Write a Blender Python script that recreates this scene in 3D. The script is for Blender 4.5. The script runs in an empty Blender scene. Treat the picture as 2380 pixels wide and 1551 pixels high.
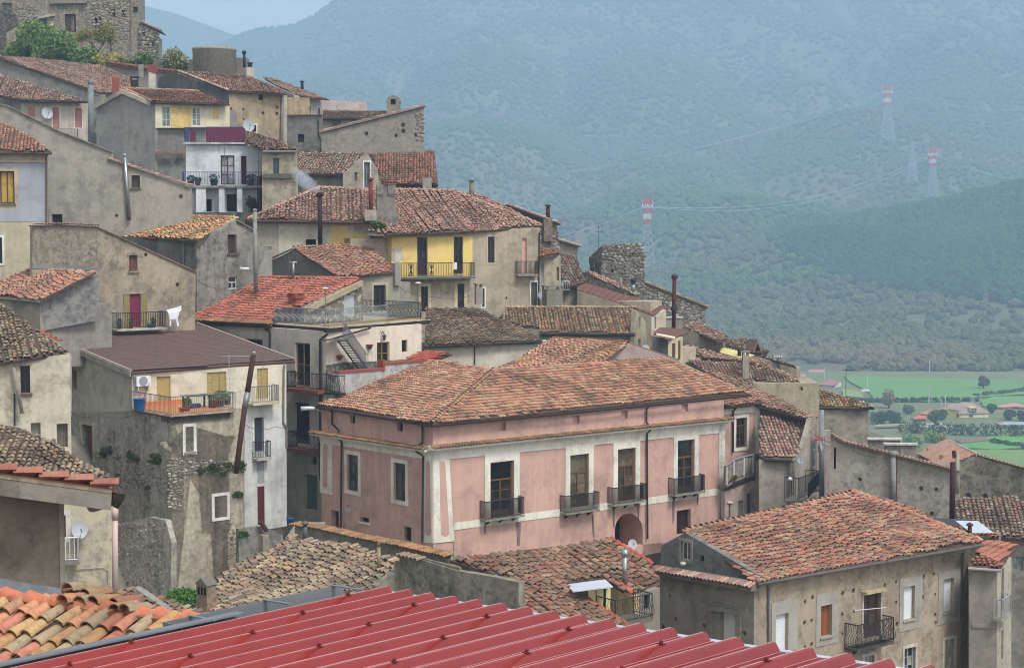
import bpy, bmesh, math, random
import numpy as np
from mathutils import Vector, Matrix
from mathutils.geometry import tessellate_polygon
R_ = math.radians
random.seed(7); rng = np.random.default_rng(11)
scene = bpy.context.scene
COL = scene.collection

# ------------------------------------------------------------------ camera
F = 4000.0; CX, CY = 1189.5, 775.5; HOR = 520.0      # survey units: a 2379 x 1551 frame
PITCH = math.atan((CY - HOR) / F)
cam = bpy.data.cameras.new('camera'); cam.sensor_width = 36.0; cam.lens = 36.0 * F / 2379.0
cam.clip_start = 0.5; cam.clip_end = 30000
camo = bpy.data.objects.new('camera', cam); COL.objects.link(camo)
camo.location = (0, 0, 0); camo.rotation_euler = (math.pi / 2 - PITCH, 0, 0)
scene.camera = camo

# ------------------------------------------------------------------ sky, sun, exposure
SUN_EL, SUN_AZ = R_(56), R_(140)                       # hazy bright day, light from behind and to the right
world = bpy.data.worlds.new('World'); scene.world = world; world.use_nodes = True
nt = world.node_tree; nt.nodes.clear()
sky = nt.nodes.new('ShaderNodeTexSky'); sky.sky_type = 'NISHITA'; sky.sun_disc = False
sky.sun_elevation = SUN_EL; sky.sun_rotation = SUN_AZ
sky.air_density = 1.0; sky.dust_density = 4.0; sky.ozone_density = 1.0; sky.altitude = 400
hsv = nt.nodes.new('ShaderNodeHueSaturation'); hsv.inputs['Saturation'].default_value = 0.06
bg = nt.nodes.new('ShaderNodeBackground'); bg.inputs['Strength'].default_value = 0.105
out = nt.nodes.new('ShaderNodeOutputWorld')
nt.links.new(sky.outputs[0], hsv.inputs['Color']); nt.links.new(hsv.outputs[0], bg.inputs['Color']); nt.links.new(bg.outputs[0], out.inputs[0])
sun = bpy.data.lights.new('sun', 'SUN'); sun.energy = 1.5; sun.angle = R_(14); sun.color = (1.0, 0.975, 0.935)
suno = bpy.data.objects.new('sun', sun); COL.objects.link(suno); suno.location = (60, -60, 120)
sd = Vector((math.sin(SUN_AZ) * math.cos(SUN_EL), math.cos(SUN_AZ) * math.cos(SUN_EL), math.sin(SUN_EL)))
suno.rotation_euler = sd.to_track_quat('Z', 'Y').to_euler()
vs = scene.view_settings; vs.view_transform = 'Standard'; vs.look = 'None'; vs.exposure = 1.02; vs.gamma = 1.0
vs.use_curve_mapping = False
cy = scene.cycles
cy.filter_width = 1.05; cy.use_denoising = True; cy.max_bounces = 5; cy.diffuse_bounces = 3; cy.glossy_bounces = 2; cy.transmission_bounces = 3
cy.transparent_max_bounces = 8; cy.volume_bounces = 3; cy.caustics_reflective = False; cy.caustics_refractive = False

# ------------------------------------------------------------------ survey helpers
FWD = Vector((0, math.cos(PITCH), -math.sin(PITCH))); UP = Vector((0, math.sin(PITCH), math.cos(PITCH)))
def ray(u, v): return Vector((1, 0, 0)) * ((u - CX) / F) - UP * ((v - CY) / F) + FWD
def at(u, v, d):
 r = ray(u, v); return r * (d / r.y)
def hit(u, v, p0, n):
 r = ray(u, v); return r * (p0.dot(n) / r.dot(n))
def vz(p, v):                                          # height at the distance of p that shows at row v
 r = ray(CX + F * p.x / p.y, v); return r.z * p.y / r.y
def crop(x0, y0): return lambda x, y: (x0 / 1.7217 + x / 4.0016, y0 / 1.7217 + y / 4.0016)
cA = crop(0, 0); cB = crop(800, 100); cC = crop(0, 480); cD = crop(900, 700); cE = crop(0, 1100); cG = crop(0, 1700)
cH = crop(0, 2003); cI = crop(700, 1100); cJ = crop(1200, 1500); cK = crop(2100, 1500); cL = crop(1900, 900)
cM = crop(2600, 1200); cN = crop(3072, 1400); cO = crop(3072, 2003); cQ = crop(2300, 1900); cS = crop(800, 2003)
def pts(c, *xy): return [c(xy[i], xy[i + 1]) for i in range(0, len(xy), 2)]
def vv(*xy): return [(xy[i], xy[i + 1]) for i in range(0, len(xy), 2)]
def rc(c, x0, y0, x1, y1): a = c(x0, y0); b = c(x1, y1); return (a[0], a[1], b[0], b[1])

class Face:
 def __init__(s, O, ex, ey): s.O, s.ex, s.ey = O.copy(), ex.normalized(), ey.normalized(); s.n = s.ex.cross(s.ey).normalized()
 def hit(s, u, v): return hit(u, v, s.O, s.n)
 def st(s, u, v): q = s.hit(u, v) - s.O; return (q.dot(s.ex), q.dot(s.ey))
 def W(s, a, b, h=0.0): return s.O + s.ex * a + s.ey * b + s.n * h
 def off(s, h): return Face(s.O + s.n * h, s.ex, s.ey)
def Wall(p, b): b = R_(b); return Face(p, Vector((math.cos(b), math.sin(b), 0)), Vector((0, 0, 1)))
def RoofP(p, b, pitch):
 b = R_(b); ex = Vector((math.cos(b), math.sin(b), 0)); g = Vector((-math.sin(b), math.cos(b), 0))
 return Face(p, ex, g * math.cos(R_(pitch)) + Vector((0, 0, 1)) * math.sin(R_(pitch)))
def RoofR(p, b, uv, run):
 bb = R_(b); g = Vector((-math.sin(bb), math.cos(bb), 0)); q = hit(uv[0], uv[1], p + g * run, g)
 pitch = math.degrees(math.atan2(q.z - p.z, run))
 if not 6 < pitch < 42: print('PITCH', round(pitch, 1), uv)
 return RoofP(p, b, max(4, min(50, pitch)))

# ------------------------------------------------------------------ colours and materials
def C(h, g=1.0):
 h = h.lstrip('#'); o = []
 for i in (0, 2, 4):
  c = int(h[i:i + 2], 16) / 255.0; c = c / 12.92 if c <= 0.04045 else ((c + 0.055) / 1.055) ** 2.4
  o.append(min(0.85, c * g))
 return tuple(o)
MATS = {}
def _nodes(name):
 m = bpy.data.materials.new(name); m.use_nodes = True; t = m.node_tree; b = t.nodes['Principled BSDF']; return m, t, b
def N(t, ty, **k):
 n = t.nodes.new(ty)
 for a, v in k.items():
  if a in n.inputs: n.inputs[a].default_value = v
  else: setattr(n, a, v)
 return n
def noise(t, src, scale, detail=4, rough=0.55):
 n = N(t, 'ShaderNodeTexNoise'); n.inputs['Scale'].default_value = scale; n.inputs['Detail'].default_value = detail
 n.inputs['Roughness'].default_value = rough; t.links.new(src, n.inputs['Vector']); return n.outputs['Fac']
def ramp(t, src, lo, hi):
 n = N(t, 'ShaderNodeMapRange'); n.inputs['From Min'].default_value = lo; n.inputs['From Max'].default_value = hi
 t.links.new(src, n.inputs['Value']); return n.outputs['Result']
def mix(t, fac, a, b, mode='MIX'):
 n = N(t, 'ShaderNodeMix', data_type='RGBA', blend_type=mode)
 for k, v in ((0, fac), (6, a), (7, b)):
  if hasattr(v, 'node'): t.links.new(v, n.inputs[k])
  elif isinstance(v, (int, float)): n.inputs[k].default_value = v
  else: n.inputs[k].default_value = (*v, 1.0)
 return n.outputs[2]
def math2(t, op, a, b):
 n = N(t, 'ShaderNodeMath', operation=op)
 for k, v in ((0, a), (1, b)):
  if hasattr(v, 'node'): t.links.new(v, n.inputs[k])
  else: n.inputs[k].default_value = v
 return n.outputs[0]
GAIN = 1.12
def plaster(base, stain='6b675f', amt=0.5, size=1.0, streak=0.4, pit=0.35, patch=None, bump=0.35, rubble=0.0):
 key = ('pl', base, stain, amt, size, streak, pit, patch, bump, rubble)
 if key in MATS: return MATS[key]
 m, t, b = _nodes('plaster_' + base); L = t.links
 pos = N(t, 'ShaderNodeNewGeometry').outputs['Position']
 mp = N(t, 'ShaderNodeMapping'); mp.inputs['Scale'].default_value = (1.0, 1.0, 0.12); L.new(pos, mp.inputs['Vector'])
 big = noise(t, pos, 0.42 / size, 7, 0.62); fine = noise(t, pos, 5.0, 6, 0.7); stk = noise(t, mp.outputs[0], 1.9, 5, 0.6)
 mid = noise(t, pos, 1.6, 6, 0.65)
 def dull(c):
  l = sum(c) / 3; k = .10 if max(c) - min(c) < .5 * max(c) else .08
  return tuple(x * (1 - k) + l * k for x in c)
 cb = dull(C(base, GAIN)); cs = dull(C(stain, GAIN))
 pv = N(t, 'ShaderNodeTexVoronoi'); pv.inputs['Scale'].default_value = 0.34; pw = N(t, 'ShaderNodeVectorMath', operation='ADD'); pn = N(t, 'ShaderNodeTexNoise'); pn.inputs['Scale'].default_value = 0.7; pn.inputs['Detail'].default_value = 5.0
 L.new(pos, pn.inputs['Vector']); L.new(pos, pw.inputs[0]); ps = N(t, 'ShaderNodeVectorMath', operation='SCALE'); ps.inputs['Scale'].default_value = 3.2; L.new(pn.outputs['Color'], ps.inputs[0]); L.new(ps.outputs[0], pw.inputs[1]); L.new(pw.outputs[0], pv.inputs['Vector'])
 psx = N(t, 'ShaderNodeSeparateColor'); L.new(pv.outputs['Color'], psx.inputs[0])
 c = mix(t, math2(t, 'MULTIPLY', ramp(t, big, 0.44, 0.66), amt), cb, cs)
 if patch: c = mix(t, ramp(t, mid, 0.54, 0.60), c, C(patch, GAIN))
 c = mix(t, math2(t, 'MULTIPLY', ramp(t, stk, 0.47, 0.74), streak), c, tuple(x * 0.47 for x in cs))
 c = mix(t, math2(t, 'MULTIPLY', ramp(t, mid, 0.40, 0.72), 0.3), c, tuple(min(.8, x * 1.2) for x in cb))
 blot = noise(t, pos, 0.85 / size, 9, 0.72)
 c = mix(t, math2(t, 'MULTIPLY', ramp(t, blot, 0.49, 0.63), amt * 0.85), c, tuple(x * 0.58 for x in cs))
 c = mix(t, math2(t, 'MULTIPLY', ramp(t, fine, 0.52, 0.70), min(1.0, pit * 1.3)), c, tuple(x * 0.42 for x in cs))
 c = mix(t, math2(t, 'MULTIPLY', psx.outputs[0], min(.4, amt * .4)), c, tuple(x * .72 for x in cb)); c = mix(t, math2(t, 'MULTIPLY', ramp(t, psx.outputs[1], .6, .9), amt * .5), c, tuple(min(.8, x * 1.18) for x in cb))
 hgt = fine
 if rubble:
  vo = N(t, 'ShaderNodeTexVoronoi'); vo.inputs['Scale'].default_value = 3.6; vo.inputs['Randomness'].default_value = 1.0
  wv = N(t, 'ShaderNodeVectorMath', operation='ADD'); nn = N(t, 'ShaderNodeTexNoise'); nn.inputs['Scale'].default_value = 2.5
  L.new(pos, nn.inputs['Vector']); sc = N(t, 'ShaderNodeVectorMath', operation='SCALE'); sc.inputs['Scale'].default_value = 0.35
  L.new(nn.outputs['Color'], sc.inputs[0]); L.new(pos, wv.inputs[0]); L.new(sc.outputs[0], wv.inputs[1]); L.new(wv.outputs[0], vo.inputs['Vector'])
  dist = vo.outputs['Distance']
  sep = N(t, 'ShaderNodeSeparateColor'); L.new(vo.outputs['Color'], sep.inputs[0])
  c2 = mix(t, sep.outputs[0], tuple(x * 0.6 for x in cb), tuple(min(.8, x * 1.3) for x in cb))
  c2 = mix(t, ramp(t, dist, 0.30, 0.55), c2, tuple(x * 0.35 for x in cs))
  c = mix(t, rubble, c, c2)
  hgt = math2(t, 'SUBTRACT', fine, math2(t, 'MULTIPLY', dist, 1.6 * rubble))
 L.new(c, b.inputs['Base Color']); b.inputs['Roughness'].default_value = 0.92; b.inputs['Specular IOR Level'].default_value = 0.15
 bp = N(t, 'ShaderNodeBump'); bp.inputs['Strength'].default_value = bump; bp.inputs['Distance'].default_value = 0.05
 L.new(hgt, bp.inputs['Height']); L.new(bp.outputs[0], b.inputs['Normal'])
 MATS[key] = m; return m
def flat(base, rough=0.6, metal=0.0, var=0.25, scale=3.0, spec=0.3, gain=1.05):
 key = ('fl', base, rough, metal, var, scale, spec)
 if key in MATS: return MATS[key]
 m, t, b = _nodes('paint_' + base); pos = N(t, 'ShaderNodeNewGeometry').outputs['Position']
 cb = C(base, gain); n = noise(t, pos, scale, 5, 0.65)
 c = mix(t, math2(t, 'MULTIPLY', ramp(t, n, 0.42, 0.72), var), cb, tuple(x * 0.45 for x in cb))
 t.links.new(c, b.inputs['Base Color']); b.inputs['Roughness'].default_value = rough; b.inputs['Metallic'].default_value = metal
 b.inputs['Specular IOR Level'].default_value = spec
 MATS[key] = m; return m
def wood(base): return flat(base, 0.75, 0, 0.5, 6.0, 0.2)
def glass(base='20262b', rough=0.08):
 key = ('gl', base, rough)
 if key in MATS: return MATS[key]
 m, t, b = _nodes('glass_' + base); pos = N(t, 'ShaderNodeNewGeometry').outputs['Position']
 n = noise(t, pos, 1.3, 2); c = mix(t, ramp(t, n, .45, .6), C(base), tuple(x * 0.5 for x in C(base)))
 t.links.new(c, b.inputs['Base Color']); b.inputs['Roughness'].default_value = rough; b.inputs['Specular IOR Level'].default_value = 0.5
 MATS[key] = m; return m
def tile_mat():
 if 'tile' in MATS: return MATS['tile']
 m, t, b = _nodes('fired_clay_tile'); L = t.links
 a = N(t, 'ShaderNodeAttribute', attribute_name='tint'); pos = N(t, 'ShaderNodeNewGeometry').outputs['Position']
 f = noise(t, pos, 9.0, 6, 0.7); g = noise(t, pos, 0.55, 5, 0.6)
 c = mix(t, math2(t, 'MULTIPLY', ramp(t, f, 0.50, 0.72), 0.62), a.outputs['Color'], C('4d463d'))
 c = mix(t, math2(t, 'MULTIPLY', ramp(t, g, 0.47, 0.66), 0.55), c, C('4f4339'))
 c = mix(t, math2(t, 'MULTIPLY', ramp(t, noise(t, pos, 2.2, 6, .65), 0.58, 0.68), 0.42), c, C('a39a74'))
 L.new(c, b.inputs['Base Color']); b.inputs['Roughness'].default_value = 0.9; b.inputs['Specular IOR Level'].default_value = 0.12
 bp = N(t, 'ShaderNodeBump'); bp.inputs['Strength'].default_value = 0.3; bp.inputs['Distance'].default_value = 0.02
 L.new(f, bp.inputs['Height']); L.new(bp.outputs[0], b.inputs['Normal'])
 MATS['tile'] = m; return m
DARK = lambda: flat('0e0d0d', 0.95, 0, 0.0, 1.0, 0.05)
IRON = lambda: flat('2b2b2d', 0.6, 0.3, 0.3)
IRONG = lambda: flat('77797c', 0.55, 0.4, 0.3)
RUST = lambda: flat('5b3029', 0.85, 0.1, 0.7, 4.0)
ZINC = lambda: flat('8b8f92', 0.45, 0.6, 0.35)
PIPE = lambda: flat('3a2c2a', 0.5, 0.2, 0.3)
WHITE = lambda: plaster('d8d4c8', 'a8a398', 0.55, 0.8, 0.3, 0.12, None, 0.12)

# ------------------------------------------------------------------ objects
WL = {}
def thing(name, label, cat, loc, group=None, kind=None):
 o = bpy.data.objects.new(name, None); COL.objects.link(o); o.location = loc; o.empty_display_size = 0.2
 WL[o.name] = Vector(loc); o['label'] = label; o['category'] = cat
 if group: o['group'] = group
 if kind: o['kind'] = kind
 return o
def tag(o, label=None, cat=None, group=None, kind=None):
 if label: o['label'] = label
 if cat: o['category'] = cat
 if group: o['group'] = group
 if kind: o['kind'] = kind
 return o
def place(o, c, parent):
 WL[o.name] = Vector(c)
 if parent is not None: o.parent = parent; o.location = Vector(c) - WL[parent.name]
 else: o.location = c
def mk(name, V, Fc, mat, parent=None, smooth=False, tint=None):
 V = np.array([tuple(p) for p in V], dtype=np.float64).reshape(-1, 3)
 c = Vector(((V[:, 0].min() + V[:, 0].max()) / 2, (V[:, 1].min() + V[:, 1].max()) / 2, V[:, 2].min()))
 me = bpy.data.meshes.new(name); me.from_pydata((V - np.array(c)).tolist(), [], Fc); me.materials.append(mat)
 if smooth: me.polygons.foreach_set('use_smooth', [True] * len(me.polygons))
 if tint is not None:
  a = me.color_attributes.new('tint', 'FLOAT_COLOR', 'POINT'); a.data.foreach_set('color', np.array(tint, dtype=np.float32).ravel())
 o = bpy.data.objects.new(name, me); COL.objects.link(o); place(o, c, parent); return o
class MB:
 def __init__(s): s.V = []; s.F = []
 def poly(s, P): i = len(s.V); s.V += [Vector(p) for p in P]; s.F.append(tuple(range(i, i + len(P))))
 def prism(s, P, e):
  i = len(s.V); n = len(P); s.V += [Vector(p) for p in P] + [Vector(p) + e for p in P]
  s.F.append(tuple(range(i + n, i + 2 * n))); s.F.append(tuple(reversed(range(i, i + n))))
  for k in range(n): s.F.append((i + k, i + (k + 1) % n, i + n + (k + 1) % n, i + n + k))
 def box(s, O, a, b, c):                            # corner and three edge vectors
  s.prism([O, O + a, O + a + b, O + b], c)
 def fbox(s, f, s0, s1, t0, t1, h0, h1):            # box on a face
  s.prism([f.W(s0, t0, h0), f.W(s1, t0, h0), f.W(s1, t1, h0), f.W(s0, t1, h0)], f.n * (h1 - h0))
 def tube(s, P, r, seg=6, r2=None, cap=True):
  P = [Vector(p) for p in P]; n = len(P); rings = []; prev = None
  for k in range(n):
   d = (P[min(k + 1, n - 1)] - P[max(k - 1, 0)])
   if d.length < 1e-6: d = Vector((0, 0, 1))
   d.normalize(); a = prev if prev is not None else (Vector((0, 0, 1)) if abs(d.z) < 0.9 else Vector((1, 0, 0)))
   x = a - d * a.dot(d)
   if x.length < 1e-5: x = d.orthogonal()
   x.normalize(); prev = x; y = d.cross(x); rr = r if r2 is None else r + (r2 - r) * k / max(1, n - 1)
   i = len(s.V); rings.append(i)
   for q in range(seg):
    an = 2 * math.pi * q / seg; s.V.append(P[k] + x * (math.cos(an) * rr) + y * (math.sin(an) * rr))
  for k in range(n - 1):
   for q in range(seg): s.F.append((rings[k] + q, rings[k] + (q + 1) % seg, rings[k + 1] + (q + 1) % seg, rings[k + 1] + q))
  if cap: s.F.append(tuple(reversed(range(rings[0], rings[0] + seg)))); s.F.append(tuple(range(rings[-1], rings[-1] + seg)))
 def lathe(s, c, prof, seg=12, cap=True):
  rings = []
  for r, z in prof:
   rings.append(len(s.V))
   for q in range(seg): an = 2 * math.pi * q / seg; s.V.append(Vector(c) + Vector((math.cos(an) * r, math.sin(an) * r, z)))
  for k in range(len(prof) - 1):
   for q in range(seg): s.F.append((rings[k] + q, rings[k] + (q + 1) % seg, rings[k + 1] + (q + 1) % seg, rings[k + 1] + q))
  if cap: s.F.append(tuple(reversed(range(rings[0], rings[0] + seg)))); s.F.append(tuple(range(rings[-1], rings[-1] + seg)))
 def build(s, name, mat, parent=None, smooth=False): return mk(name, s.V, s.F, mat, parent, smooth)

def area2(P): return sum(P[i][0] * P[(i + 1) % len(P)][1] - P[(i + 1) % len(P)][0] * P[i][1] for i in range(len(P)))
GROUND = []                                            # feet of the houses: terrain control points
def plate(h, f, outline, th, mat, name='trim', h0=0.0):
 P = [f.st(*p) for p in outline]
 if area2(P) < 0: P.reverse()
 m = MB(); m.prism([f.W(a, b, h0) for a, b in P], f.n * th); return m.build(name, mat, h)
def bar(h, f, u0, v0, u1, v1, hgt, th, mat, name='trim', h0=0.0):   # a straight band between two survey points, given height
 a = f.st(u0, v0); b = f.st(u1, v1); m = MB()
 m.prism([f.W(a[0], a[1], h0), f.W(b[0], b[1], h0), f.W(b[0], b[1] + hgt, h0), f.W(a[0], a[1] + hgt, h0)], f.n * th)
 return m.build(name, mat, h)

# ------------------------------------------------------------------ windows
def slats(m, f, s0, s1, t0, t1, h, pitch=0.09, tilt=0.02):
 n = max(2, int((t1 - t0) / pitch)); p = (t1 - t0) / n
 for k in range(n):
  a = t0 + k * p
  m.prism([f.W(s0, a, h + tilt), f.W(s1, a, h + tilt), f.W(s1, a + p * .92, h), f.W(s0, a + p * .92, h)], f.n * -0.012)
def window(h, f, s0, t0, s1, t1, kind, o):
 dep = o.get('dep', 0.18); w, hh = s1 - s0, t1 - t0; fr = o.get('fr') or wood('4a3428')
 nm = o.get('name', 'window'); m = MB(); H = -dep
 if kind == 'd':
  m.fbox(f, s0 - .02, s1 + .02, t0 - .02, t1 + .02, H - .04, H); w_ = m.build(nm, o.get('mat') or DARK(), h)
 elif kind in ('g', 'o'):
  b = o.get('bar', min(0.09, w * .09)); cols, rows = o.get('grid', (2, 2)); tr = o.get('tr', 0)
  m.fbox(f, s0, s0 + b, t0, t1, H, H + .06); m.fbox(f, s1 - b, s1, t0, t1, H, H + .06)
  m.fbox(f, s0 + b, s1 - b, t0, t0 + b, H, H + .06); m.fbox(f, s0 + b, s1 - b, t1 - b, t1, H, H + .06)
  x0, x1, y0, y1 = s0 + b, s1 - b, t0 + b, t1 - b; cells = []
  if tr:                                         # transom light on top
   yt = y1 - (y1 - y0) * tr; m.fbox(f, x0, x1, yt - b / 2, yt + b / 2, H, H + .06); cells.append((x0, x1, yt + b / 2, y1)); y1 = yt - b / 2
  base = o.get('kick', 0)
  if base: yk = y0 + (y1 - y0) * base; m.fbox(f, x0, x1, y0, yk, H, H + .045); y0 = yk
  cw = (x1 - x0) / cols; rh = (y1 - y0) / rows
  for i in range(1, cols): m.fbox(f, x0 + i * cw - b * .45, x0 + i * cw + b * .45, y0, y1, H, H + .055)
  for j in range(1, rows):
   for i in range(cols): m.fbox(f, x0 + i * cw + (b * .45 if i else 0), x0 + (i + 1) * cw - (b * .45 if i < cols - 1 else 0), y0 + j * rh - b * .22, y0 + j * rh + b * .22, H, H + .04)
  for i in range(cols):
   for j in range(rows): cells.append((x0 + i * cw, x0 + (i + 1) * cw, y0 + j * rh, y0 + (j + 1) * rh))
  w_ = m.build(nm, fr, h); pm = o.get('panes') or [glass(), glass('2e3234'), glass('15191c')]
  for k, (a, b_, c, d) in enumerate(cells):
   q = MB(); q.fbox(f, a - .01, b_ + .01, c - .01, d + .01, H - .03, H + .012); q.build('pane', pm[int(rng.integers(len(pm)))] if kind == 'g' else pm[min(k, len(pm) - 1)], w_)
  q = MB(); q.fbox(f, s0 - .03, s1 + .03, t0 - .03, t1 + .03, H - .08, H - .045); q.build('backing', DARK(), w_)
 elif kind == 's':                                  # closed roller shutter
  slats(m, f, s0, s1, t0, t1, H, o.get('pitch', .11), .008); m.fbox(f, s0, s1, t0, t1, H - .05, H - .015); w_ = m.build(nm, o.get('mat') or flat('d4d6d8', .5, 0, .12), h)
 elif kind == 'l':                                  # louvred leaves
  n = o.get('leaves', 2); b = .05; lw = w / n; w_ = None; fm = o.get('fr') or flat('8a7748', .6)
  m.fbox(f, s0, s1, t0, t1, H - .05, H - .02); w_ = m.build(nm, fm, h)
  for i in range(n):
   q = MB(); a, c = s0 + i * lw + .01, s0 + (i + 1) * lw - .01
   q.fbox(f, a, a + b, t0, t1, H - .018, H + .03); q.fbox(f, c - b, c, t0, t1, H - .018, H + .03)
   q.fbox(f, a + b, c - b, t0, t0 + b, H - .018, H + .03); q.fbox(f, a + b, c - b, t1 - b, t1, H - .018, H + .03)
   slats(q, f, a + b, c - b, t0 + b, t1 - b, H, .08, .025); q.build('shutter_leaf', fm, w_)
 elif kind == 'p':                                  # plank door
  n = max(2, int(w / .16)); lw = w / n
  m.fbox(f, s0, s1, t0, t1, H - .06, H - .03); w_ = m.build(o.get('name', 'door'), fr, h)
  for i in range(n):
   q = MB(); q.fbox(f, s0 + i * lw + .006, s0 + (i + 1) * lw - .006, t0, t1, H - .028, H + .01 * (i % 2)); q.build('plank', fr, w_)
 elif kind == 'n':                                  # blind niche
  m.fbox(f, s0 - .02, s1 + .02, t0 - .02, t1 + .02, H - .04, H); w_ = m.build('niche', o['mat'], h)
 if o.get('shut'):                                  # open louvred leaves folded back on the wall
  fm = o['shut']; lw = w * .5
  for a, c in ((s0 - lw - .02, s0 - .02), (s1 + .02, s1 + lw + .02)):
   q = MB(); b = .05; q.fbox(f, a, a + b, t0, t1, .02, .06); q.fbox(f, c - b, c, t0, t1, .02, .06); q.fbox(f, a + b, c - b, t0, t0 + b, .02, .06); q.fbox(f, a + b, c - b, t1 - b, t1, .02, .06)
   slats(q, f, a + b, c - b, t0 + b, t1 - b, .03, .08, .02); q.build('shutter_leaf', fm, w_)
 if o.get('sur'):
  sw, sm = o['sur'][0], o['sur'][1]; st = o['sur'][2] if len(o['sur']) > 2 else .04; q = MB(); top = o.get('lintel', sw)
  q.fbox(f, s0 - sw, s0, t0, t1, -.01, st); q.fbox(f, s1, s1 + sw, t0, t1, -.01, st); q.fbox(f, s0 - sw, s1 + sw, t1, t1 + top, -.01, st)
  if not o.get('door'): q.fbox(f, s0 - sw, s1 + sw, t0 - sw, t0, -.01, st)
  q.build('surround', sm, w_)
 if o.get('sill'):
  q = MB(); q.fbox(f, s0 - .1, s1 + .1, t0 - .1, t0 - .003, -.01, .12); q.build('sill', o['sill'], w_)
 if o.get('bars'):
  q = MB(); n = max(2, int(w / .13))
  for i in range(1, n): q.tube([f.W(s0 + w * i / n, t0, -.06), f.W(s0 + w * i / n, t1, -.06)], .009, 4)
  for j in range(1, max(2, int(hh / .25))): q.tube([f.W(s0, t0 + j * .25, -.06), f.W(s1, t0 + j * .25, -.06)], .009, 4)
  q.build('window_bars', IRON(), w_)
 return w_
def Wn(c, x0, y0, x1, y1, kind, **o): return (rc(c, x0, y0, x1, y1) if c else (x0, y0, x1, y1), kind, o)
def wall(h, f, outline, mat, wins=(), thick=0.32, name='wall', holes=()):
 P = [f.st(*p) for p in outline]
 if area2(P) < 0: P.reverse()
 loops = [P]; rect = []
 for r, kind, o in wins:
  um, vm = (r[0] + r[2]) / 2, (r[1] + r[3]) / 2
  s0, s1 = f.st(r[0], vm)[0], f.st(r[2], vm)[0]; t0, t1 = f.st(um, r[3])[1], f.st(um, r[1])[1]
  rect.append((s0, t0, s1, t1, kind, o)); loops.append([(s0, t0), (s1, t0), (s1, t1), (s0, t1)])
 hl = []
 for hpx in holes:                                  # (list of survey points, depth)
  Q = [f.st(*p) for p in hpx[0]]
  if area2(Q) < 0: Q.reverse()
  loops.append(Q); hl.append((Q, hpx[1]))
 fl = [Vector((a, b, 0)) for L_ in loops for a, b in L_]
 tri = tessellate_polygon([[Vector((a, b, 0)) for a, b in L_] for L_ in loops])
 m = MB(); m.V = [f.W(p.x, p.y) for p in fl]
 for t in tri:
  a, b, c = (fl[i] for i in t)
  m.F.append(tuple(t) if (b - a).cross(c - a).z > 0 else tuple(reversed(t)))
 k = 0
 for li, L_ in enumerate(loops):
  n = len(L_); dep = thick if li == 0 else (rect[li - 1][5].get('dep', .18) + .1 if li <= len(rect) else hl[li - 1 - len(rect)][1])
  i0 = len(m.V); m.V += [f.W(a, b, -dep) for a, b in L_]
  for j in range(n): m.F.append((k + j, k + (j + 1) % n, i0 + (j + 1) % n, i0 + j))
  if li > len(rect): m.F.append(tuple(range(i0, i0 + n)))
  k += n
 w_ = m.build(name, mat, h)
 for (s0, t0, s1, t1, kind, o) in rect: window(h, f, s0, t0, s1, t1, kind, o)
 lo = min(P, key=lambda q: q[1]); q = f.W((P[0][0] + P[len(P) // 2][0]) / 2, lo[1], -1.0); GROUND.append((q.x, q.y, q.z))
 return w_
def dots(f, c, xy, r=0.09, dep=0.3):                   # small put-log holes
 o = []
 for i in range(0, len(xy), 2):
  a, b = f.st(*c(xy[i], xy[i + 1])); rr = r * random.uniform(.8, 1.3)
  P = [f.W(a + math.cos(k * 1.047) * rr, b + math.sin(k * 1.047) * rr * 1.15) for k in range(6)]
  o.append(([(CX + F * (p.dot(Vector((1, 0, 0)))) / p.dot(FWD), CY - F * p.dot(UP) / p.dot(FWD)) for p in P], dep))
 return o
def body(h, f, u0, u1, v, depth, v1=None, mat=None, inset=.36, ins0=.36, ins1=.1):
 # the closed mass behind a facade, from its top row down to the foot
 s0, t = f.st(u0, v); s1, t_ = f.st(u1, v); tb = f.st((u0 + u1) / 2, v1 if v1 else v + 200)[1]
 m = MB(); m.fbox(f, s0 + ins0, s1 - ins1, tb, min(t, t_) - .05, -depth, -inset); o = m.build('rear_mass', mat or plaster('8d877c'), h)
 return o

# ------------------------------------------------------------------ roofs
PAL = {
 'mauve':   ['b08c80', 'bf9a86', '9b776b', '8a675c', 'c8aa90', '6c584e', 'c2806a', 'a6897c', 'b9a490', '7d6a5e'],
 'palazzo': ['bd8468', 'cc9a78', 'b87a66', 'c0a47c', 'b06c5a', '8c6854', 'ccac82', '6b5446', 'c28a6a', 'c8835f'],
 'lichen':  ['a89474', '96866c', 'b4a282', '7c7060', '544a44', 'a07660', 'b48c6a', '8a7a64', '665c50', '9c7c68'],
 'red':     ['c06a56', 'b25e4c', 'c87664', 'a45846', 'c4705a', 'b06250', 'cc806c', '8f5446', 'b86a54', 'c87a5c'],
 'mix':     ['b87862', 'a87264', 'c49a78', 'b86450', 'c88a5c', '846a5e', 'a08472', 'b89e80', 'b8705a', '76625a'],
 'grey':    ['a09080', 'c2b29a', '6e625a', '8a7868', 'ac7c66', '54493f', 'b8a48c', '94806e', 'a46c58', '7c6e62'],
 'fore':    ['c87a58', 'c0a068', 'b8aa84', 'cc9a6a', 'b0584a', 'd08a60', '9c9678', 'c47060', 'b88a50', 'a87a60'],
}
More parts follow.
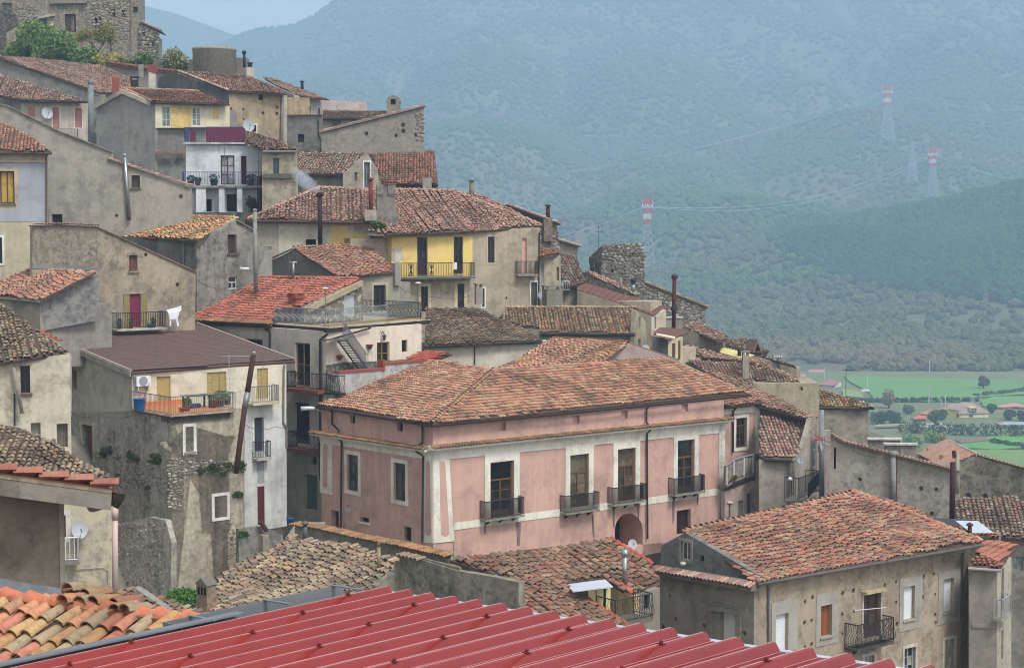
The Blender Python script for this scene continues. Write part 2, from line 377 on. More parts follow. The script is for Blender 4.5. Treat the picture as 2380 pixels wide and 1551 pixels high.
def tile_mesh(L=.46, w0=.212, w1=.17, seg=5, rim=True, th=.018, zlow=.055):
 V = []; Fc = []
 for (y, w, z) in ((0, w0, zlow), (L, w1, 0.0)):
  for k in range(seg + 1):
   a = math.pi * (1 - k / seg); V.append((math.cos(a) * w / 2, y, z + math.sin(a) * w * .46 - .01))
 n = seg + 1
 for k in range(seg): Fc.append((k + 1, k, n + k, n + k + 1))
 if rim:
  b = len(V)
  for k in range(n): V.append(V[k])
  for k in range(n): a = math.pi * (1 - k / seg); V.append((math.cos(a) * (w0 / 2 - th), .004, zlow + math.sin(a) * (w0 * .46 - th) - .01))
  for k in range(seg): Fc.append((b + k, b + k + 1, b + n + k + 1, b + n + k))
 return np.array(V), Fc
TV, TF = tile_mesh()
TILES = {}
def TC(h):
 c = C(h); l = .3 * c[0] + .55 * c[1] + .15 * c[2]; return tuple((x * .88 + l * .12) * .97 for x in c)
def tile_variant(pal, ci, big=False):
 k = (pal, ci, big)
 if k not in TILES:
  V, Fc = (BIGV, BIGF) if big else (TV, TF)
  me = bpy.data.meshes.new('roof_tile'); me.from_pydata(V.tolist(), [], Fc); me.materials.append(tile_mat())
  me.polygons.foreach_set('use_smooth', [True] * len(me.polygons))
  a = me.color_attributes.new('tint', 'FLOAT_COLOR', 'POINT'); mc = np.mean([TC(q) for q in PAL[pal]], 0); c = tuple(np.array(TC(PAL[pal][ci])) * .66 + mc * .34)
  a.data.foreach_set('color', np.tile(np.array([*c, 1.0], dtype=np.float32), len(V)))
  TILES[k] = me
 return TILES[k]
BIGV, BIGF = tile_mesh(.5, .2, .16, 10, True, .022, .05)
def inpoly(P, x, y):
 P = np.array(P); r = np.zeros(len(x), bool); j = len(P) - 1
 for i in range(len(P)):
  xi, yi, xj, yj = P[i][0], P[i][1], P[j][0], P[j][1]
  c = ((yi > y) != (yj > y)) & (x < (xj - xi) * (y - yi) / ((yj - yi) + 1e-12) + xi); r ^= c; j = i
 return r
def vnoise(x, y, sc, seed):
 g = np.random.default_rng(seed).random((64, 64)); x = x / sc; y = y / sc
 xi = np.floor(x).astype(int); yi = np.floor(y).astype(int); fx = x - xi; fy = y - yi
 fx = fx * fx * (3 - 2 * fx); fy = fy * fy * (3 - 2 * fy)
 G_ = lambda a, b: g[a % 64, b % 64]
 return (G_(xi, yi) * (1 - fx) + G_(xi + 1, yi) * fx) * (1 - fy) + (G_(xi, yi + 1) * (1 - fx) + G_(xi + 1, yi + 1) * fx) * fy
NSEED = [0]
def frame(f):
 return np.array([[f.ex.x, f.ey.x, f.n.x], [f.ex.y, f.ey.y, f.n.y], [f.ex.z, f.ey.z, f.n.z]])
def roof(h, f, outline, pal='mauve', wp=.235, row=.36, wild=1.0, indiv=300, gut=None, slab=.14, dark=0.22, name='roof', big=False, ridge=None, sag=0.05, under='5c4b40', lap=0.0):
 NSEED[0] += 1; sd_ = NSEED[0]; rg = np.random.default_rng(sd_)
 P = [f.st(*p) for p in outline] if not isinstance(outline[0], Vector) else [((p - f.O).dot(f.ex), (p - f.O).dot(f.ey)) for p in outline]
 if area2(P) < 0: P.reverse()
 m = MB(); m.prism([f.W(a, b, -slab) for a, b in P], f.n * (slab - .012)); ro = m.build(name, plaster(under, '3f352e', .6, .5, .1, .4), h)
 A = np.array(P); s0, t0 = A.min(0); s1, t1 = A.max(0)
 gs = np.arange(s0 + wp / 2, s1, wp); gt = np.arange(t0 - .06, t1 - .1, row)
 S, T = np.meshgrid(gs, gt); S = S.ravel(); T = T.ravel()
 cols = np.round((S - s0) / wp).astype(int); rw = rg.normal(0, .03 * wild, cols.max() + 2); S = S + rw[cols] + rg.normal(0, .012 * wild, len(S))
 T = T + rg.uniform(-.04, .04, len(T)) * wild + (rg.uniform(-.1, .1, cols.max() + 2) * wild)[cols]
 ok = inpoly(P, S, T + row * .35) & inpoly(P, S, T + row * .75); S, T = S[ok], T[ok]; n = len(S)
 if n == 0: return ro
 Z = (vnoise(S + 50, T + 50, 2.2, sd_) - .5) * sag * 2 + rg.normal(0, .006, n) * wild
 yaw = rg.normal(0, .035, n) * wild; tilt = rg.normal(0, .02, n) * wild
 scl = rg.uniform(.93, 1.07, n)
 q = vnoise(S + 9, T + 9, 1.1, sd_ + 100) + rg.normal(0, .16, n); ci = rg.integers(0, 10, n)
 dk = np.array([5, 7, 2]) if pal in ('mauve', 'mix', 'palazzo') else np.array([4, 3, 8])
 ci = np.where(q < dark, dk[rg.integers(0, 3, n)], ci)
 hot = (vnoise(S + 33, T + 3, 1.7, sd_ + 200) > .78) & (rg.random(n) < .5); ci = np.where(hot, rg.integers(0, 4, n), ci)
 M = frame(f); O = np.array(f.O)
 cyaw, syaw = np.cos(yaw), np.sin(yaw)
 # per-tile axes in face coordinates
 X = np.stack([cyaw, syaw, np.zeros(n)], 1); Yv = np.stack([-syaw, cyaw, tilt], 1); Zv = np.stack([np.zeros(n), -tilt, np.ones(n)], 1)
 ctr = np.stack([S, T, Z], 1); wc = ctr @ M.T + O
 X, Yv, Zv = X @ M.T, Yv @ M.T, Zv @ M.T
 dist = np.linalg.norm(wc, axis=1); order = np.argsort(dist)
 k = min(indiv, n) if (.19 * F * 1.7217 / dist.min() >= 10) else 0
 sel, rest = order[:k], order[k:]
 base = np.array(WL[ro.name])
 for i in sel:
  o = bpy.data.objects.new('roof_tile', tile_variant(pal, int(ci[i]), big)); COL.objects.link(o); o.parent = ro
  p = wc[i] - base; x, y, z = X[i] * scl[i], Yv[i] * scl[i], Zv[i] * scl[i]
  o.matrix_basis = Matrix(((x[0], y[0], z[0], p[0]), (x[1], y[1], z[1], p[1]), (x[2], y[2], z[2], p[2]), (0, 0, 0, 1)))
 if len(rest):
  tv = TV; nv = len(tv); r = rest
  V = (wc[r][:, None, :] + (tv[None, :, 0, None] * X[r][:, None, :] + tv[None, :, 1, None] * Yv[r][:, None, :] + tv[None, :, 2, None] * Zv[r][:, None, :]) * scl[r][:, None, None]).reshape(-1, 3)
  fa = np.array(TF); Fa = (fa[None] + (np.arange(len(r)) * nv)[:, None, None]).reshape(-1, 4)
  pc = np.array([TC(c) for c in PAL[pal]]); pc = pc * .66 + pc.mean(0) * .34; tc = np.clip(pc[ci[r]] * rg.normal(1, .1, (len(r), 1)) * rg.normal(1, .03, (len(r), 3)), .01, .85)
  tint = np.repeat(np.concatenate([tc, np.ones((len(r), 1))], 1), nv, 0)
  o = bigmesh('tile_field', V, Fa, tile_mat(), ro, tint, True); o['kind'] = 'stuff'
 if gut is not None:
  lo = [p for p in P if p[1] < t0 + .5] or [min(P, key=lambda q: q[1])]
  a = min(lo, key=lambda q: q[0]); b = max(lo, key=lambda q: q[0])
  m = MB(); m.tube([f.W(a[0], a[1] - .05, -.09), f.W(b[0], b[1] - .05, -.09)], .075, 8); m.build('gutter', gut, h)
 if ridge:
  for (pa, pb) in ridge: ridge_tiles(ro, f.hit(*pa), f.hit(*pb), pal)
 return ro
def bigmesh(name, V, Fa, mat, parent=None, tint=None, smooth=False):
 V = np.asarray(V, dtype=np.float64); Fa = np.asarray(Fa, dtype=np.int32); c = Vector(((V[:, 0].min() + V[:, 0].max()) / 2, (V[:, 1].min() + V[:, 1].max()) / 2, V[:, 2].min()))
 V = V - np.array(c); me = bpy.data.meshes.new(name); k = Fa.shape[1]
 me.vertices.add(len(V)); me.vertices.foreach_set('co', V.astype(np.float32).ravel())
 me.loops.add(Fa.size); me.loops.foreach_set('vertex_index', Fa.ravel())
 me.polygons.add(len(Fa)); me.polygons.foreach_set('loop_start', np.arange(0, Fa.size, k, dtype=np.int32))
 me.polygons.foreach_set('loop_total', np.full(len(Fa), k, dtype=np.int32))
 me.polygons.foreach_set('use_smooth', np.full(len(Fa), bool(smooth))); me.materials.append(mat); me.update(calc_edges=True)
 if tint is not None:
  a = me.color_attributes.new('tint', 'FLOAT_COLOR', 'POINT'); a.data.foreach_set('color', np.asarray(tint, dtype=np.float32).ravel())
 o = bpy.data.objects.new(name, me); COL.objects.link(o); place(o, c, parent); return o
def ridge_tiles(ro, A, B, pal, step=.38, sc=1.25, up=Vector((0, 0, 1)), big=False):
 d = (B - A); L = d.length; d.normalize(); x = d.cross(up).normalized(); z = x.cross(d).normalized(); n = max(1, int(L / step)); st = L / n
 for i in range(n):
  p = A + d * (i * st - .03) + z * (.02 + random.uniform(-.01, .015)) - WL[ro.name]
  o = bpy.data.objects.new('ridge_tile', tile_variant(pal, random.choice([0, 1, 2, 3, 4, 6, 8]), big)); COL.objects.link(o); o.parent = ro
  X, Y, Z = x * sc, d * (st * 1.06 / (.5 if big else .46)), z * sc
  o.matrix_basis = Matrix(((X.x, Y.x, Z.x, p.x), (X.y, Y.y, Z.y, p.y), (X.z, Y.z, Z.z, p.z), (0, 0, 0, 1)))
def coping(ro, A, B, pal, n2, step=.23, sc=1.0):
 # a row of tiles laid across the head of a wall, pointing along n2 (downhill)
 d = (B - A); L = d.length; d.normalize(); y = -Vector(n2).normalized(); z = d.cross(y); z = z if z.z > 0 else -z; n = max(1, int(L / step))
 x = y.cross(z)
 for i in range(n):
  p = A + d * ((i + .5) * L / n) - y * .3 + z * random.uniform(-.01, .02) - WL[ro.name]; yy = (y + x * random.uniform(-.06, .06)).normalized()
  o = bpy.data.objects.new('coping_tile', tile_variant(pal, random.randrange(10))); COL.objects.link(o); o.parent = ro
  X, Y, Z = x * sc, yy * sc * 1.1, z * sc
  o.matrix_basis = Matrix(((X.x, Y.x, Z.x, p.x), (X.y, Y.y, Z.y, p.y), (X.z, Y.z, Z.z, p.z), (0, 0, 0, 1)))
def ledge(h, f, a, b, pal, out=.4, drop=.12, th=.12, mat=None, name='tiled_ledge'):
 # string course with a row of tiles on it, between survey points a and b on face f
 pa = f.st(*a); pb = f.st(*b); m = MB()
 m.prism([f.W(pa[0], pa[1], 0), f.W(pa[0], pa[1] - drop, out), f.W(pa[0], pa[1] - drop - th, out), f.W(pa[0], pa[1] - drop - th, 0)], f.ex * (pb[0] - pa[0]) + f.ey * (pb[1] - pa[1]))
 o = m.build(name, mat or WHITE(), h)
 A = f.W(pa[0], pa[1] + .02, .05); B = f.W(pb[0], pb[1] + .02, .05); n2 = (f.n * out - f.ey * drop).normalized()
 coping(o, A + n2 * (out - .2), B + n2 * (out - .2), pal, n2, .215); return o

# ------------------------------------------------------------------ ironwork, pipes, chimneys
def railing(parent, path, ht, mat, sp=.12, belly=0.0, outv=None, r=.015, name='railing', top=.026):
 m = MB()
 m.tube([p + Vector((0, 0, ht)) for p in path], top, 5); m.tube([p + Vector((0, 0, .09)) for p in path], .015, 4)
 for i in range(len(path) - 1):
  a, b = path[i], path[i + 1]; L = (b - a).length; n = max(1, int(L / sp))
  o_ = outv if outv is not None else Vector((b - a).cross(Vector((0, 0, 1)))).normalized()
  for k in range(n + 1):
   p = a.lerp(b, k / n); Z = Vector((0, 0, 1))
   if belly: m.tube([p + Z * .09, p + Z * (ht * .22) + o_ * belly, p + Z * (ht * .42) + o_ * belly * .9, p + Z * (ht * .68) - o_ * belly * .25, p + Z * ht], r, 4, cap=False)
   else: m.tube([p + Z * .09, p + Z * ht], r, 4, cap=False)
  for q in (a, b): m.tube([q, q + Vector((0, 0, ht + .02))], .02, 5)
 return m.build(name, mat, parent)
def balcony(h, f, uL, uR, v, o_=.6, ht=1.0, mat=None, slabm=None, sp=.12, belly=0., th=.12, vR=None, brackets=0, bmat=None):
 f2 = f.off(o_); sL, t = f2.st(uL, v); sR, tR = f2.st(uR, v if vR is None else vR); m = MB(); mat = mat or IRON()
 m.fbox(f, sL, sR, t - th, t, -.05, o_ + .04); b = m.build('balcony', slabm or plaster('8f8a80', '4f4b45', .6, .4, .6), h)
 railing(b, [f.W(sL + .03, t, 0.02), f.W(sL + .03, t, o_), f.W(sR - .03, t, o_), f.W(sR - .03, t, 0.02)], ht, mat, sp, belly, f.n if belly else None)
 for k in range(brackets):
  s = sL + (sR - sL) * (k + .5) / brackets; q = MB(); q.prism([f.W(s - .04, t - th, 0), f.W(s - .04, t - th, o_ * .85), f.W(s - .04, t - th - .32, 0)], f.ex * .08); q.build('bracket', bmat or mat, b)
 return b, (sL, sR, t)
def pipe(h, f, P, r=.055, mat=None, o_=.09, name='downpipe'):
 g = f.off(o_); m = MB(); m.tube([g.hit(*p) for p in P], r, 7); return m.build(name, mat or PIPE(), h)
def wire(name, P, r, mat, parent=None, seg=5):
 m = MB(); m.tube(P, r, seg); return m.build(name, mat, parent)
def flue(h, p, ht, r, mat, cap='hood', name='flue', lean=(0, 0)):
 m = MB(); top = Vector(p) + Vector((lean[0], lean[1], ht)); m.tube([p, top], r, 10)
 if cap == 'hood': m.lathe(top + Vector((0, 0, .06)), [(r * .8, -.06), (r * .8, .02), (r * 1.7, .03), (r * 1.5, .12), (r * .3, .2)], 10)
 elif cap == 'ball': m.lathe(top, [(r * .9, -.02), (r * 1.5, .06), (r * 1.7, .16), (r * 1.3, .28), (r * .4, .34)], 10)
 elif cap == 'T': m.tube([top + Vector((-.28, 0, 0)), top + Vector((.28, 0, 0))], r * .9, 8)
 elif cap == 'elbow': m.tube([top, top + Vector((0, 0, .12)), top + Vector((.12, -.05, .22)), top + Vector((.3, -.1, .24))], r, 8)
 o = m.build(name, mat, h, True); return o
def stack(h, p, w, dp, ht, b, mat, cap='slab', capm=None, name='chimney', openings=True):
 f = Wall(Vector(p), b); m = MB(); m.fbox(f, -w / 2, w / 2, -.5, ht, -dp / 2, dp / 2); o = m.build(name, mat, h)
 if cap == 'slab':
  q = MB(); q.fbox(f, -w / 2 - .07, w / 2 + .07, ht + .22, ht + .3, -dp / 2 - .07, dp / 2 + .07)
  for a in (-1, 1):
   for c in (-1, 1): q.fbox(f, a * w / 2 - (.12 if a > 0 else 0), a * w / 2 + (.12 if a < 0 else 0), ht, ht + .22, c * dp / 2 - (.12 if c > 0 else 0), c * dp / 2 + (.12 if c < 0 else 0))
  q.build('chimney_cap', capm or mat, o)
 elif cap == 'gable':
  q = MB(); q.prism([f.W(-w / 2 - .05, ht, dp / 2 + .04), f.W(w / 2 + .05, ht, dp / 2 + .04), f.W(0, ht + w * .45, dp / 2 + .04)], f.n * (-dp - .08)); q.build('chimney_cap', capm or mat, o)
 elif cap == 'pot':
  q = MB(); q.lathe(f.W(0, ht), [(w * .3, 0), (w * .3, .35), (w * .42, .38), (w * .4, .46)], 10); q.build('chimney_pot', capm or mat, o)
 return o
def dish(label, p, r, d, tilt=.25, mat=None, pole=None, grp='satellite dishes'):
 # shallow bowl facing direction d, with an arm and a receiver head
 p = Vector(p); o = thing('satellite_dish', label, 'satellite dish', p, grp); d = Vector(d); d.z = tilt; d.normalize()
 x = d.cross(Vector((0, 0, 1))).normalized(); y = x.cross(d); m = MB(); seg = 18; rings = []
 for rr, z in ((1.0, 0), (.75, -.09), (.45, -.15), (.05, -.18)):
  rings.append(len(m.V))
  for k in range(seg): a = 2 * math.pi * k / seg; m.V.append(p + x * (math.cos(a) * r * rr) + y * (math.sin(a) * r * rr * 1.08) + d * (z * r))
 for q in range(3):
  for k in range(seg): m.F.append((rings[q] + k, rings[q] + (k + 1) % seg, rings[q + 1] + (k + 1) % seg, rings[q + 1] + k))
 m.F.append(tuple(range(rings[3], rings[3] + seg))); m.build('bowl', mat or flat('a6aaae', .5, 0, .2), o, True)
 m = MB(); tip = p + d * r * .9 - y * r * .25; m.tube([p - y * r, tip], r * .035, 5); m.tube([tip, tip + d * -.06 + y * .1], r * .1, 6); m.build('receiver_arm', IRONG(), o)
 m = MB(); m.tube([p - d * r * .2, p - d * r * .45, (Vector(pole) if pole else p - d * r * .45 - Vector((0, 0, r * 1.1)))], r * .06, 6); m.build('mount', IRONG(), o)
 return o
def antenna(label, p, ht, b=0, arms=((1.0, .9, 8),), mat=None, lean=0):
 # mast with one or more yagi booms: (height share, boom length, rods)
 p = Vector(p); o = thing('television_antenna', label, 'antenna', p, 'rooftop antennas'); mat = mat or IRONG(); Z = Vector((lean, 0, 1)).normalized()
 m = MB(); m.tube([p, p + Z * ht], .02, 5); m.build('mast', mat, o)
 for k, (hs, L, n) in enumerate(arms):
  bb = R_(b + 40 * k); d = Vector((math.cos(bb), math.sin(bb), 0)); w = Vector((-d.y, d.x, 0)); c = p + Z * (ht * hs); m = MB(); m.tube([c - d * L * .25, c + d * L * .75], .012, 4)
  for i in range(n): q = c + d * (L * (-.25 + i / max(1, n - 1))); m.tube([q - w * (.22 - .012 * i), q + w * (.22 - .012 * i)], .007, 4)
  m.build('boom', mat, o)
 return o
def stones(parent, f, poly, n, mat_list, size=(.12, .3), proud=.05, seed=1, name='stone'):
 # rubble bedded in a wall face: each stone its own piece
 rg = np.random.default_rng(seed); P = [f.st(*p) for p in poly]; A = np.array(P); a0, a1 = A.min(0), A.max(0); placed = []; tries = 0
 base = WL[parent.name]
 while len(placed) < n and tries < n * 60:
  tries += 1; s, t = rg.uniform(a0, a1)
  if not inpoly(P, np.array([s]), np.array([t]))[0]: continue
  w = rg.uniform(*size); hh = w * rg.uniform(.5, .85)
  if any(abs(s - q[0]) < (w + q[2]) * .46 and abs(t - q[1]) < (hh + q[3]) * .46 for q in placed): continue
  placed.append((s, t, w, hh)); me = stone_mesh(int(rg.integers(8)), mat_list[int(rg.integers(len(mat_list)))])
  o = bpy.data.objects.new(name, me); COL.objects.link(o); o.parent = parent; an = rg.normal(0, .25)
  x = (f.ex * math.cos(an) + f.ey * math.sin(an)) * w; y = (f.ey * math.cos(an) - f.ex * math.sin(an)) * hh; z = f.n * (proud * 2 * rg.uniform(.6, 1.3)); p = f.W(s, t, 0) - base
  o.matrix_basis = Matrix(((x.x, y.x, z.x, p.x), (x.y, y.y, z.y, p.y), (x.z, y.z, z.z, p.z), (0, 0, 0, 1)))
STM = {}
def stone_mesh(k, mat):
 if (k, mat.name) in STM: return STM[(k, mat.name)]
 rg = np.random.default_rng(k + 40); n = 7; V = []; Fc = []
 for (r, z) in ((.5, -.5), (.5, .1), (.33, .5)):
  for i in range(n): a = 2 * math.pi * i / n + .2 * rg.normal(); q = r * rg.uniform(.82, 1.12); V.append((math.cos(a) * q, math.sin(a) * q, z * rg.uniform(.85, 1.1)))
 for j in range(2):
  for i in range(n): Fc.append((j * n + i, j * n + (i + 1) % n, (j + 1) * n + (i + 1) % n, (j + 1) * n + i))
 Fc.append(tuple(range(2 * n, 3 * n))); me = bpy.data.meshes.new('stone'); me.from_pydata(V, [], Fc); me.materials.append(mat); STM[(k, mat.name)] = me; return me

# ------------------------------------------------------------------ foliage
def leaf_mat(a='4f6a35', b='33502c', brown=None):
 key = ('leaf', a, b)
 if key in MATS: return MATS[key]
 m, t, bs = _nodes('leaf_' + a); pos = N(t, 'ShaderNodeNewGeometry').outputs['Position']
 n = noise(t, pos, 1.2, 4); n2 = noise(t, pos, 7.0, 2)
 c = mix(t, ramp(t, n, .4, .62), C(a, 1.25), C(b, 1.25)); c = mix(t, math2(t, 'MULTIPLY', ramp(t, n2, .45, .65), .4), c, tuple(x * .55 for x in C(b)))
 t.links.new(c, bs.inputs['Base Color']); bs.inputs['Roughness'].default_value = .7; bs.inputs['Specular IOR Level'].default_value = .2
 MATS[key] = m; return m
def leaves(name, blobs, n, size, mat, parent=None, seed=3):
 # small leaf blades spread through a set of ellipsoids (centre, radii)
 rg = np.random.default_rng(seed); vol = np.array([b[1][0] * b[1][1] * b[1][2] for b in blobs]); pick = rg.choice(len(blobs), n, p=vol / vol.sum())
 d = rg.normal(size=(n, 3)); d /= np.linalg.norm(d, axis=1)[:, None]; r = rg.uniform(.35, 1.0, n) ** .5; r *= 1 + .18 * np.sin(d[:, 0] * 7 + seed) * np.cos(d[:, 1] * 6)
 Cn = np.array([tuple(b[0]) for b in blobs])[pick]; Rd = np.array([tuple(b[1]) for b in blobs])[pick]; p = Cn + d * r[:, None] * Rd
 a = rg.normal(size=(n, 3)); a /= np.linalg.norm(a, axis=1)[:, None]; b = np.cross(a, rg.normal(size=(n, 3))); b /= np.linalg.norm(b, axis=1)[:, None]; sz = size * rg.uniform(.6, 1.4, n)
 V = np.stack([p - a * sz[:, None], p + b * (sz * .45)[:, None], p + a * sz[:, None], p - b * (sz * .45)[:, None]], 1).reshape(-1, 3)
 return bigmesh(name, V, np.arange(4 * n).reshape(-1, 4), mat, parent)
def weed(label, f, p, r, n, size, mat, seed, grp):
 # flat tuft clinging to a wall face
 rg = np.random.default_rng(seed); q = f.hit(*p); o = thing('wall_weed', label, 'weed', q, grp)
 B = [(q + f.ex * (rg.uniform(-1, 1) * r) + Vector((0, 0, rg.uniform(-.25, .25) * r)) + f.n * .04, (r * rg.uniform(.2, .45), r * .22, r * rg.uniform(.12, .3))) for _ in range(9)]
 leaves('foliage', B, n, size, mat, o, seed); return o
def shrub(name, label, p, r, n, size, mat, seed, squash=.8, cat='shrub', blobs=5, grp=None, trunk=False):
 rg = np.random.default_rng(seed); o = thing(name, label, cat, p, grp); p = Vector(p); B = []
 for i in range(blobs):
  B.append((p + Vector((rg.uniform(-.55, .55) * r, rg.uniform(-.5, .5) * r, r * squash * rg.uniform(.55, 1.25))), (r * rg.uniform(.4, .7), r * rg.uniform(.4, .7), r * squash * rg.uniform(.4, .7))))
 leaves('foliage', B, n, size, mat, o, seed); m = MB()
 for c, rd in B: m.tube([p - Vector((0, 0, .4)), p.lerp(Vector(c), .5) + Vector((rg.normal() * .1 * r, 0, 0)), Vector(c) + Vector((0, 0, rd[2] * .5))], r * .05 + .01, 5, r * .012 + .004)
 m.build('stem', wood('4a4034'), o); return o

# ================================================================== foreground roofs
def red_roof():
 A = at(880, 1372, 12.5); er = ray(6170, 217).normalized(); ee = -ray(-2050, 943).normalized(); ee = (ee - er * ee.dot(er)).normalized()
 f = Face(A, ee, er); h = thing('metal_roofed_building', 'glossy red corrugated metal roof in front of all other houses', 'building', A - Vector((0, 0, 9)))
 key, t, b = _nodes('red_coated_steel'); b.inputs['Roughness'].default_value = .15; b.inputs['Specular IOR Level'].default_value = .5
 pos = N(t, 'ShaderNodeNewGeometry').outputs['Position']; n = noise(t, pos, 2.2, 6, .7); n2 = noise(t, pos, 40, 3, .6)
 c = mix(t, math2(t, 'MULTIPLY', ramp(t, n, .45, .75), .45), C('963430'), C('6e2826')); c = mix(t, math2(t, 'MULTIPLY', ramp(t, n2, .5, .7), .25), c, C('844440'))
 t.links.new(c, b.inputs['Base Color']); t.links.new(ramp(t, n, .3, .8), N(t, 'ShaderNodeMath').inputs[0])
 L = 9.0; P = .27; prof = [(0, 0), (.002, 0), (.016, .0035), (.018, .0035), (.032, 0), (.034, 0), (.083, 0), (.086, .0005), (.089, .003), (.112, .041), (.115, .0455), (.119, .047), (.122, .047), (.142, .047), (.145, .047), (.149, .0455), (.152, .041), (.175, .003), (.178, .0005), (.181, 0), (.225, 0), (.227, 0), (.241, .0035), (.243, .0035), (.257, 0), (.259, 0)]
 for k in range(11):                                    # panels of three ribs
  m = MB(); row = []
  for r in range(3):
   for s, z in prof: row.append((k * 3 * P + r * P + s, z))
  row.append((k * 3 * P + 3 * P - .0015, 0))
  i = len(m.V)
  for s, z in row: m.V += [f.W(s, 0, z), f.W(s, -L, z), f.W(s, 0, z - .004), f.W(s, -L, z - .004)]
  for q in range(len(row) - 1):
   a = i + 4 * q; m.F += [(a, a + 1, a + 5, a + 4), (a, a + 4, a + 6, a + 2)]
  p = m.build('roof_panel', key, h, True)
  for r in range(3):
   q = MB(); s = k * 3 * P + r * P; q.fbox(f, s + .1135, s + .1245, -L, -.002, .0465, .0485); q.fbox(f, s + .186, s + .193, -L, -.002, .0005, .003); q.build('painted_rib_glint', flat('bd8686', .3, 0, .35, 1.5), p)  # pale strips on rib top and foot: highlight lines put into the colour
   for j in range(5):
    s = k * 3 * P + r * P + .132; tt = -.35 - j * 1.7 - ((k * 3 + r) % 3) * .55; q = MB(); o_ = .047
    q.fbox(f, s - .03, s + .03, tt - .012, tt + .012, o_, o_ + .006); q.lathe(f.W(s, tt, o_), [(.011, 0), (.011, .02), (.004, .024)], 6); q.build('fastener', flat('6e2a2a', .5, .2), p)
 m = MB(); m.fbox(f, -.02, 9.2, -.02, .085, -.035, -.012); m.build('painted_eave_gleam', flat('c9c9d2', .3, .3, .15), h)  # pale strip added past the panel ends, painted as sky reflected between ribs
 m = MB(); m.fbox(f, 0, 9.0, -L, -.03, -.14, -.02); m.build('insulation', flat('b9b4a8', .9), h)
 # grey verge flashing and the box gutter beyond it
 g = ZINC(); m = MB(); m.fbox(f, -.07, .04, -L, -1.15, .05, .062); m.fbox(f, -.08, -.068, -L, -1.15, -.12, .058); m.build('verge_flashing', g, h)
 m = MB(); m.fbox(f, -.30, -.29, -1.6, -.12, -.10, .05); m.fbox(f, -.29, -.03, -1.6, -.12, -.11, -.1); m.fbox(f, -.03, -.02, -1.6, -.12, -.1, .02); m.fbox(f, -.29, -.03, -1.6, -1.59, -.1, .05)
 gu = m.build('gutter', g, h); q = MB()
 for tt in (-.22, -.8, -1.4): q.fbox(f, -.31, .06, tt, tt + .03, .051, .058)
 q.build('bracket', g, gu)
 m = MB(); m.fbox(f, .15, 8.8, -L + .2, -.25, -8.5, -.15); m.build('rear_mass', plaster('a39a8c'), h)
red_roof()

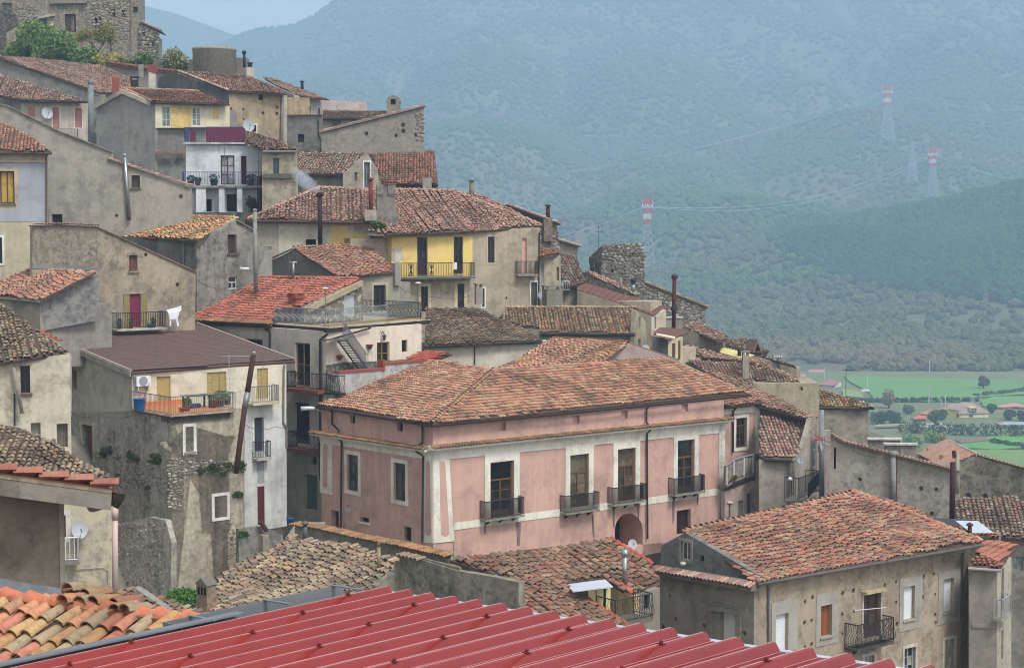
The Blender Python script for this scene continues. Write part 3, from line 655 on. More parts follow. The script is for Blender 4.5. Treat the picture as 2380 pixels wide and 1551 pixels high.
def fore_left():
 rp = at(245, 1408, 22.0); b = -28
 h = thing('tiled_house', 'near house with big orange and ochre tiles and ridge beside the red metal roof', 'house', rp - Vector((0, 0, 8)))
 f = RoofP(rp, b, 21)
 roof(h, f, vv(-60, 1379, 505, 1454, 560, 1640, -120, 1640), 'fore', wp=.25, row=.37, wild=.85, big=True, dark=.12, under='5a4636')
 ro = roof(h, RoofP(rp + Vector((0, 0, .02)), b, 2.0), vv(142, 1352, 200, 1368, 330, 1405, 490, 1452, 470, 1450, 155, 1404), 'fore', wild=1.4, dark=.05, name='rear_slope', under='a06a4a', indiv=200)
 A = f.hit(-40, 1379); B = f.hit(500, 1449); d = (B - A).normalized()
 m = MB(); m.tube([A + Vector((0, 0, -.17)), B + Vector((0, 0, -.17))], .14, 8); m.build('mortar_bed', plaster('8a7f6c', '5a5344', .6, .2, .2), ro)
 PAL['fore'] = ['bf7856', 'b89c68', 'a89e7a', 'c4966a', 'a85c4a', 'c48660', '948e70', 'b87058', 'b08a52', 'a07a5e']; PAL['ridgeorange'] = ['c8714e', 'cc7854', 'c46a4a', 'd07e5c', 'c87450', 'c06848', 'cc7450', 'c46e4e', 'cb7a58', 'c86f4c']
 ridge_tiles(ro, A - Vector((0, 0, .05)), B - Vector((0, 0, .05)), 'ridgeorange', .42, 1.3, big=True)
 # plastic pipe lying on the slope, bedded in mortar
 g = Face(rp, f.ex, Vector((0, 0, 1)))
 a = at(288, 1416, 23.5); c = at(498, 1444, 22.4); wire('waste_pipe', [a, a.lerp(c, .5) + Vector((0, 0, .02)), c], .055, flat('d6b6ac', .4, 0, .12), ro, 10)
 for k, (u, v, d) in enumerate(((322, 1418, 23.3), (508, 1442, 22.3))):
  m = MB(); p = at(u, v, d); m.lathe(p - Vector((0, 0, .12)), [(.16, 0), (.15, .1), (.09, .19), (.02, .21)], 9); m.build('mortar_lump', plaster('a8a294', '7a756a', .5, .2), ro, True)
 body(h, Wall(f.W(0, -.4, -.9), b), -40, 400, 1470, 1.2, 1900)
 # wall, verge and downpipe at the left edge of the picture
 h2 = thing('stucco_house', 'near grey stucco gable with a projecting concrete verge and a pale pink downpipe', 'house', at(60, 1372, 25) - Vector((0, 0, 7)))
 w = Wall(at(139, 1372, 25.0), 21); wm = plaster('867b6d', '655b4f', .6, .25, .2, .4, None, .5)
 wall(h2, w, vv(-60, 1130, 139, 1160, 141, 1400, -60, 1400), wm); body(h2, w, -60, 139, 1165, 4, 1900, ins0=.1)
 m = MB(); a = w.st(140, 1165); b_ = w.st(140, 1378); m.fbox(w, a[0] - .02, a[0] + .05, b_[1], a[1], -.05, .02); m.build('corner_trim', plaster('a89c8a'), h2)
 plate(h2, w, vv(-60, 1332, 141, 1366, 148, 1393, -60, 1360), .05, plaster('90949a', '6e7276', .5, .3, .3), 'flashing')
 v = Wall(at(258, 1150, 24.4), 21); top = pts(cG, -100, 478, 1040, 632, 1028, 790, -100, 640)
 P = [v.st(*p) for p in top]; P = P if area2(P) > 0 else P[::-1]
 m = MB(); m.prism([v.W(a, c, 0) for a, c in P], v.n * -.35); m.build('verge_beam', plaster('8b847a', '5f5a52', .7, .3, .5, .5), h2)
 P = [v.st(*p) for p in pts(cG, -100, 440, 1040, 600, 1040, 632, -100, 478)]; P = P if area2(P) > 0 else P[::-1]
 m = MB(); m.prism([v.W(a, c, .01) for a, c in P], v.n * -.3); m.build('mortar_bed', plaster('a39079', '6f6350', .6, .2), h2)
 m = MB(); P = [v.st(*p) for p in pts(cG, -100, 640, 780, 765, 790, 785, -100, 660)]; P = P if area2(P) > 0 else P[::-1]; m.prism([v.W(a, c, -.36) for a, c in P], v.n * -.5); m.build('soffit', plaster('5a5048'), h2)
 A = v.hit(*cG(-100, 425)); B = v.hit(*cG(1090, 590)); f2 = Face(B, -v.n, A - B); bk = (-v.n + Vector((0, 0, -.2))).normalized()
 PAL['verge'] = ['a8685a', 'b07466', '985644', 'b47c6c', '94563f', 'ac6e60', 'a4685a', '98523f', 'b07468', 'a86a5c']
 m = MB(); m.prism([A, B, B + bk * 1.4, A + bk * 1.4], Vector((0, 0, -.06))); ro = m.build('roof', plaster('8a5a4c'), h2)
 d = (B - A); n = 5
 for j in range(5):
  for i in range(n):
   p = B.lerp(A, i / n) + bk * (j * .26 + .02) + Vector((0, 0, .02 + .01 * (i % 2))) - WL[ro.name]; o = bpy.data.objects.new('roof_tile', tile_variant('verge', (i * 3 + j) % 10, True)); COL.objects.link(o); o.parent = ro
   y = -d.normalized() * (d.length / n * 1.12 / .5); x = bk * -1.2; z = x.cross(y).normalized() * 1.1
   z = z if z.z > 0 else -z; x = y.normalized().cross(z.normalized()) * 1.2
   o.matrix_basis = Matrix(((x.x, y.x, z.x, p.x), (x.y, y.y, z.y, p.y), (x.z, y.z, z.z, p.z), (0, 0, 0, 1)))
 p = v.hit(*cG(1100, 650)); m = MB(); seg = 8
 prof = [(-.08, .03), (-.075, -.06), (-.04, -.11), (.03, -.12), (.08, -.08), (.1, .0), (.11, .02)]
 m.prism([p + v.ex * a + Vector((0, 0, c)) for a, c in prof], bk * 3); m.build('gutter', flat('3b2f2b', .4, .3), h2)
 q = v.hit(*cG(1068, 760)); m = MB(); m.tube([p + Vector((0, 0, -.08)), q], .06, 10, .055); m.build('gutter_outlet', flat('2f2825', .4, .3), h2)
 e = v.hit(*cH(1072, 1000)); m = MB(); m.tube([q, e], .043, 12); m.tube([q + Vector((0, 0, .02)), q - Vector((0, 0, .18))], .05, 12); m.build('downpipe', flat('bfa8a0', .45, 0, .25), h2, True)
fore_left()

# ================================================================== the pink palazzo
PINK = lambda: plaster('c29a8b', 'a08378', .5, 1.4, .36, .16, None, .15)
def palazzo():
 K = at(*cJ(1236, 458), 95.0); a = 40; fr = Wall(K, a); fl = Wall(K, a - 90); wm = PINK(); wh = plaster('dbd5c4', 'b3aa94', .5, .9, .35, .12, None, .1)
 h = thing('pink_palazzo', 'large pink palazzo with white pilasters, arched entrance and four small balconies', 'palazzo', K - Vector((0, 0, 9)))
 brw = wood('6b4a30'); gr = wood('4d4640'); cur = [glass('6b6250', .25), glass('746a58', .25), glass('4a4438', .15)]; dk = [glass('1c1e20'), glass('2b2a28'), glass('30302c')]
 D = dict(kind='g', grid=(2, 3), tr=.3, kick=.22, fr=brw, dep=.2, bar=.1, name='balcony_door')
 def dd(c, x0, y0, x1, y1, sw, panes): o = dict(D); o.pop('kind'); o.update(panes=panes, sur=(sw, wh, .06), door=True, lintel=.55); return Wn(c, x0, y0, x1, y1, 'g', **o)
 wins = [dd(cJ, 1765, 800, 1985, 1345, .42, dk), dd(cK, 415, 735, 588, 1285, .38, cur), dd(cK, 858, 680, 1022, 1205, .38, cur), dd(cK, 1415, 600, 1570, 1125, .38, dk)]
 wins += [Wn(cK, 1410, 1250, 1540, 1475, 'g', grid=(2, 1), fr=wood('4c2a22'), dep=.3, panes=[glass('2a1512', .6)])]
 for c, r in ((cJ, (1838, 435, 1915, 515)), (cK, (445, 375, 508, 455)), (cK, (895, 330, 955, 405)), (cK, (1458, 265, 1515, 340))): wins.append(Wn(c, *r, 'n', mat=wm, dep=.22))
 arch = []
 for k in range(13): an = math.pi * (1 - k / 12); arch.append(cK(965 + 130 * math.cos(an), 1440 - 160 * math.sin(an) + (1 if k else 0)))
 arch = [cK(835, 1690)] + arch + [cK(1095, 1680)]
 wall(h, fr, [cJ(1236, 458), cK(1850, 213), cK(1850, 1500), cJ(1236, 1760)], wm, wins, holes=[(arch, 2.2)], name='front_wall')
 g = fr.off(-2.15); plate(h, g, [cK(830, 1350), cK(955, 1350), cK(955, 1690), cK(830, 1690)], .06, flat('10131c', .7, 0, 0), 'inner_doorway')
 wl = [Wn(cJ, 438, 738, 545, 1075, 'g', grid=(2, 3), tr=.24, fr=gr, dep=.2, panes=[glass('5d5c58', .3), glass('26282b'), glass('4a4a48', .3)], sur=(.22, wh, .06), name='window'),
   Wn(cJ, 873, 815, 985, 1165, 'g', grid=(2, 3), tr=.24, fr=gr, dep=.2, panes=[glass('66645f', .3), glass('3a3c3e'), glass('55544f', .3)], sur=(.22, wh, .06)),
   Wn(cJ, 462, 370, 512, 450, 'd', dep=.25, name='attic_opening'), Wn(cJ, 902, 438, 955, 520, 'd', dep=.25, name='attic_opening'), Wn(cJ, 560, 1320, 640, 1365, 'd', dep=.25, name='vent_slot', sill=wh),
   Wn(cJ, 962, 1408, 1035, 1540, 'd', dep=.25, bars=True), Wn(cJ, 285, 1255, 360, 1440, 'p', dep=.4, fr=wood('3d302c'), name='door')]
 wall(h, fl, [cJ(200, 312), cJ(1236, 458), cJ(1236, 1760), cJ(200, 1560)], wm, wl, name='side_wall')
 e = fr.st(*cK(1850, 213))[0]; q = -fl.st(*cJ(200, 312))[0]; print('palazzo', round(e, 1), round(q, 1))
 m = MB(); O = K - Vector((0, 0, 12)); m.box(O + fr.ex * .5 - fl.ex * 2.5, fr.ex * (e - .6), -fl.ex * (q - 2.6), Vector((0, 0, 11.6))); m.build('rear_mass', plaster('9a8278'), h)
 # white render trim
 plate(h, fr, [cJ(1236, 735), cJ(1385, 735), cJ(1390, 900), cJ(1412, 1250), cJ(1430, 1540), cJ(1236, 1560)], .05, wh, 'pilaster')
 plate(h, fl, [cJ(1148, 740), cJ(1240, 735), cJ(1240, 1560), cJ(1143, 1552)], .05, wh, 'pilaster')
 plate(h, fl, [cJ(196, 560), cJ(300, 578), cJ(300, 1112), cJ(190, 1090)], .05, wh, 'pilaster')
 def oval(f, c, x0, x1, y0, y1, x0b=None, x1b=None):
  x0b = x0 if x0b is None else x0b; x1b = x1 if x1b is None else x1b; P = []
  for k in range(9): an = math.pi * k / 8; P.append(c((x0 + x1) / 2 + (x1 - x0) / 2 * math.cos(an), y0 + 35 - 35 * math.sin(an)))
  for k in range(9): an = math.pi * k / 8; P.append(c((x0b + x1b) / 2 - (x1b - x0b) / 2 * math.cos(an), y1 - 35 + 35 * math.sin(an)))
  plate(h, f, P, .065, wm, 'inlay')
 oval(fr, cJ, 1292, 1345, 795, 1495, 1305, 1382); oval(fl, cJ, 1178, 1215, 795, 1490, 1172, 1228); oval(fl, cJ, 220, 262, 635, 1050)
 a0, a1 = cJ(1236, 690), cK(1860, 430)
 plate(h, fr, [a0, a1, cK(1860, 530), cJ(1236, 792)], .045, wh, 'frieze'); plate(h, fl, [cJ(180, 540), cJ(1240, 690), cJ(1240, 790), cJ(190, 625)], .045, wh, 'frieze')
 plate(h, fr, [cK(1800, 440), cK(1856, 430), cK(1850, 1400), cK(1800, 1400)], .05, plaster('cfcabb', '9a9588', .7, .6, .3), 'pilaster')
 for f, p0, p1 in ((fr, cJ(1236, 690), cK(1880, 420)), (fl, cJ(165, 540), cJ(1240, 690))):
  bar(h, f, *p0, *p1, .16, .22, wh, 'cornice'); bar(h, f, *(p0[0], p0[1] + 7), *(p1[0], p1[1] + 7), .12, .12, wh, 'cornice')
 plate(h, fr, [cJ(1425, 1372), cK(1800, 1050), cK(1800, 1112), cJ(1427, 1438)], .03, wh, 'string_course')
 PAL['moss'] = ['b08258', '9a7e4c', 'b06c4c', '8f7a48', 'a05c44', '5f5038', 'b08e5c', '86684a', '6e5a40', 'a87c4c']
 ledge(h, fr, cJ(1190, 655), cK(1900, 385), 'moss', .5, .16, .08, wh); ledge(h, fl, cJ(150, 510), cJ(1225, 668), 'moss', .5, .16, .08, wh)
 for c, uL, uR, v, vR in ((cJ, 1725, 2085, 1350, 1312), (cK, 378, 692, 1290, 1255), (cK, 822, 1130, 1210, 1180), (cK, 1385, 1673, 1118, 1092)):
  p0 = c(uL, v); p1 = c(uR, vR); balcony(h, fr, p0[0], p1[0], p0[1], .55, 1.05, IRON(), plaster('8c8a7c', '55543f', .7, .2, .5), .06, 0, .08, p1[1], 3)
 stn = plaster('7f6a64', '5c504c', .6, .2, .6)
 for P in ((cJ(2012, 1362), cJ(2050, 1358), cJ(2042, 1580), cJ(2018, 1580)), (cK(620, 1295), cK(634, 1292), cK(642, 1500), cK(632, 1510)), (cK(815, 1222), cK(832, 1220), cK(828, 1420), cK(818, 1400)), (cK(1044, 1200), cK(1062, 1198), cK(1056, 1330), cK(1048, 1300)), (cK(1368, 1132), cK(1390, 1130), cK(1384, 1340), cK(1372, 1380)), (cK(1596, 1108), cK(1610, 1106), cK(1606, 1210), cK(1599, 1190)), (cJ(1712, 1375), cJ(1726, 1374), cJ(1720, 1480), cJ(1714, 1460))): plate(h, fr, list(P), .034, stn, 'run_off_stain')
 ho = K  # roof: two slopes meeting on a hip
 eR = fr.off(.45); eL = fl.off(.45)
 Eo = eR.W(-.45, fr.st(*cJ(1225, 440))[1] - .02)
 # hip foot: where both eaves meet
 fR = RoofR(Eo, a, (1150, 858), 5.9); P3 = fR.hit(1150, 858)
 g = Vector((-math.sin(R_(a - 90)), math.cos(R_(a - 90)), 0)); run = (P3 - Eo).dot(g); fL = RoofP(Eo, a - 90, math.degrees(math.atan2(P3.z - Eo.z, run)))
 print('palazzo pitch', math.degrees(math.atan2(fR.ey.z, math.hypot(fR.ey.x, fR.ey.y))), math.degrees(math.atan2(P3.z - Eo.z, run)))
 roof(h, fR, [Eo] + [fR.hit(*p) for p in (cK(1888, 178), (1745, 915), (1545, 834))] + [P3], 'palazzo', wild=.45, gut=PIPE(), row=.38, dark=.16, name='roof')
 roof(h, fL, [fL.hit(*cJ(155, 280)), Eo, P3, fL.hit(1008, 834)], 'palazzo', wild=.45, gut=PIPE(), row=.38, dark=.2, name='side_roof')
 rr = [o for o in h.children if o.name.startswith('roof')][0]; ridge_tiles(rr, Eo + Vector((0, 0, .05)), P3 + Vector((0, 0, .05)), 'palazzo', .36, 1.2); ridge_tiles(rr, P3, fR.hit(1545, 834), 'palazzo', .38, 1.1)
 m = MB(); T = fR.hit(1545, 834); m.poly([P3, T, T + Vector((-3.5, 5, -2)), P3 + Vector((-3.5, 5, -2))]); m.build('rear_slope', plaster('8a6a58'), h)
 for f, P in ((fl, pts(cJ, 1112, 436, 1138, 480, 1138, 625, 1075, 670, 1078, 705, 1143, 752, 1137, 1550)), (fl, pts(cJ, 272, 308, 298, 350, 298, 450, 362, 515, 330, 562, 386, 620, 377, 1450)), (fr, pts(cK, 1152, 285, 1130, 325, 1130, 440, 1180, 490, 1135, 545, 1140, 1520))):
  f_ = f; pipe(h, f_, P, .06, PIPE(), .14)
 m = MB(); p0 = fl.st(*cJ(422, 1225)); p1 = fl.st(*cJ(473, 1272)); m.fbox(fl, p0[0], p1[0], p1[1], p0[1], 0, .03); pl = m.build('street_plaque', flat('b8b2a8', .5, 0, .1), h)
 m = MB()
 for k in range(3): m.fbox(fl, p0[0] + .12, p1[0] - .1 - .1 * (k % 2), p1[1] + .1 + k * .13, p1[1] + .13 + k * .13, .03, .032)
 m.build('lettering', flat('77716a', .6), pl)
 # set-back end block with its own eave
 fb = fr.off(-1.6);
 wall(h, fb, [cK(1835, 255), cK(2178, 262), cK(2178, 760), cK(1835, 1500)], wm, [Wn(cK, 1958, 395, 2058, 672, 'g', grid=(2, 3), tr=.25, fr=wood('4f4436'), dep=.2, panes=dk, sur=(.2, wh, .06))], name='end_wall')
 plate(h, fb, [cK(1840, 268), cK(2178, 262), cK(2178, 340), cK(1840, 365)], .04, wh, 'frieze'); plate(h, fb, [cK(2135, 340), cK(2180, 336), cK(2180, 725), cK(2138, 725)], .05, wh, 'pilaster')
 pipe(h, fb, pts(cK, 1972, 292, 1935, 340, 1935, 715), .06, PIPE(), .12)
 fB = RoofP(fb.off(.4).hit(*cK(2030, 268)), a, 17); roof(h, fB, [cK(1850, 292), cK(2225, 248), (1760, 925), (1640, 868), (1560, 845), cK(1870, 190)], 'palazzo', wild=.5, gut=PIPE(), dark=.16, name='end_roof')
 s0 = fb.st(*cK(1835, 1000))[0]; s1 = fb.st(*cK(2178, 500))[0]; t0 = fb.st(*cK(2178, 300))[1]
 m = MB(); m.fbox(fb, s0 - 1, s1 - .1, t0 - 12, t0 - .3, -8, -.4); m.build('rear_mass', plaster('9a8278'), h)
 # curved loggia terrace with concrete posts, right end
 gm = plaster('8c857b', '5c5850', .7, .3, .6); lm = plaster('b39c93', '7f7a76', .8, .4, .7)
 f3 = fr.off(-.2); P0 = [(1858, 860), (1870, 850), (1935, 800), (2030, 765), (2115, 745), (2205, 738)]; P1 = [(1858, 1075), (1905, 1055), (1960, 1010), (2040, 980), (2120, 950), (2225, 925)]
 W3 = [hit(*cK(x, y), K + fr.n * (.9 if i in (1, 2, 3) else .6), fr.n) for i, (x, y) in enumerate(P0)]
 lo = [p - Vector((0, 0, 1.15)) for p in W3]; m = MB()
 for i in range(5): m.prism([lo[i], lo[i + 1], W3[i + 1], W3[i]], fr.n * -.1)
 te = m.build('terrace_parapet', gm, h); m = MB(); m.tube([p + Vector((0, 0, .04)) for p in W3], .07, 6); m.build('parapet_rail', flat('77797c', .8), te)
 for i, p in enumerate(W3): m = MB(); m.box(lo[i] - fr.ex * .07 + fr.n * .0, fr.ex * .14, fr.n * .09, Vector((0, 0, 1.15))); m.build('parapet_post', plaster('b8b4aa'), te)
 m = MB(); m.prism([p - Vector((0, 0, .18)) + fr.n * .08 for p in lo] + [lo[-1] - fr.n * 2.2 - Vector((0, 0, .18)), lo[0] - fr.n * 2.2 - Vector((0, 0, .18))], Vector((0, 0, .16))); m.build('terrace_slab', gm, te)
 fl3 = Face(lo[0] + fr.n * -.25, (lo[-1] - lo[0]).normalized() * 1.0, Vector((0, 0, 1))); ex = Vector((lo[-1].x - lo[0].x, lo[-1].y - lo[0].y, 0)); fl3 = Face(lo[1] - fr.n * .3, ex, Vector((0, 0, 1)))
 wall(h, fl3, [cK(1856, 1085), cK(2235, 940), cK(2240, 1420), cK(1856, 1480)], lm, [Wn(cK, 1980, 1165, 2030, 1330, 'n', mat=gm, dep=.15), Wn(cK, 2062, 1095, 2112, 1285, 'p', fr=wood('5a4a46'), dep=.2, sill=wh), Wn(cK, 1893, 1190, 1908, 1370, 'd', dep=.2)], name='loggia_wall')
 plate(h, fl3, pts(cK, 1878, 1172, 1925, 1172, 1925, 1186, 1878, 1186), .1, wh, 'ledge'); plate(h, fl3, pts(cK, 2120, 1140, 2185, 1135, 2175, 1195, 2130, 1195), .18, plaster('b9ada0'), 'niche_hood')
 shrub('wall_plant', 'dry tuft growing on the curved terrace edge', lo[2] + fr.n * .1, .3, 160, .09, leaf_mat('6a6238', '4a4630'), 5, .7, 'plant')
palazzo()

# ================================================================== stone house lower right
def stone_house():
 K = at(*cQ(1665, 1022), 72.0); a = 39; fr = Wall(K, a); fl = Wall(K, a - 90)
 wm = plaster('a3937e', '7a6e60', .75, .5, .55, .55, '8d8070', .55); wm2 = plaster('998d7d', '6d665c', .7, .6, .5, .5, '86796a', .45); gp = plaster('9b968c', '7c776e', .4, .7, .3, .2, None, .15)
 h = thing('stone_house', 'big tan stone house with a red tile hipped roof and grey window bands, lower right', 'house', K - Vector((0, 0, 9)))
 ws = flat('d2d4d6', .5, 0, .12); D = dict(mat=ws, dep=.16)
 def gband(u0, v0, u1, v1): plate(h, fr, pts(cO, u0, v0 + 12, u1, v0 - 22, u1, v1 - 22, u0, v1 + 12), .025, gp, 'render_band')
 wins = [Wn(cO, 68, 1048, 185, 1400, 's', **D), Wn(cO, 488, 965, 590, 1255, 'l', leaves=2, fr=wood('8a5630'), dep=.2), Wn(cO, 1258, 790, 1360, 1100, 's', **D), Wn(cO, 1630, 718, 1722, 1025, 's', **D),
   Wn(cO, 882, 860, 1042, 1270, 'g', grid=(2, 3), kick=.3, fr=wood('4e3d38'), dep=.2, bar=.08, panes=[glass('3b2f2f', .5), glass('4a3c3a', .5)], name='balcony_door', sur=(.1, plaster('b8ae9c'), .05), door=True),
   Wn(cO, 1265, 1360, 1368, 1620, 'g', grid=(2, 3), fr=flat('8d9aa0', .5), dep=.18, panes=[glass('c4b894', .4), glass('bfb28e', .4), glass('262b2e')], sur=(.14, plaster('c0b8a6'), .03)),
   Wn(cO, 1637, 1282, 1732, 1620, 'g', grid=(2, 3), fr=flat('8d9aa0', .5), dep=.18, panes=[glass('c4b894', .4), glass('c9bd98', .4)], sur=(.14, plaster('c0b8a6'), .03)),
   Wn(cO, 893, 1435, 985, 1620, 'g', grid=(2, 2), fr=flat('8d9aa0', .5), dep=.18, panes=[glass('9a9482', .4), glass('5c6064')], sur=(.14, plaster('c0b8a6'), .03))]
 hl = dots(fr, cO, [345, 935, 340, 1130, 345, 1355, 415, 895, 405, 1110, 405, 1330, 695, 857, 690, 1050, 690, 1232, 795, 830, 800, 1025, 1085, 780, 1192, 750, 1192, 940, 1200, 1140, 1445, 700, 1440, 892, 1540, 680, 1555, 865, 1555, 1055, 1560, 1130, 1860, 805, 1848, 900, 1845, 1500, 1100, 1500, 120, 1000])
 wall(h, fr, [cQ(1665, 1025), cO(1885, 425), cO(1885, 1800), cQ(1665, 2300)], wm, wins, holes=hl, name='front_wall')
 for r in ((30, 925, 272, 1400), (445, 852, 655, 1330), (1220, 705, 1430, 1190), (1580, 650, 1782, 1130)):
  u0, v0, u1, v1 = r; w = [x for x in wins if x[0][0] > cO(u0, 0)[0] and x[0][2] < cO(u1, 0)[0] and x[0][1] > cO(0, v0)[1] and x[0][3] < cO(0, v1 + 40)[1]][0][0]
  a0 = cO(u0, v0); a1 = cO(u1, v1); P0 = fr.st(a0[0], (a0[1] + a1[1]) / 2)[0]; P1 = fr.st(a1[0], (a0[1] + a1[1]) / 2)[0]; T1 = fr.st((a0[0] + a1[0]) / 2, a0[1])[1]; T0 = fr.st((a0[0] + a1[0]) / 2, a1[1])[1]
  um, vm = (w[0] + w[2]) / 2, (w[1] + w[3]) / 2; s0, s1 = fr.st(w[0], vm)[0], fr.st(w[2], vm)[0]; t0, t1 = fr.st(um, w[3])[1], fr.st(um, w[1])[1]
  m = MB(); m.fbox(fr, P0, s0, T0, T1, 0, .03); m.fbox(fr, s1, P1, T0, T1, 0, .03); m.fbox(fr, s0, s1, t1, T1, 0, .03); m.fbox(fr, s0, s1, T0, t0, 0, .03); m.build('render_band', gp, h)
  m = MB(); m.fbox(fr, s0 - .05, s1 + .05, t0 - .07, t0 - .002, .03, .1); m.build('sill', gp, h)
 p0 = cO(822, 1385); balcony(h, fr, p0[0], cO(1168, 0)[0], p0[1], .7, 1.1, IRON(), plaster('55504a', '33302c', .7, .3, .6), .085, .12, .1, cO(0, 1345)[1], 2)
 m = MB(); q0 = fr.off(.6).hit(*cO(805, 1015)); q1 = fr.off(.6).hit(*cO(1100, 988)); m.tube([q0, q1], .02, 5); m.build('drying_rail', flat('c8c8c8', .4), h)
 m = MB(); a0 = fr.st(*cO(868, 838)); a1 = fr.st(*cO(1062, 800)); m.prism([fr.W(a0[0], a0[1]), fr.W(a1[0], a1[1]), fr.W(a1[0], a1[1] - .12), fr.W(a0[0], a0[1] - .12)], fr.n * .3); m.build('hood_mould', plaster('b5a27c'), h)
 pipe(h, fr, pts(cQ, 1795, 1000, 1802, 1045, 1812, 2200), .055, flat('6a6a6c', .6)); pipe(h, fr, pts(cO, 1812, 480, 1800, 1560), .05, flat('55524e', .6))
 # gable side with pediment
 door = [Wn(cQ, 1352, 1262, 1500, 1620, 's', mat=flat('d6d4cc', .5, 0, .1), dep=.22, name='shutter_door', sur=(.28, plaster('8f897d', '6b665c', .5), .08), door=True)]
 wall(h, fl, [cQ(785, 905), cQ(1665, 1030), cQ(1665, 2300), cQ(785, 2300)], wm2, door, holes=dots(fl, cQ, [935, 1335, 1197, 1400, 815, 1408, 1575, 1465, 1630, 1395, 1640, 1115, 880, 1120], .1), name='side_wall')
 m = MB(); a0 = fl.st(*cQ(1270, 1200)); a1 = fl.st(*cQ(1530, 1240)); m.prism([fl.W(a0[0], a0[1]), fl.W(a1[0], a1[1]), fl.W(a1[0], a1[1] - .18), fl.W(a0[0], a0[1] - .18)], fl.n * .3); m.build('lintel_hood', plaster('857f74', '5e5a52'), h)
 plate(h, fl, pts(cQ, 905, 900, 925, 903, 910, 1070, 890, 1070), .07, plaster('8d8374'), 'chase')
 fg = fl.off(-.45); gm = plaster('7d7a74', '57544e', .8, .35, .5, .55, None, .4)
 wall(h, fg, pts(cQ, 800, 655, 1022, 530, 1700, 925, 1690, 1010, 800, 900), gm, [Wn(cQ, 988, 618, 1078, 792, 'g', grid=(2, 1), fr=flat('c9c4b4', .5), dep=.14, panes=[glass('4d5257'), glass('5a5f62')], sur=(.12, plaster('8f8b83'), .05)), Wn(cQ, 1162, 742, 1200, 800, 'd', dep=.2)], name='gable_wall')
 ledge(h, fl, cQ(770, 830), cQ(1720, 985), 'mauve', .55, .22, .14, plaster('7a7165', '514b44', .7, .3))
 bar(h, fl, *cQ(785, 918), *cQ(1668, 1040), .1, .2, plaster('857b6e'), 'cornice')
 E = fr.off(.35).hit(*cQ(1700, 985)); f = RoofR(E, a, (1790, 1188), 6.5)
 R = [cQ(1695, 990), cO(1992, 388), (2120, 1180), (1985, 1143), (1800, 1188), cQ(1020, 518)]
 roof(h, f, R, 'mix', wild=1.1, dark=.2, row=.36, sag=.1, ridge=[(cQ(1020, 518), (1800, 1188)), ((1800, 1188), (1985, 1143)), ((1985, 1143), (2284, 1258))], gut=plaster('5a5550'))
 p = [f.hit(*q) for q in R]; m = MB(); bk = Vector((-math.sin(R_(a)), math.cos(R_(a)), 0)) * 6 - Vector((0, 0, 2.2)); m.poly([p[4], p[3], p[3] + bk, p[4] + bk]); m.poly([p[3], p[2], p[1], p[1] + bk * .3, p[3] + bk]); m.build('rear_slope', plaster('8a5f52'), h)
 e = fr.st(*cO(1885, 425))[0]; q = -fl.st(*cQ(785, 905))[0]; m = MB(); O = K - Vector((0, 0, 12)); m.box(O + fr.ex * .5 - fl.ex * .9, fr.ex * (e - .6), -fl.ex * (q - 1), Vector((0, 0, 11.5))); m.build('rear_mass', plaster('8d8376'), h)
 # round stone on the ledge, little dish
 m = MB(); m.lathe(fl.off(.25).hit(*cQ(1003, 838)), [(.08, 0), (.15, .06), (.12, .14), (.05, .17)], 7); tag(m.build('ledge_stone', plaster('b5b0a4'), None, True), 'round pale stone resting on the tiled ledge below the small gable window', 'stone')
 # bay at the corner
 hb = thing('bay_house', 'narrow grey bay house with a flat-tiled hip roof at the stone house corner', 'house', at(2290, 1551, 79) - Vector((0, 0, 3)))
 K2 = at(*cO(2128, 640), 79); b1 = Wall(K2, -6); b2 = Wall(K2, 58); m1 = plaster('8a8378', '6b655c', .5, .8, .3, .2); m2 = plaster('a8a090', '857d70', .5, .6, .3)
 wall(hb, b1, pts(cO, 1870, 600, 2128, 640, 2128, 1900, 1870, 1900), m1, name='front_wall'); plate(hb, b1, pts(cO, 1895, 1140, 2128, 1150, 2128, 1178, 1895, 1168), .08, m1, 'string_course')
 wall(hb, b2, pts(cO, 2128, 640, 2262, 520, 2262, 1900, 2128, 1900), m2, [Wn(cO, 2168, 625, 2192, 1010, 'g', grid=(1, 3), fr=flat('9aa5ab', .5), panes=[glass('7f898e', .3)]), Wn(cO, 2168, 1200, 2188, 1470, 'p', fr=wood('7a6a5a'))], name='side_wall')
 q = b2.st(*cO(2160, 1080)); balcony(hb, b2, cO(2165, 0)[0], cO(2255, 0)[0], cO(0, 1100)[1], .35, .9, flat('9a9a9a', .5), plaster('a09a90'), .14)
 E2 = b1.off(.25).hit(*cO(2000, 610)); PAL['flatred'] = ['bf7a62', 'b87258', 'c4826a', 'b46c54', 'bd765e', 'c07e66', 'b06a54', 'ba7460', 'c28068', 'b67058']
 f1 = RoofR(E2, -6, cO(2000, 500), 1.6); roof(hb, f1, pts(cO, 1860, 605, 2165, 625, 2120, 560, 1990, 500, 1890, 540), 'flatred', wild=.4, gut=plaster('9a958c'), dark=.05, name='front_roof')
 E3 = b2.off(.25).hit(*cO(2170, 605)); f2 = RoofR(E3, 58, cO(1970, 440), 1.9); roof(hb, f2, pts(cO, 2165, 605, 2325, 412, 2130, 385, 1995, 365, 1930, 465, 2030, 525), 'flatred', wild=.3, dark=.05)
 s = b1.st(*cO(1870, 700))[0]; m = MB(); m.fbox(b1, s + .3, -.3, -12, -.2, -3, -.35); m.build('rear_mass', plaster('8d8376'), hb)
stone_house()
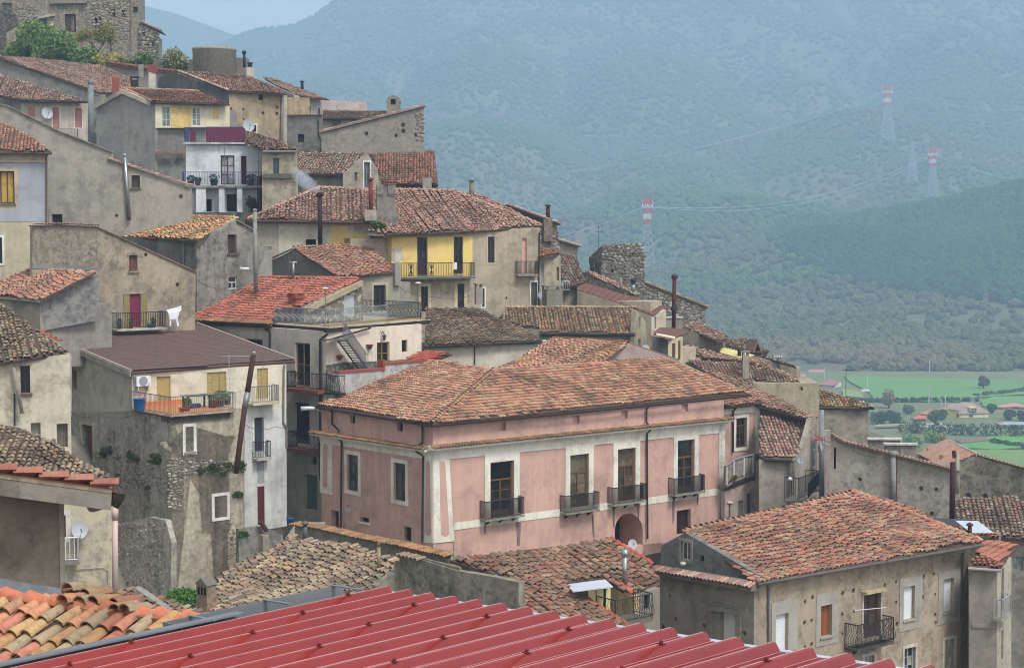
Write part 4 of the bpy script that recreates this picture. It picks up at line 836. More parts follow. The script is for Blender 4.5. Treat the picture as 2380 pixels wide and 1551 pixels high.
def lower_right():
 # grey roof and wall behind the bay, right frame edge
 h = thing('grey_roof_house', 'house with weathered grey and white tiles at the right frame edge, below the big gable', 'house', at(2300, 1300, 90) - Vector((0, 0, 6)))
 w = Wall(at(2300, 1242, 90), -10); wall(h, w, vv(2215, 1235, 2420, 1250, 2420, 1551, 2215, 1551), plaster('8f8a7e', '605b52', .6, .5, .5), [Wn(cO, 2275, 515, 2375, 650, 'g', grid=(2, 1), fr=flat('8f9a9e', .5), panes=[glass('a5a69c', .4)])])
 f = RoofR(w.off(.3).hit(2300, 1244), -10, (2300, 1156), 5.0); roof(h, f, vv(2219, 1238, 2420, 1254, 2420, 1205, 2362, 1153, 2240, 1158, 2219, 1160), 'grey', wild=.7, gut=PIPE(), dark=.3)
 body(h, w, 2215, 2420, 1248, 6, 1500)
 # flat roof light with sheet panel
 h2 = thing('lean_to', 'low lean-to with pale blue sheet roof behind the ridge of the stone house', 'lean-to', at(2230, 1240, 86) - Vector((0, 0, 5)))
 w2 = Wall(at(2230, 1245, 85), 5); wall(h2, w2, vv(2130, 1240, 2325, 1238, 2325, 1330, 2130, 1330), plaster('968f84'), name='wall')
 f2 = RoofR(w2.hit(2230, 1240), 5, (2230, 1205), 3.2); m = MB(); P = [f2.hit(*p) for p in pts(cO, 1740, 180, 1950, 183, 2110, 300, 1900, 300)]; m.prism(P, Vector((0, 0, -.06))); m.build('roof_sheet', flat('b9c6cf', .25, .1, .15), h2)
 m = MB(); P = [f2.hit(*p) + Vector((0, 0, -.03)) for p in pts(cO, 1450, 150, 1935, 165, 1740, 182, 1770, 230, 1600, 230)]; m.prism(P, Vector((0, 0, -.06))); m.build('felt_sheet', flat('3b3a3c', .6), h2)
 roof(h2, f2.off(.02), pts(cO, 1890, 298, 2140, 305, 2145, 335, 1930, 330), 'flatred', wild=.5, dark=.05, name='tile_strip')
 flue(h2, f2.hit(*cO(1875, 300)), .3, .11, RUST(), 'hood', 'flue');
 # big grey gable wall with white-grey blotches and flues
 h3 = thing('grey_gable_house', 'long grey plaster house with sloping tiled verge and tall rusty flue, right of centre', 'house', at(2060, 1200, 100) - Vector((0, 0, 4)))
 w3 = Wall(at(2060, 1120, 100), -14); gm = plaster('a29a8c', '6a655d', .75, .3, .35, .45, '8f887c', .4)
 top = pts(cN, 580, 790, 690, 858, 1150, 975, 1690, 1110, 1785, 1150)
 wall(h3, w3, top + pts(cN, 1785, 1800, 580, 1800), gm, [Wn(cN, 612, 905, 632, 1105, 'd', dep=.15)], holes=dots(w3, cN, [1425, 1285, 1565, 1292, 1522, 1518, 855, 1200], .11, .25))
 for i in range(4):
  A, B = w3.hit(*top[i]), w3.hit(*top[i + 1]); m = MB(); bk = -w3.n * 5; m.prism([A + w3.n * .25, B + w3.n * .25, B + bk - Vector((0, 0, .6)), A + bk - Vector((0, 0, .6))], Vector((0, 0, .06))); ro = m.build('roof', plaster('8a6a58'), h3)
  for r in range(5): coping(ro, A + Vector((0, 0, .1 - r * .04)) + w3.n * (.1 - r * .33), B + Vector((0, 0, .1 - r * .04)) + w3.n * (.1 - r * .33), 'mauve', w3.n + Vector((0, 0, -.1)), .22)
 s0 = w3.st(*cN(580, 1000))[0]; s1 = w3.st(*cN(1785, 1100))[0]; tt = w3.st(*cN(1700, 1130))[1]; m = MB(); m.fbox(w3, s0 + .1, s1 - .1, -9, tt - .3, -6, -.4); m.build('rear_mass', plaster('8d8376'), h3)
 g = w3.off(.2); m = MB(); m.tube([g.hit(*cN(1165, 1450)), g.hit(*cN(1165, 985))], .17, 10); m.lathe(g.hit(*cN(1165, 990)), [(.17, 0), (.24, .1), (.26, .3), (.2, .32)], 10); m.build('flue', plaster('8f8d88', '6c6a66', .6, .2), h3, True)
 m = MB(); m.tube([g.hit(*cN(1190, 1420)), g.hit(*cN(1193, 960))], .05, 6); m.build('downpipe', RUST(), h3)
 m = MB(); a = at(*cN(1710, 1600), 92); b = at(*cN(1718, 1040), 92); m.tube([a, b], .15, 12); m.build('flue', flat('3d1f22', .7, .1, .4), h3, True)
 m = MB(); a = g.hit(*cN(1760, 1330)); b = g.hit(*cN(1760, 960)); m.tube([a, b], .12, 10); m.build('flue', plaster('9a968c'), h3, True)
 m = MB(); m.tube([at(*cN(1735, 1000), 95), at(*cN(1728, 935), 95)], .12, 8); m.build('flue', RUST(), h3)
 # gabled house at the frame edge
 h4 = thing('tan_gable_house', 'tan gable with dark grey staining and flat terracotta roof beside the green valley', 'house', at(2310, 1120, 112) - Vector((0, 0, 5)))
 K4 = at(*cN(1945, 978), 112); w4 = Wall(K4, -30); wall(h4, w4, pts(cN, 1600, 1085, 1945, 978, 2500, 1130, 2500, 1700, 1600, 1700), plaster('98907f', '55524d', .85, .35, .3, .4, '6a665e', .4), holes=dots(w4, cN, [2020, 1355, 1865, 1352], .16, .3))
 f4 = RoofR(w4.off(.15).hit(*cN(1640, 1085)), 62, cN(1800, 905), 3.6)
 PAL['terra'] = ['c0937a', 'b98a70', 'c49c84', 'b08268', 'bd9078', 'a87a62', 'c8a088', 'b4866c', 'bb8e74', 'c29a80']
 f4 = RoofP(w4.hit(*cN(1945, 975)), -118, 18); A = w4.hit(*cN(1945, 972));
 f4 = Face(A, Vector((-math.sin(R_(-30)), math.cos(R_(-30)), 0)), Vector((0, 0, 1)))
 # left slope: falls to the left, ridge runs away from the gable
 rg_ = Vector((-math.sin(R_(-30)), math.cos(R_(-30)), 0)); fs = w4.hit(*cN(1600, 1088)) - A; fL = Face(A, rg_, (-fs).normalized()); fL = Face(A + fs, -rg_, (-fs).normalized());
 if fL.n.z < 0: fL = Face(A + fs, rg_, (-fs).normalized())
 roof(h4, fL, [fL.hit(*p) for p in pts(cN, 1945, 970, 1668, 832, 1380, 950, 1500, 1010, 1600, 1088)], 'terra', wp=.3, row=.45, wild=.5, dark=.08)
 fs2 = w4.hit(*cN(2500, 1128)) - A; m = MB(); T = rg_ * 4 - Vector((0, 0, 1.1)); m.prism([A, A + T, A + fs2 + T, A + fs2], Vector((0, 0, -.12))); r2 = m.build('far_slope', plaster('9a6a54'), h4)
 coping(r2, A + w4.n * .05, A + fs2 + w4.n * .05, 'terra', w4.n, .24);
 m = MB(); a, b = A + Vector((0, 0, .05)), fL.hit(*cN(1668, 832)) + Vector((0, 0, .05)); m.tube([a, b], .12, 6); m.build('ridge_cap', plaster('c9c2b4'), r2)
 s0 = w4.st(*cN(1620, 1200))[0]; m = MB(); m.fbox(w4, s0, 6, -10, -2.6, -8, -.4); m.build('rear_mass', plaster('8d8376'), h4)
 for x, y in ((1480, 945), (1612, 1030)): stack(h4, fL.hit(*cN(x, y)), .25, .25, .5, -30, plaster('a98c74'), 'none')
 # flat terraces in between
 h5 = thing('flat_roof_house', 'low dark-stained house with two flat white-edged terraces above the grey gable', 'house', at(2130, 1070, 114) - Vector((0, 0, 4)))
 for x0, y0, x1, d in ((935, 828, 1228, 118), (1088, 876, 1375, 114)):
  w5 = Wall(at(*cN(x0, y0), d), -3); wall(h5, w5, pts(cN, x0, y0, x1, y0 - 3, x1, y0 + 500, x0, y0 + 500), plaster('817c73', '3e3b37', .9, .4, .7), name='wall'); s = w5.st(*cN(x1, y0))[0]
  m = MB(); m.fbox(w5, -.1, s + .1, -.02, .1, -.35, .15); m.build('terrace_edge', plaster('c9c6bd'), h5); m = MB(); m.fbox(w5, .1, s - .1, -8, -.9, -4, -.35); m.build('rear_mass', plaster('8d8376'), h5)
 antenna('thin antenna in front of the dark-stained gable, right frame edge', at(*cN(2062, 1370), 89), 1.1, 10, ((.9, .7, 5), (.5, .6, 2)))
lower_right()

# ================================================================== roofs in front of the palazzo
def low_roofs():
 h = thing('lichen_roof_house', 'low house with a wide yellow-grey lichened roof below the pink palazzo', 'house', at(700, 1420, 70) - Vector((0, 0, 5)))
 f = RoofP(at(497, 1350, 72), -48, 15)
 roof(h, f, pts(cS, 130, 740, 290, 600, 650, 460, 850, 325, 1440, 425, 1860, 540, 1845, 640, 1640, 790, 1400, 960, 700, 1200, 100, 1250, 20, 1080), 'lichen', wild=1.5, dark=.24, sag=.12, under='5b5044')
 wm = plaster('8f8877', '4a4741', .85, .35, .85, .5, '6f6a60', .4); w = Wall(at(928, 1298, 68), -46)
 wall(h, w, vv(928, 1290, 980, 1300, 1060, 1325, 1140, 1338, 1205, 1352, 1205, 1500, 928, 1500), wm, name='wall'); ro = plate(h, w, vv(926, 1284, 1062, 1318, 1062, 1325, 926, 1292), .1, plaster('8a7a66'), 'wall_head', -.2)
 coping(ro, w.hit(928, 1286), w.hit(982, 1298), 'lichen', w.n + Vector((0, 0, -.2)), .22)
 wl = Wall(w.hit(928, 1298), 42); wall(h, wl, pts(cS, 1640, 785, 1845, 640, 1858, 560, 1858, 1300, 1640, 1300), wm, name='side_wall')
 m = MB(); q = f.W(0, 0, -.4); m.box(f.W(1, .6, -.5) - Vector((0, 0, 6)), f.ex * 7, Vector((f.ey.x, f.ey.y, 0)) * 7, Vector((0, 0, 5.5))); m.build('rear_mass', plaster('807a6c'), h)
 p = f.hit(*cS(62, 1030)); stack(h, p, .65, .5, 1.15, -40, plaster('8d7a64', '5e5142', .7, .2, .4), 'gable', plaster('6d675e'))
 q = MB(); w6 = Wall(p, -40);
 for s in (-.17, .02, .2): q.fbox(w6, s - .05, s + .05, .75, 1.05, .23, .262)
 q.build('smoke_slot', DARK(), h)
 flue(h, f.hit(*cS(1662, 640)), .95, .08, plaster('9a8a6a'), 'elbow'); flue(h, f.hit(*cS(978, 360)), .6, .1, flat('55595c', .5), 'hood')
 # the wall with tile coping between it and the palazzo
 h2 = thing('garden_wall', 'long grey wall with a crooked tile coping running below the pink palazzo', 'wall', at(870, 1300, 80) - Vector((0, 0, 3)))
 w2 = Wall(at(685, 1219, 84), -50); top = pts(cS, 880, 222, 1150, 262, 1500, 345, 1900, 420, 2160, 480, 2330, 515)
 wall(h2, w2, top + vv(1062, 1420, 685, 1420), plaster('97907f', '625d52', .75, .35, .6, .5), name='wall', thick=.5)
 c_ = plate(h2, w2, top + [(u, v + 4) for u, v in reversed(top)], .2, plaster('8a7a66'), 'wall_head', -.2)
 for i in range(len(top) - 1):
  for k in range(2): coping(c_, w2.hit(*top[i]) - w2.n * (.2 * k - .1) + Vector((0, 0, .06)), w2.hit(*top[i + 1]) - w2.n * (.2 * k - .1) + Vector((0, 0, .06)), 'moss', w2.n + Vector((0, 0, -.25)), .2)
 # brownish roof to the right with stainless flue and glazed veranda
 h3 = thing('veranda_house', 'low house with mossy brown tiles, steel flue and veranda below the palazzo arch', 'house', at(1400, 1440, 70) - Vector((0, 0, 5)))
 f3 = RoofP(at(1471, 1380, 70), 40, 17); PAL['brown'] = ['a07c64', '8f6f5a', 'b08a6c', '7d6656', 'a8664f', '5f5046', 'b8987a', 'a05a48', '94806a', '86705e']
 roof(h3, f3, vv(1045, 1300, 1150, 1284, 1290, 1268, 1420, 1252, 1470, 1280, 1520, 1318, 1534, 1356, 1471, 1382, 1408, 1346, 1318, 1352, 1336, 1378, 1462, 1458, 1420, 1470, 1205, 1420, 1190, 1345), 'brown', wild=1.5, dark=.26, sag=.1)
 rr = [o for o in h3.children if o.name.startswith('roof')][0]
 PAL['hotred'] = ['b8503c', 'c05a44', 'b04a38', 'c4624c', 'a84836', 'bc543e', 'b85a48', 'c05040', 'ae4c3a', 'ba5642']
 for A, B in (((1336, 1376), (1462, 1456)), ((1420, 1254), (1518, 1312)), ((1443, 1360), (1471, 1380))): ridge_tiles(rr, f3.hit(*A), f3.hit(*B), 'hotred', .36, 1.15)
 wy = Wall(f3.hit(1471, 1384) + Vector((0, 0, -.1)), 40); ym = plaster('c0a06a', '6c6650', .7, .3, .5, .3); wl = Wall(wy.O, -50)
 wall(h3, wl, vv(1410, 1352, 1471, 1384, 1471, 1520, 1410, 1500), ym, name='side_wall')
 wall(h3, wy, vv(1471, 1386, 1533, 1364, 1533, 1520, 1471, 1520), plaster('857c6e'), [Wn(cQ, 640, 1110, 690, 1240, 'd', dep=.1)], name='front_wall')
 g = Wall(f3.hit(1318, 1357) - Vector((0, 0, .05)), 8); cr = flat('d9c898', .6)
 p0 = at(1320, 1352, 69); vf = Wall(at(1318, 1362, 68.6), 8); m = MB(); P = [at(*cQ(-80, 1010), 70), at(*cQ(280, 965), 70), at(*cQ(352, 1030), 68), at(*cQ(-20, 1075), 68)]; m.prism(P, Vector((0, 0, -.05))); aw = m.build('awning', flat('c4c8d2', .4), h3)
 for x0, x1, mt in ((120, 190, cr), (200, 262, cr), (285, 328, cr)): plate(h3, vf, pts(cQ, x0, 1048, x1, 1045, x1, 1300, x0, 1260), .06, mt, 'veranda_post')
 plate(h3, vf, pts(cQ, 0, 1065, 120, 1060, 120, 1180, 0, 1120), .04, glass('5a3a2a', .3), 'pane'); plate(h3, vf, pts(cQ, 262, 1045, 285, 1045, 285, 1280, 262, 1270), .03, glass(), 'pane')
 b = f3.hit(*cQ(462, 1010)); tp = vz(b, cQ(0, 690)[1]); flue(h3, b, tp - b.z - .3, .11, flat('a8a8a6', .25, .8, .3), 'ball')
 balcony(h3, wy, 1428, 1516, 1452, 1.1, 1.0, flat('2f3a3c', .5), plaster('6a645a'), .13, .12)
 body(h3, wy, 1471, 1533, 1392, 7, 1700, ins0=.4)
 dish('small white dish by the stainless flue below the palazzo arch', f3.hit(*cQ(535, 690)) + Vector((0, 0, .25)), .2, (.2, -1, 0))
 shrub('garden_bush', 'bright green bush at the foot of the ruined stone wall', at(425, 1418, 76), .8, 3000, .09, leaf_mat('56803a', '3c642e'), 22, .75, 'shrub', 9)
low_roofs()

# ================================================================== brown sheet-roofed house on the stone base
def brown_house():
 K = at(400, 976, 94); a = 40; fl = Wall(K, a - 90); fr = Wall(K, a)
 h = thing('brown_roof_house', 'cream house under a dark brown roof with an orange terrace on a stone base', 'house', K - Vector((0, 0, 10)))
 st = plaster('b8ac96', '857d70', .65, .5, .8, .45, 'a89c88', .5, .16); lst = plaster('b2aa9b', '747068', .7, .5, .85, .45, '9a9486', .5, .2); lo = 1480
 # stone base
 wall(h, fr, [(400, 972), cE(2265, 1235), (566, lo), (400, lo)], st, [Wn(cG, 1722, 12, 1798, 245, 'g', grid=(1, 2), fr=wood('3f2c24'), dep=.22, panes=[glass('33261f', .5)], sur=(.17, WHITE(), .05), sill=plaster('8a857a')),
  Wn(cG, 1932, 457, 1993, 540, 'd', dep=.3), Wn(cG, 1992, 655, 2110, 855, 'n', mat=plaster('8f8a7e'), dep=.3, sur=(.17, WHITE(), .04)), Wn(cG, 1985, 1090, 2120, 1420, 'd', dep=.6, mat=flat('241f1e', .9), name='doorway')],
  holes=dots(fr, cG, [2098, 118, 2162, 118, 1538, 183, 1912, 320, 1902, 985, 2122, 955], .13, .3), name='base_wall')
 wall(h, fl, [cE(640, 1275), cE(1230, 1262), (400, 972), (400, lo), (165, lo)], lst, [Wn(cE, 765, 1392, 862, 1720, 'p', dep=.35, fr=wood('7a4a36'), name='door', sur=(.2, plaster('bdb5a4'), .03), door=True), Wn(cG, 1065, 450, 1120, 545, 'd', dep=.4)], holes=dots(fl, cG, [1090, 300, 1010, 140], .16, .3), name='base_wall')
 sm = [plaster('9a9385', '6f6a60', .5), plaster('877f72', '625d55', .5), plaster('a8a090', '7d776c', .4), plaster('756f65', '524f49', .5)]
 bw = [o for o in h.children if o.name.startswith('base_wall')]
 stones(bw[0], fr, pts(cG, 1560, 300, 2200, 340, 2150, 440, 1700, 460, 1680, 800, 1570, 760), 210, sm, (.13, .32), .05, 3)
 stones(bw[1], fl, pts(cG, 860, 240, 1560, 380, 1590, 760, 1500, 620, 1100, 580, 1100, 300, 880, 300), 260, sm, (.12, .3), .05, 4)
 stones(bw[0], fr, pts(cG, 2120, 900, 2250, 900, 2260, 1250, 2130, 1250), 40, sm, (.12, .3), .04, 5)
 # upper storey, set back behind the terrace
 Ku = fl.hit(*cE(1226, 905)); fu = Wall(Ku, a); cm = plaster('d3c8b0', 'a89d88', .55, .9, .4, .15, None, .15); gm = plaster('b5ae9d', '8d8778', .6, .8, .4, .2)
 wall(h, fl, [cE(640, 700), cE(720, 735), cE(1226, 915), cE(1230, 1285), cE(640, 1285)], gm, [Wn(cE, 668, 882, 712, 1042, 's', mat=wood('8a5a44'), dep=.2, sill=plaster('8f8a80'))], name='side_wall')
 gold = flat('a8925c', .6, 0, .25)
 wall(h, fu, [cE(1226, 905), cI(1035, 828), cI(1035, 1240), cE(1232, 1300)], cm, [Wn(cE, 1458, 940, 1585, 1225, 's', mat=gold, dep=.12, pitch=.07, name='shutter_door'), Wn(cE, 1925, 900, 2105, 1150, 'l', leaves=3, fr=gold, dep=.1, name='shutter_door'), Wn(cI, 763, 865, 865, 1150, 'l', leaves=2, fr=gold, dep=.1, name='shutter_door')], name='front_wall')
 wt = plaster('c9cac6', '9a9c9a', .5, .9, .5, .15, None, .12)
 wall(h, fu.off(.02), [cI(645, 1245), cI(1035, 1232), cI(1040, 2330), cI(645, 2400)], wt, [Wn(cI, 735, 1322, 822, 1640, 'p', fr=flat('3c424c', .6), dep=.2, name='door', sur=(.14, plaster('dedcd4'), .05), door=True), Wn(cG, 2392, 30, 2397, 40, 'd')][:1], name='lower_wall')
 f5 = fu.off(.03)
 for r in ((598, 1070, 614, 1120, 's', flat('9a9ca0', .5), 'window'), (598, 1130, 615, 1215, 'p', wood('5a2a28'), 'door')):
  s0, t1 = f5.st(r[0], r[1]); s1, t0 = f5.st(r[2], r[3]); window(h, f5.off(.2), s0, t0, s1, t1, r[4], dict(mat=r[5], fr=r[5], name=r[6], dep=.19))
 balcony(h, fu, 596, 630, 1066, .5, 1.0, IRON(), plaster('b5b2aa'), .12)

 # terrace
 ts = fr.st(*cE(1600, 1297)); m = MB(); sR = fr.st(*cE(2172, 1232))[0]; t = ts[1]; dL = (Ku - fl.W(0, 0)).dot(-fl.ex); print('terrace depth', round(dL, 2))
 m.fbox(fr, -.25, sR, t - .08, t, -dL + .05, .3); te = m.build('terrace', plaster('b9b09c', '6e675a', .7, .3, .6), h)
 m = MB(); m.fbox(fr, -.15, sR - .05, t + .004, t + .03, -dL + .06, .2); m.build('terrace_tiles', flat('bb7c50', .6, 0, .3, 5), te)
 m = MB(); m.fbox(fr, -.15, sR - .3, t - .42, t - .09, -1, .12); m.build('terrace_beam', plaster('55514a', '2c2a27', .8, .2, .6), te)
 railing(te, [fr.W(-.2, t, -dL + .1), fr.W(-.2, t, .25), fr.W(sR - .05, t, .25), fr.W(sR - .05, t, -1.6)], 1.0, IRONG(), .14, 0, None, .012)
 m = MB(); m.fbox(fr, .2, sR * .95, t + .03, t + .3, -dL + .05, -dL + .07); m.build('skirting', flat('c9793f', .6, 0, .2), te)
 balcony(h, fu, cI(722, 0)[0], cI(968, 0)[0], cI(0, 1195)[1], .75, 1.0, IRONG(), plaster('bdb09a', '7c7466', .6), .12, vR=cI(0, 1168)[1])
 # pressed sheet roof: one corrugated skin with stepped rows
 E = fu.off(.45).W(-.4, fu.st(*cE(1222, 895))[1]); f = RoofR(E, a, (140, 790), 9.3)
 P = [f.st(*p) for p in (cE(1215, 893), cI(1112, 787), (457, 751), cE(470, 545), cE(560, 612))]
 A = np.array(P); s0, t0 = A.min(0); s1, t1 = A.max(0); V = []; Fc = []; nx, ny = 260, 40; xs = np.linspace(s0, s1, nx); rows = np.arange(t0, t1, .36); ys = []
 for y in rows: ys += [(y, .035), (y + .355, 0.0)]
 Lp = list(P) if area2(P) > 0 else list(P)[::-1]
 wp = .2; xs = np.arange(s0, s1, wp / 4)
 prof = np.array([0, .03, .045, .03])
 G = [[f.W(x, y, z + prof[i % 4]) for i, x in enumerate(xs)] for y, z in ys]; V = [p for r in G for p in r]; n = len(xs)
 cx = np.array([(xs[i] + xs[i + 1]) / 2 for i in range(n - 1)])
 for j in range(len(ys) - 1):
  yc = (ys[j][0] + ys[j + 1][0]) / 2; ins = inpoly(Lp, cx, np.full(n - 1, yc))
  for i in range(n - 1):
   if ins[i]: Fc.append((j * n + i, j * n + i + 1, (j + 1) * n + i + 1, (j + 1) * n + i))
 ro = bigmesh('roof', np.array([tuple(p) for p in V]), np.array(Fc), flat('6a5751', .6, 0, .35, 2.0, .3), h)
 m = MB(); m.prism([f.W(x, y, -.2) for x, y in Lp], f.n * .17); m.build('roof_deck', plaster('6a5048'), h)
 for p0, p1, nm in ((cE(1215, 893), cI(1112, 787), 'gutter'),): m = MB(); m.tube([f.hit(*p0) - f.n * .1, f.hit(*p1) - f.n * .1], .08, 8); m.build(nm, flat('5a3f3a', .5), h)
 v0, v1 = f.hit(*cE(560, 615)), f.hit(*cE(1218, 893)); m = MB(); m.prism([v0, v1, v1 - Vector((0, 0, .32)), v0 - Vector((0, 0, .32))], fl.n * .08); m.build('verge_board', plaster('9a9486', '6f6a60'), h)
 m = MB(); m.tube([f.hit(*cE(1222, 893)) + f.n * .05, f.hit(*cE(560, 612)) + f.n * .05], .06, 5); m.build('verge_trim', flat('a89c90', .6), h); m = MB(); m.tube([f.hit(*cI(1112, 787)) + f.n * .06, f.hit(457, 751) + f.n * .06], .06, 5); m.build('verge_trim', flat('a89c90', .6), h)
 e = fu.st(*cI(1035, 900))[0]; m = MB(); m.box(Ku + fu.ex * .4 - fl.ex * .4 - Vector((0, 0, 14)), fu.ex * (e - .5), -fl.ex * 6, Vector((0, 0, 13.6))); m.build('rear_mass', gm, h)
 pipe(h, fu, pts(cI, 1018, 830, 1012, 870, 1008, 1370, 1038, 1420, 1038, 1600), .06, flat('7d7066', .6))
 # rusty leaning flue
 m = MB(); p0 = at(*cE(2232, 1551), 92.5); p1 = at(*cE(2275, 1230), 93); p2 = at(*cE(2300, 1090), 93.2); p3 = at(*cE(2355, 745), 94); m.tube([p0 + (p0 - p1) * .9, p0, p1], .15, 10); m.tube([p2, p3], .15, 10); fl_ = m.build('flue', flat('45291f', .85, .1, .7, 5), h, True)
 m = MB(); m.tube([p1, p2], .158, 10); m.build('flue_sleeve', flat('85888a', .5, .5), fl_, True); m = MB(); m.tube([p3, p3 + Vector((.03, 0, .15))], .06, 6); m.lathe(p3 + Vector((.03, 0, .15)), [(.13, 0), (.1, .06), (.02, .1)], 8); m.build('flue_cap', ZINC(), fl_)
 # things on the terrace
 tf = fr.off(0)
 def deck(x, y):   # survey point on the deck plane
  return hit(*cE(x, y), fr.W(0, t + .03), Vector((0, 0, 1)))
 o = thing('air_conditioner', 'white outdoor air conditioner unit bolted under the brown eave', 'air conditioner', fu.hit(*cE(1300, 1030)), None)
 s0, b0 = fu.st(*cE(1238, 1030)); s1, b1 = fu.st(*cE(1368, 930)); m = MB(); m.fbox(fu, s0, s1, b0, b1, .1, .42); m.build('casing', flat('d8dadb', .4, 0, .08), o)
 m = MB(); c = fu.W(s0 + (s1 - s0) * .48, (b0 + b1) / 2, .425); prof = [(math.cos(k * math.pi / 9), math.sin(k * math.pi / 9)) for k in range(18)]; m.prism([c + fu.ex * x * .27 + Vector((0, 0, y * .27)) for x, y in prof], fu.n * .01); m.build('fan_grille', flat('8d9092', .5), o)
 m = MB()
 for k in range(8): tt = b0 + .08 + k * (b1 - b0 - .16) / 7; m.box(fu.W(s0 - .006, tt, .14), fu.n * .24, Vector((0, 0, .025)), fu.ex * .006)
 m.build('side_vents', flat('7a7d80', .6), o); m = MB(); m.fbox(fu, s0 + .1, s0 + .15, b0 - .3, b0, 0, .42); m.fbox(fu, s1 - .15, s1 - .1, b0 - .3, b0, 0, .42); m.build('bracket', flat('b0b0b0', .5), o)
 p = deck(1298, 1250); o = thing('blue_tub', 'blue plastic tub in the left corner of the orange terrace', 'tub', p); m = MB(); m.lathe(p, [(.3, 0), (.36, .6), (.4, .62), (.37, .63), (.33, .5)], 14, False); m.build('tub_wall', flat('1f5f9c', .4, 0, .15), o, True); m = MB(); m.lathe(p + Vector((0, 0, .02)), [(.29, 0), (.3, .03)], 14); m.build('tub_base', flat('1a4f86', .5), o); m = MB(); m.tube([p + Vector((.1, 0, .3)), p + Vector((.55, .1, 1.5))], .02, 5); tag(m.build('broom_handle', flat('6a6a66', .6), None), 'grey broom handle leaning out of the blue tub', 'broom')
 p = deck(1825, 1235); o = thing('terrace_table', 'dark green plastic table on the orange terrace', 'table', p); x, y = fr.ex, -fr.n
 m = MB(); m.box(p - x * .8 - y * .4 + Vector((0, 0, .7)), x * 1.6, y * .8, Vector((0, 0, .05))); m.build('table_top', flat('3c4a4a', .5), o)
 for i in (-1, 1):
  for j in (-1, 1): m = MB(); m.box(p + x * (i * .68 - .04) + y * (j * .3 - .04), x * .08, y * .08, Vector((0, 0, .7))); m.build('leg', flat('34403f', .5), o)
 for k, (xx, yy, r, c_, pl) in enumerate(((1690, 1272, .16, '8a4a38', 0), (1735, 1262, .22, '8f5040', 1), (1985, 1232, .22, '7c4238', 1), (2045, 1222, .28, '844438', 1), (2110, 1205, .2, '7a3c34', 1))):
  p = deck(xx, yy); o = thing('flower_pot', ['small low clay pot, first from the terrace corner', 'wide clay pot beside the low clay pot near the terrace corner', 'clay pot with green plant under the table end', 'largest clay trough pot with shrub on the orange terrace', 'last clay pot before the terrace end railing'][k], 'flower pot', p, 'flower pots on the orange terrace')
  m = MB(); m.lathe(p, [(r * .7, 0), (r, r * 1.3), (r * 1.1, r * 1.35), (r * 1.05, r * 1.5), (r * .9, r * 1.45)], 10); m.build('pot', flat(c_, .8, 0, .3), o, True)
  if pl: leaves('plant', [(p + Vector((0, 0, r * 2.3)), (r * 1.2, r * 1.2, r * 1.2))], 160, .07, leaf_mat('4f6a3a', '33502c'), o, 30 + k)
 p = deck(1815, 1232); m = MB(); m.tube([p - x * .4 + Vector((0, 0, .12)), p + x * .3 + Vector((0, 0, .12))], .12, 10); tag(m.build('blue_roll', flat('2470b0', .5), None, True), 'rolled blue plastic sheet lying under the terrace table', 'roll')
 antenna('television antenna with a long white boom beside the brown roof edge', fu.off(.8).hit(*cI(505, 1060)), 2.0, 5, ((.97, 1.9, 2), (.3, .4, 4)), flat('a9acae', .5));
 # creepers on the base
 lm = leaf_mat('4a5a34', '38432c')
 for k, (x, y, r, lb) in enumerate(((1000, 245, .8, 'dark ivy tuft on the ruined wall under the terrace, upper end'), (1250, 290, .7, 'low grass tuft on the ruined wall ledge in the middle'), (1480, 320, .8, 'grass tuft on the ruined wall ledge next to the pipe stain'), (2110, 400, 1.0, 'grey-green bush hanging beside the rusty flue'), (1900, 410, .5, 'small weeds beneath the white-framed base window'), (1385, 585, .3, 'tiny round weed low on the ruined wall'), (2190, 640, .4, 'weed clump beside the lower framed window'))):
  f6 = fl if x < 1590 else fr; weed(lb, f6, cG(x, y), r, int(1000 * r), .07, lm, 50 + k, 'weeds on the ruined wall')
 shrub('wall_shrub', 'dark green rounded shrub growing on the lower ruined wall', fl.off(.4).hit(*cG(1345, 1235)), 1.15, 3600, .085, leaf_mat('35502a', '26401f'), 71, .85); shrub('wall_shrub', 'narrow dark shrub beside the pink downpipe', fl.off(.4).hit(*cG(1130, 1250)), .6, 1200, .085, leaf_mat('35502a', '26401f'), 72, 1.2)
 weed('bright creeper below the white wall beside the doorway', fr.off(2.05), cG(2255, 1010), .35, 800, .06, leaf_mat('4d7034', '33552a'), 73, 'weeds on the ruined wall')
 # lower terraces of rubble in front of the base, left
 h2 = thing('ruined_wall', 'lower crumbling rubble terrace wall with brambles at its foot', 'wall', at(330, 1420, 88) - Vector((0, 0, 3)))
 w2 = Wall(fl.off(1.6).hit(400, 1240), a - 90); wall(h2, w2, vv(262, 1222, 300, 1210, 345, 1200, 385, 1208, 398, 1260, 398, 1500, 262, 1500), lst, name='wall'); bw2 = [o for o in h2.children][0]
 stones(bw2, w2, vv(272, 1215, 385, 1212, 375, 1290, 272, 1290), 170, sm, (.12, .32), .05, 9); stones(bw2, w2, vv(275, 1300, 380, 1300, 380, 1385, 275, 1385), 120, sm, (.12, .32), .05, 10)
 w3 = Wall(fr.off(2.0).hit(566, 1240), a); h3 = thing('stair_wall', 'grey mouldy stair parapet beside the white wall of the brown-roofed house', 'wall', w3.hit(600, 1330))
 wall(h3, w3, vv(555, 1228, 606, 1222, 640, 1232, 668, 1262, 668, 1400, 555, 1400), plaster('8d887c', '55524b', .8, .3, .6, .5), name='wall'); m = MB(); a0 = w3.st(*cS(500, 430)); m.fbox(w3, a0[0] + .3, a0[0] + .7, a0[1] - .3, a0[1] + .7, 0, .5); m.build('pier', plaster('a89c86'), h3)
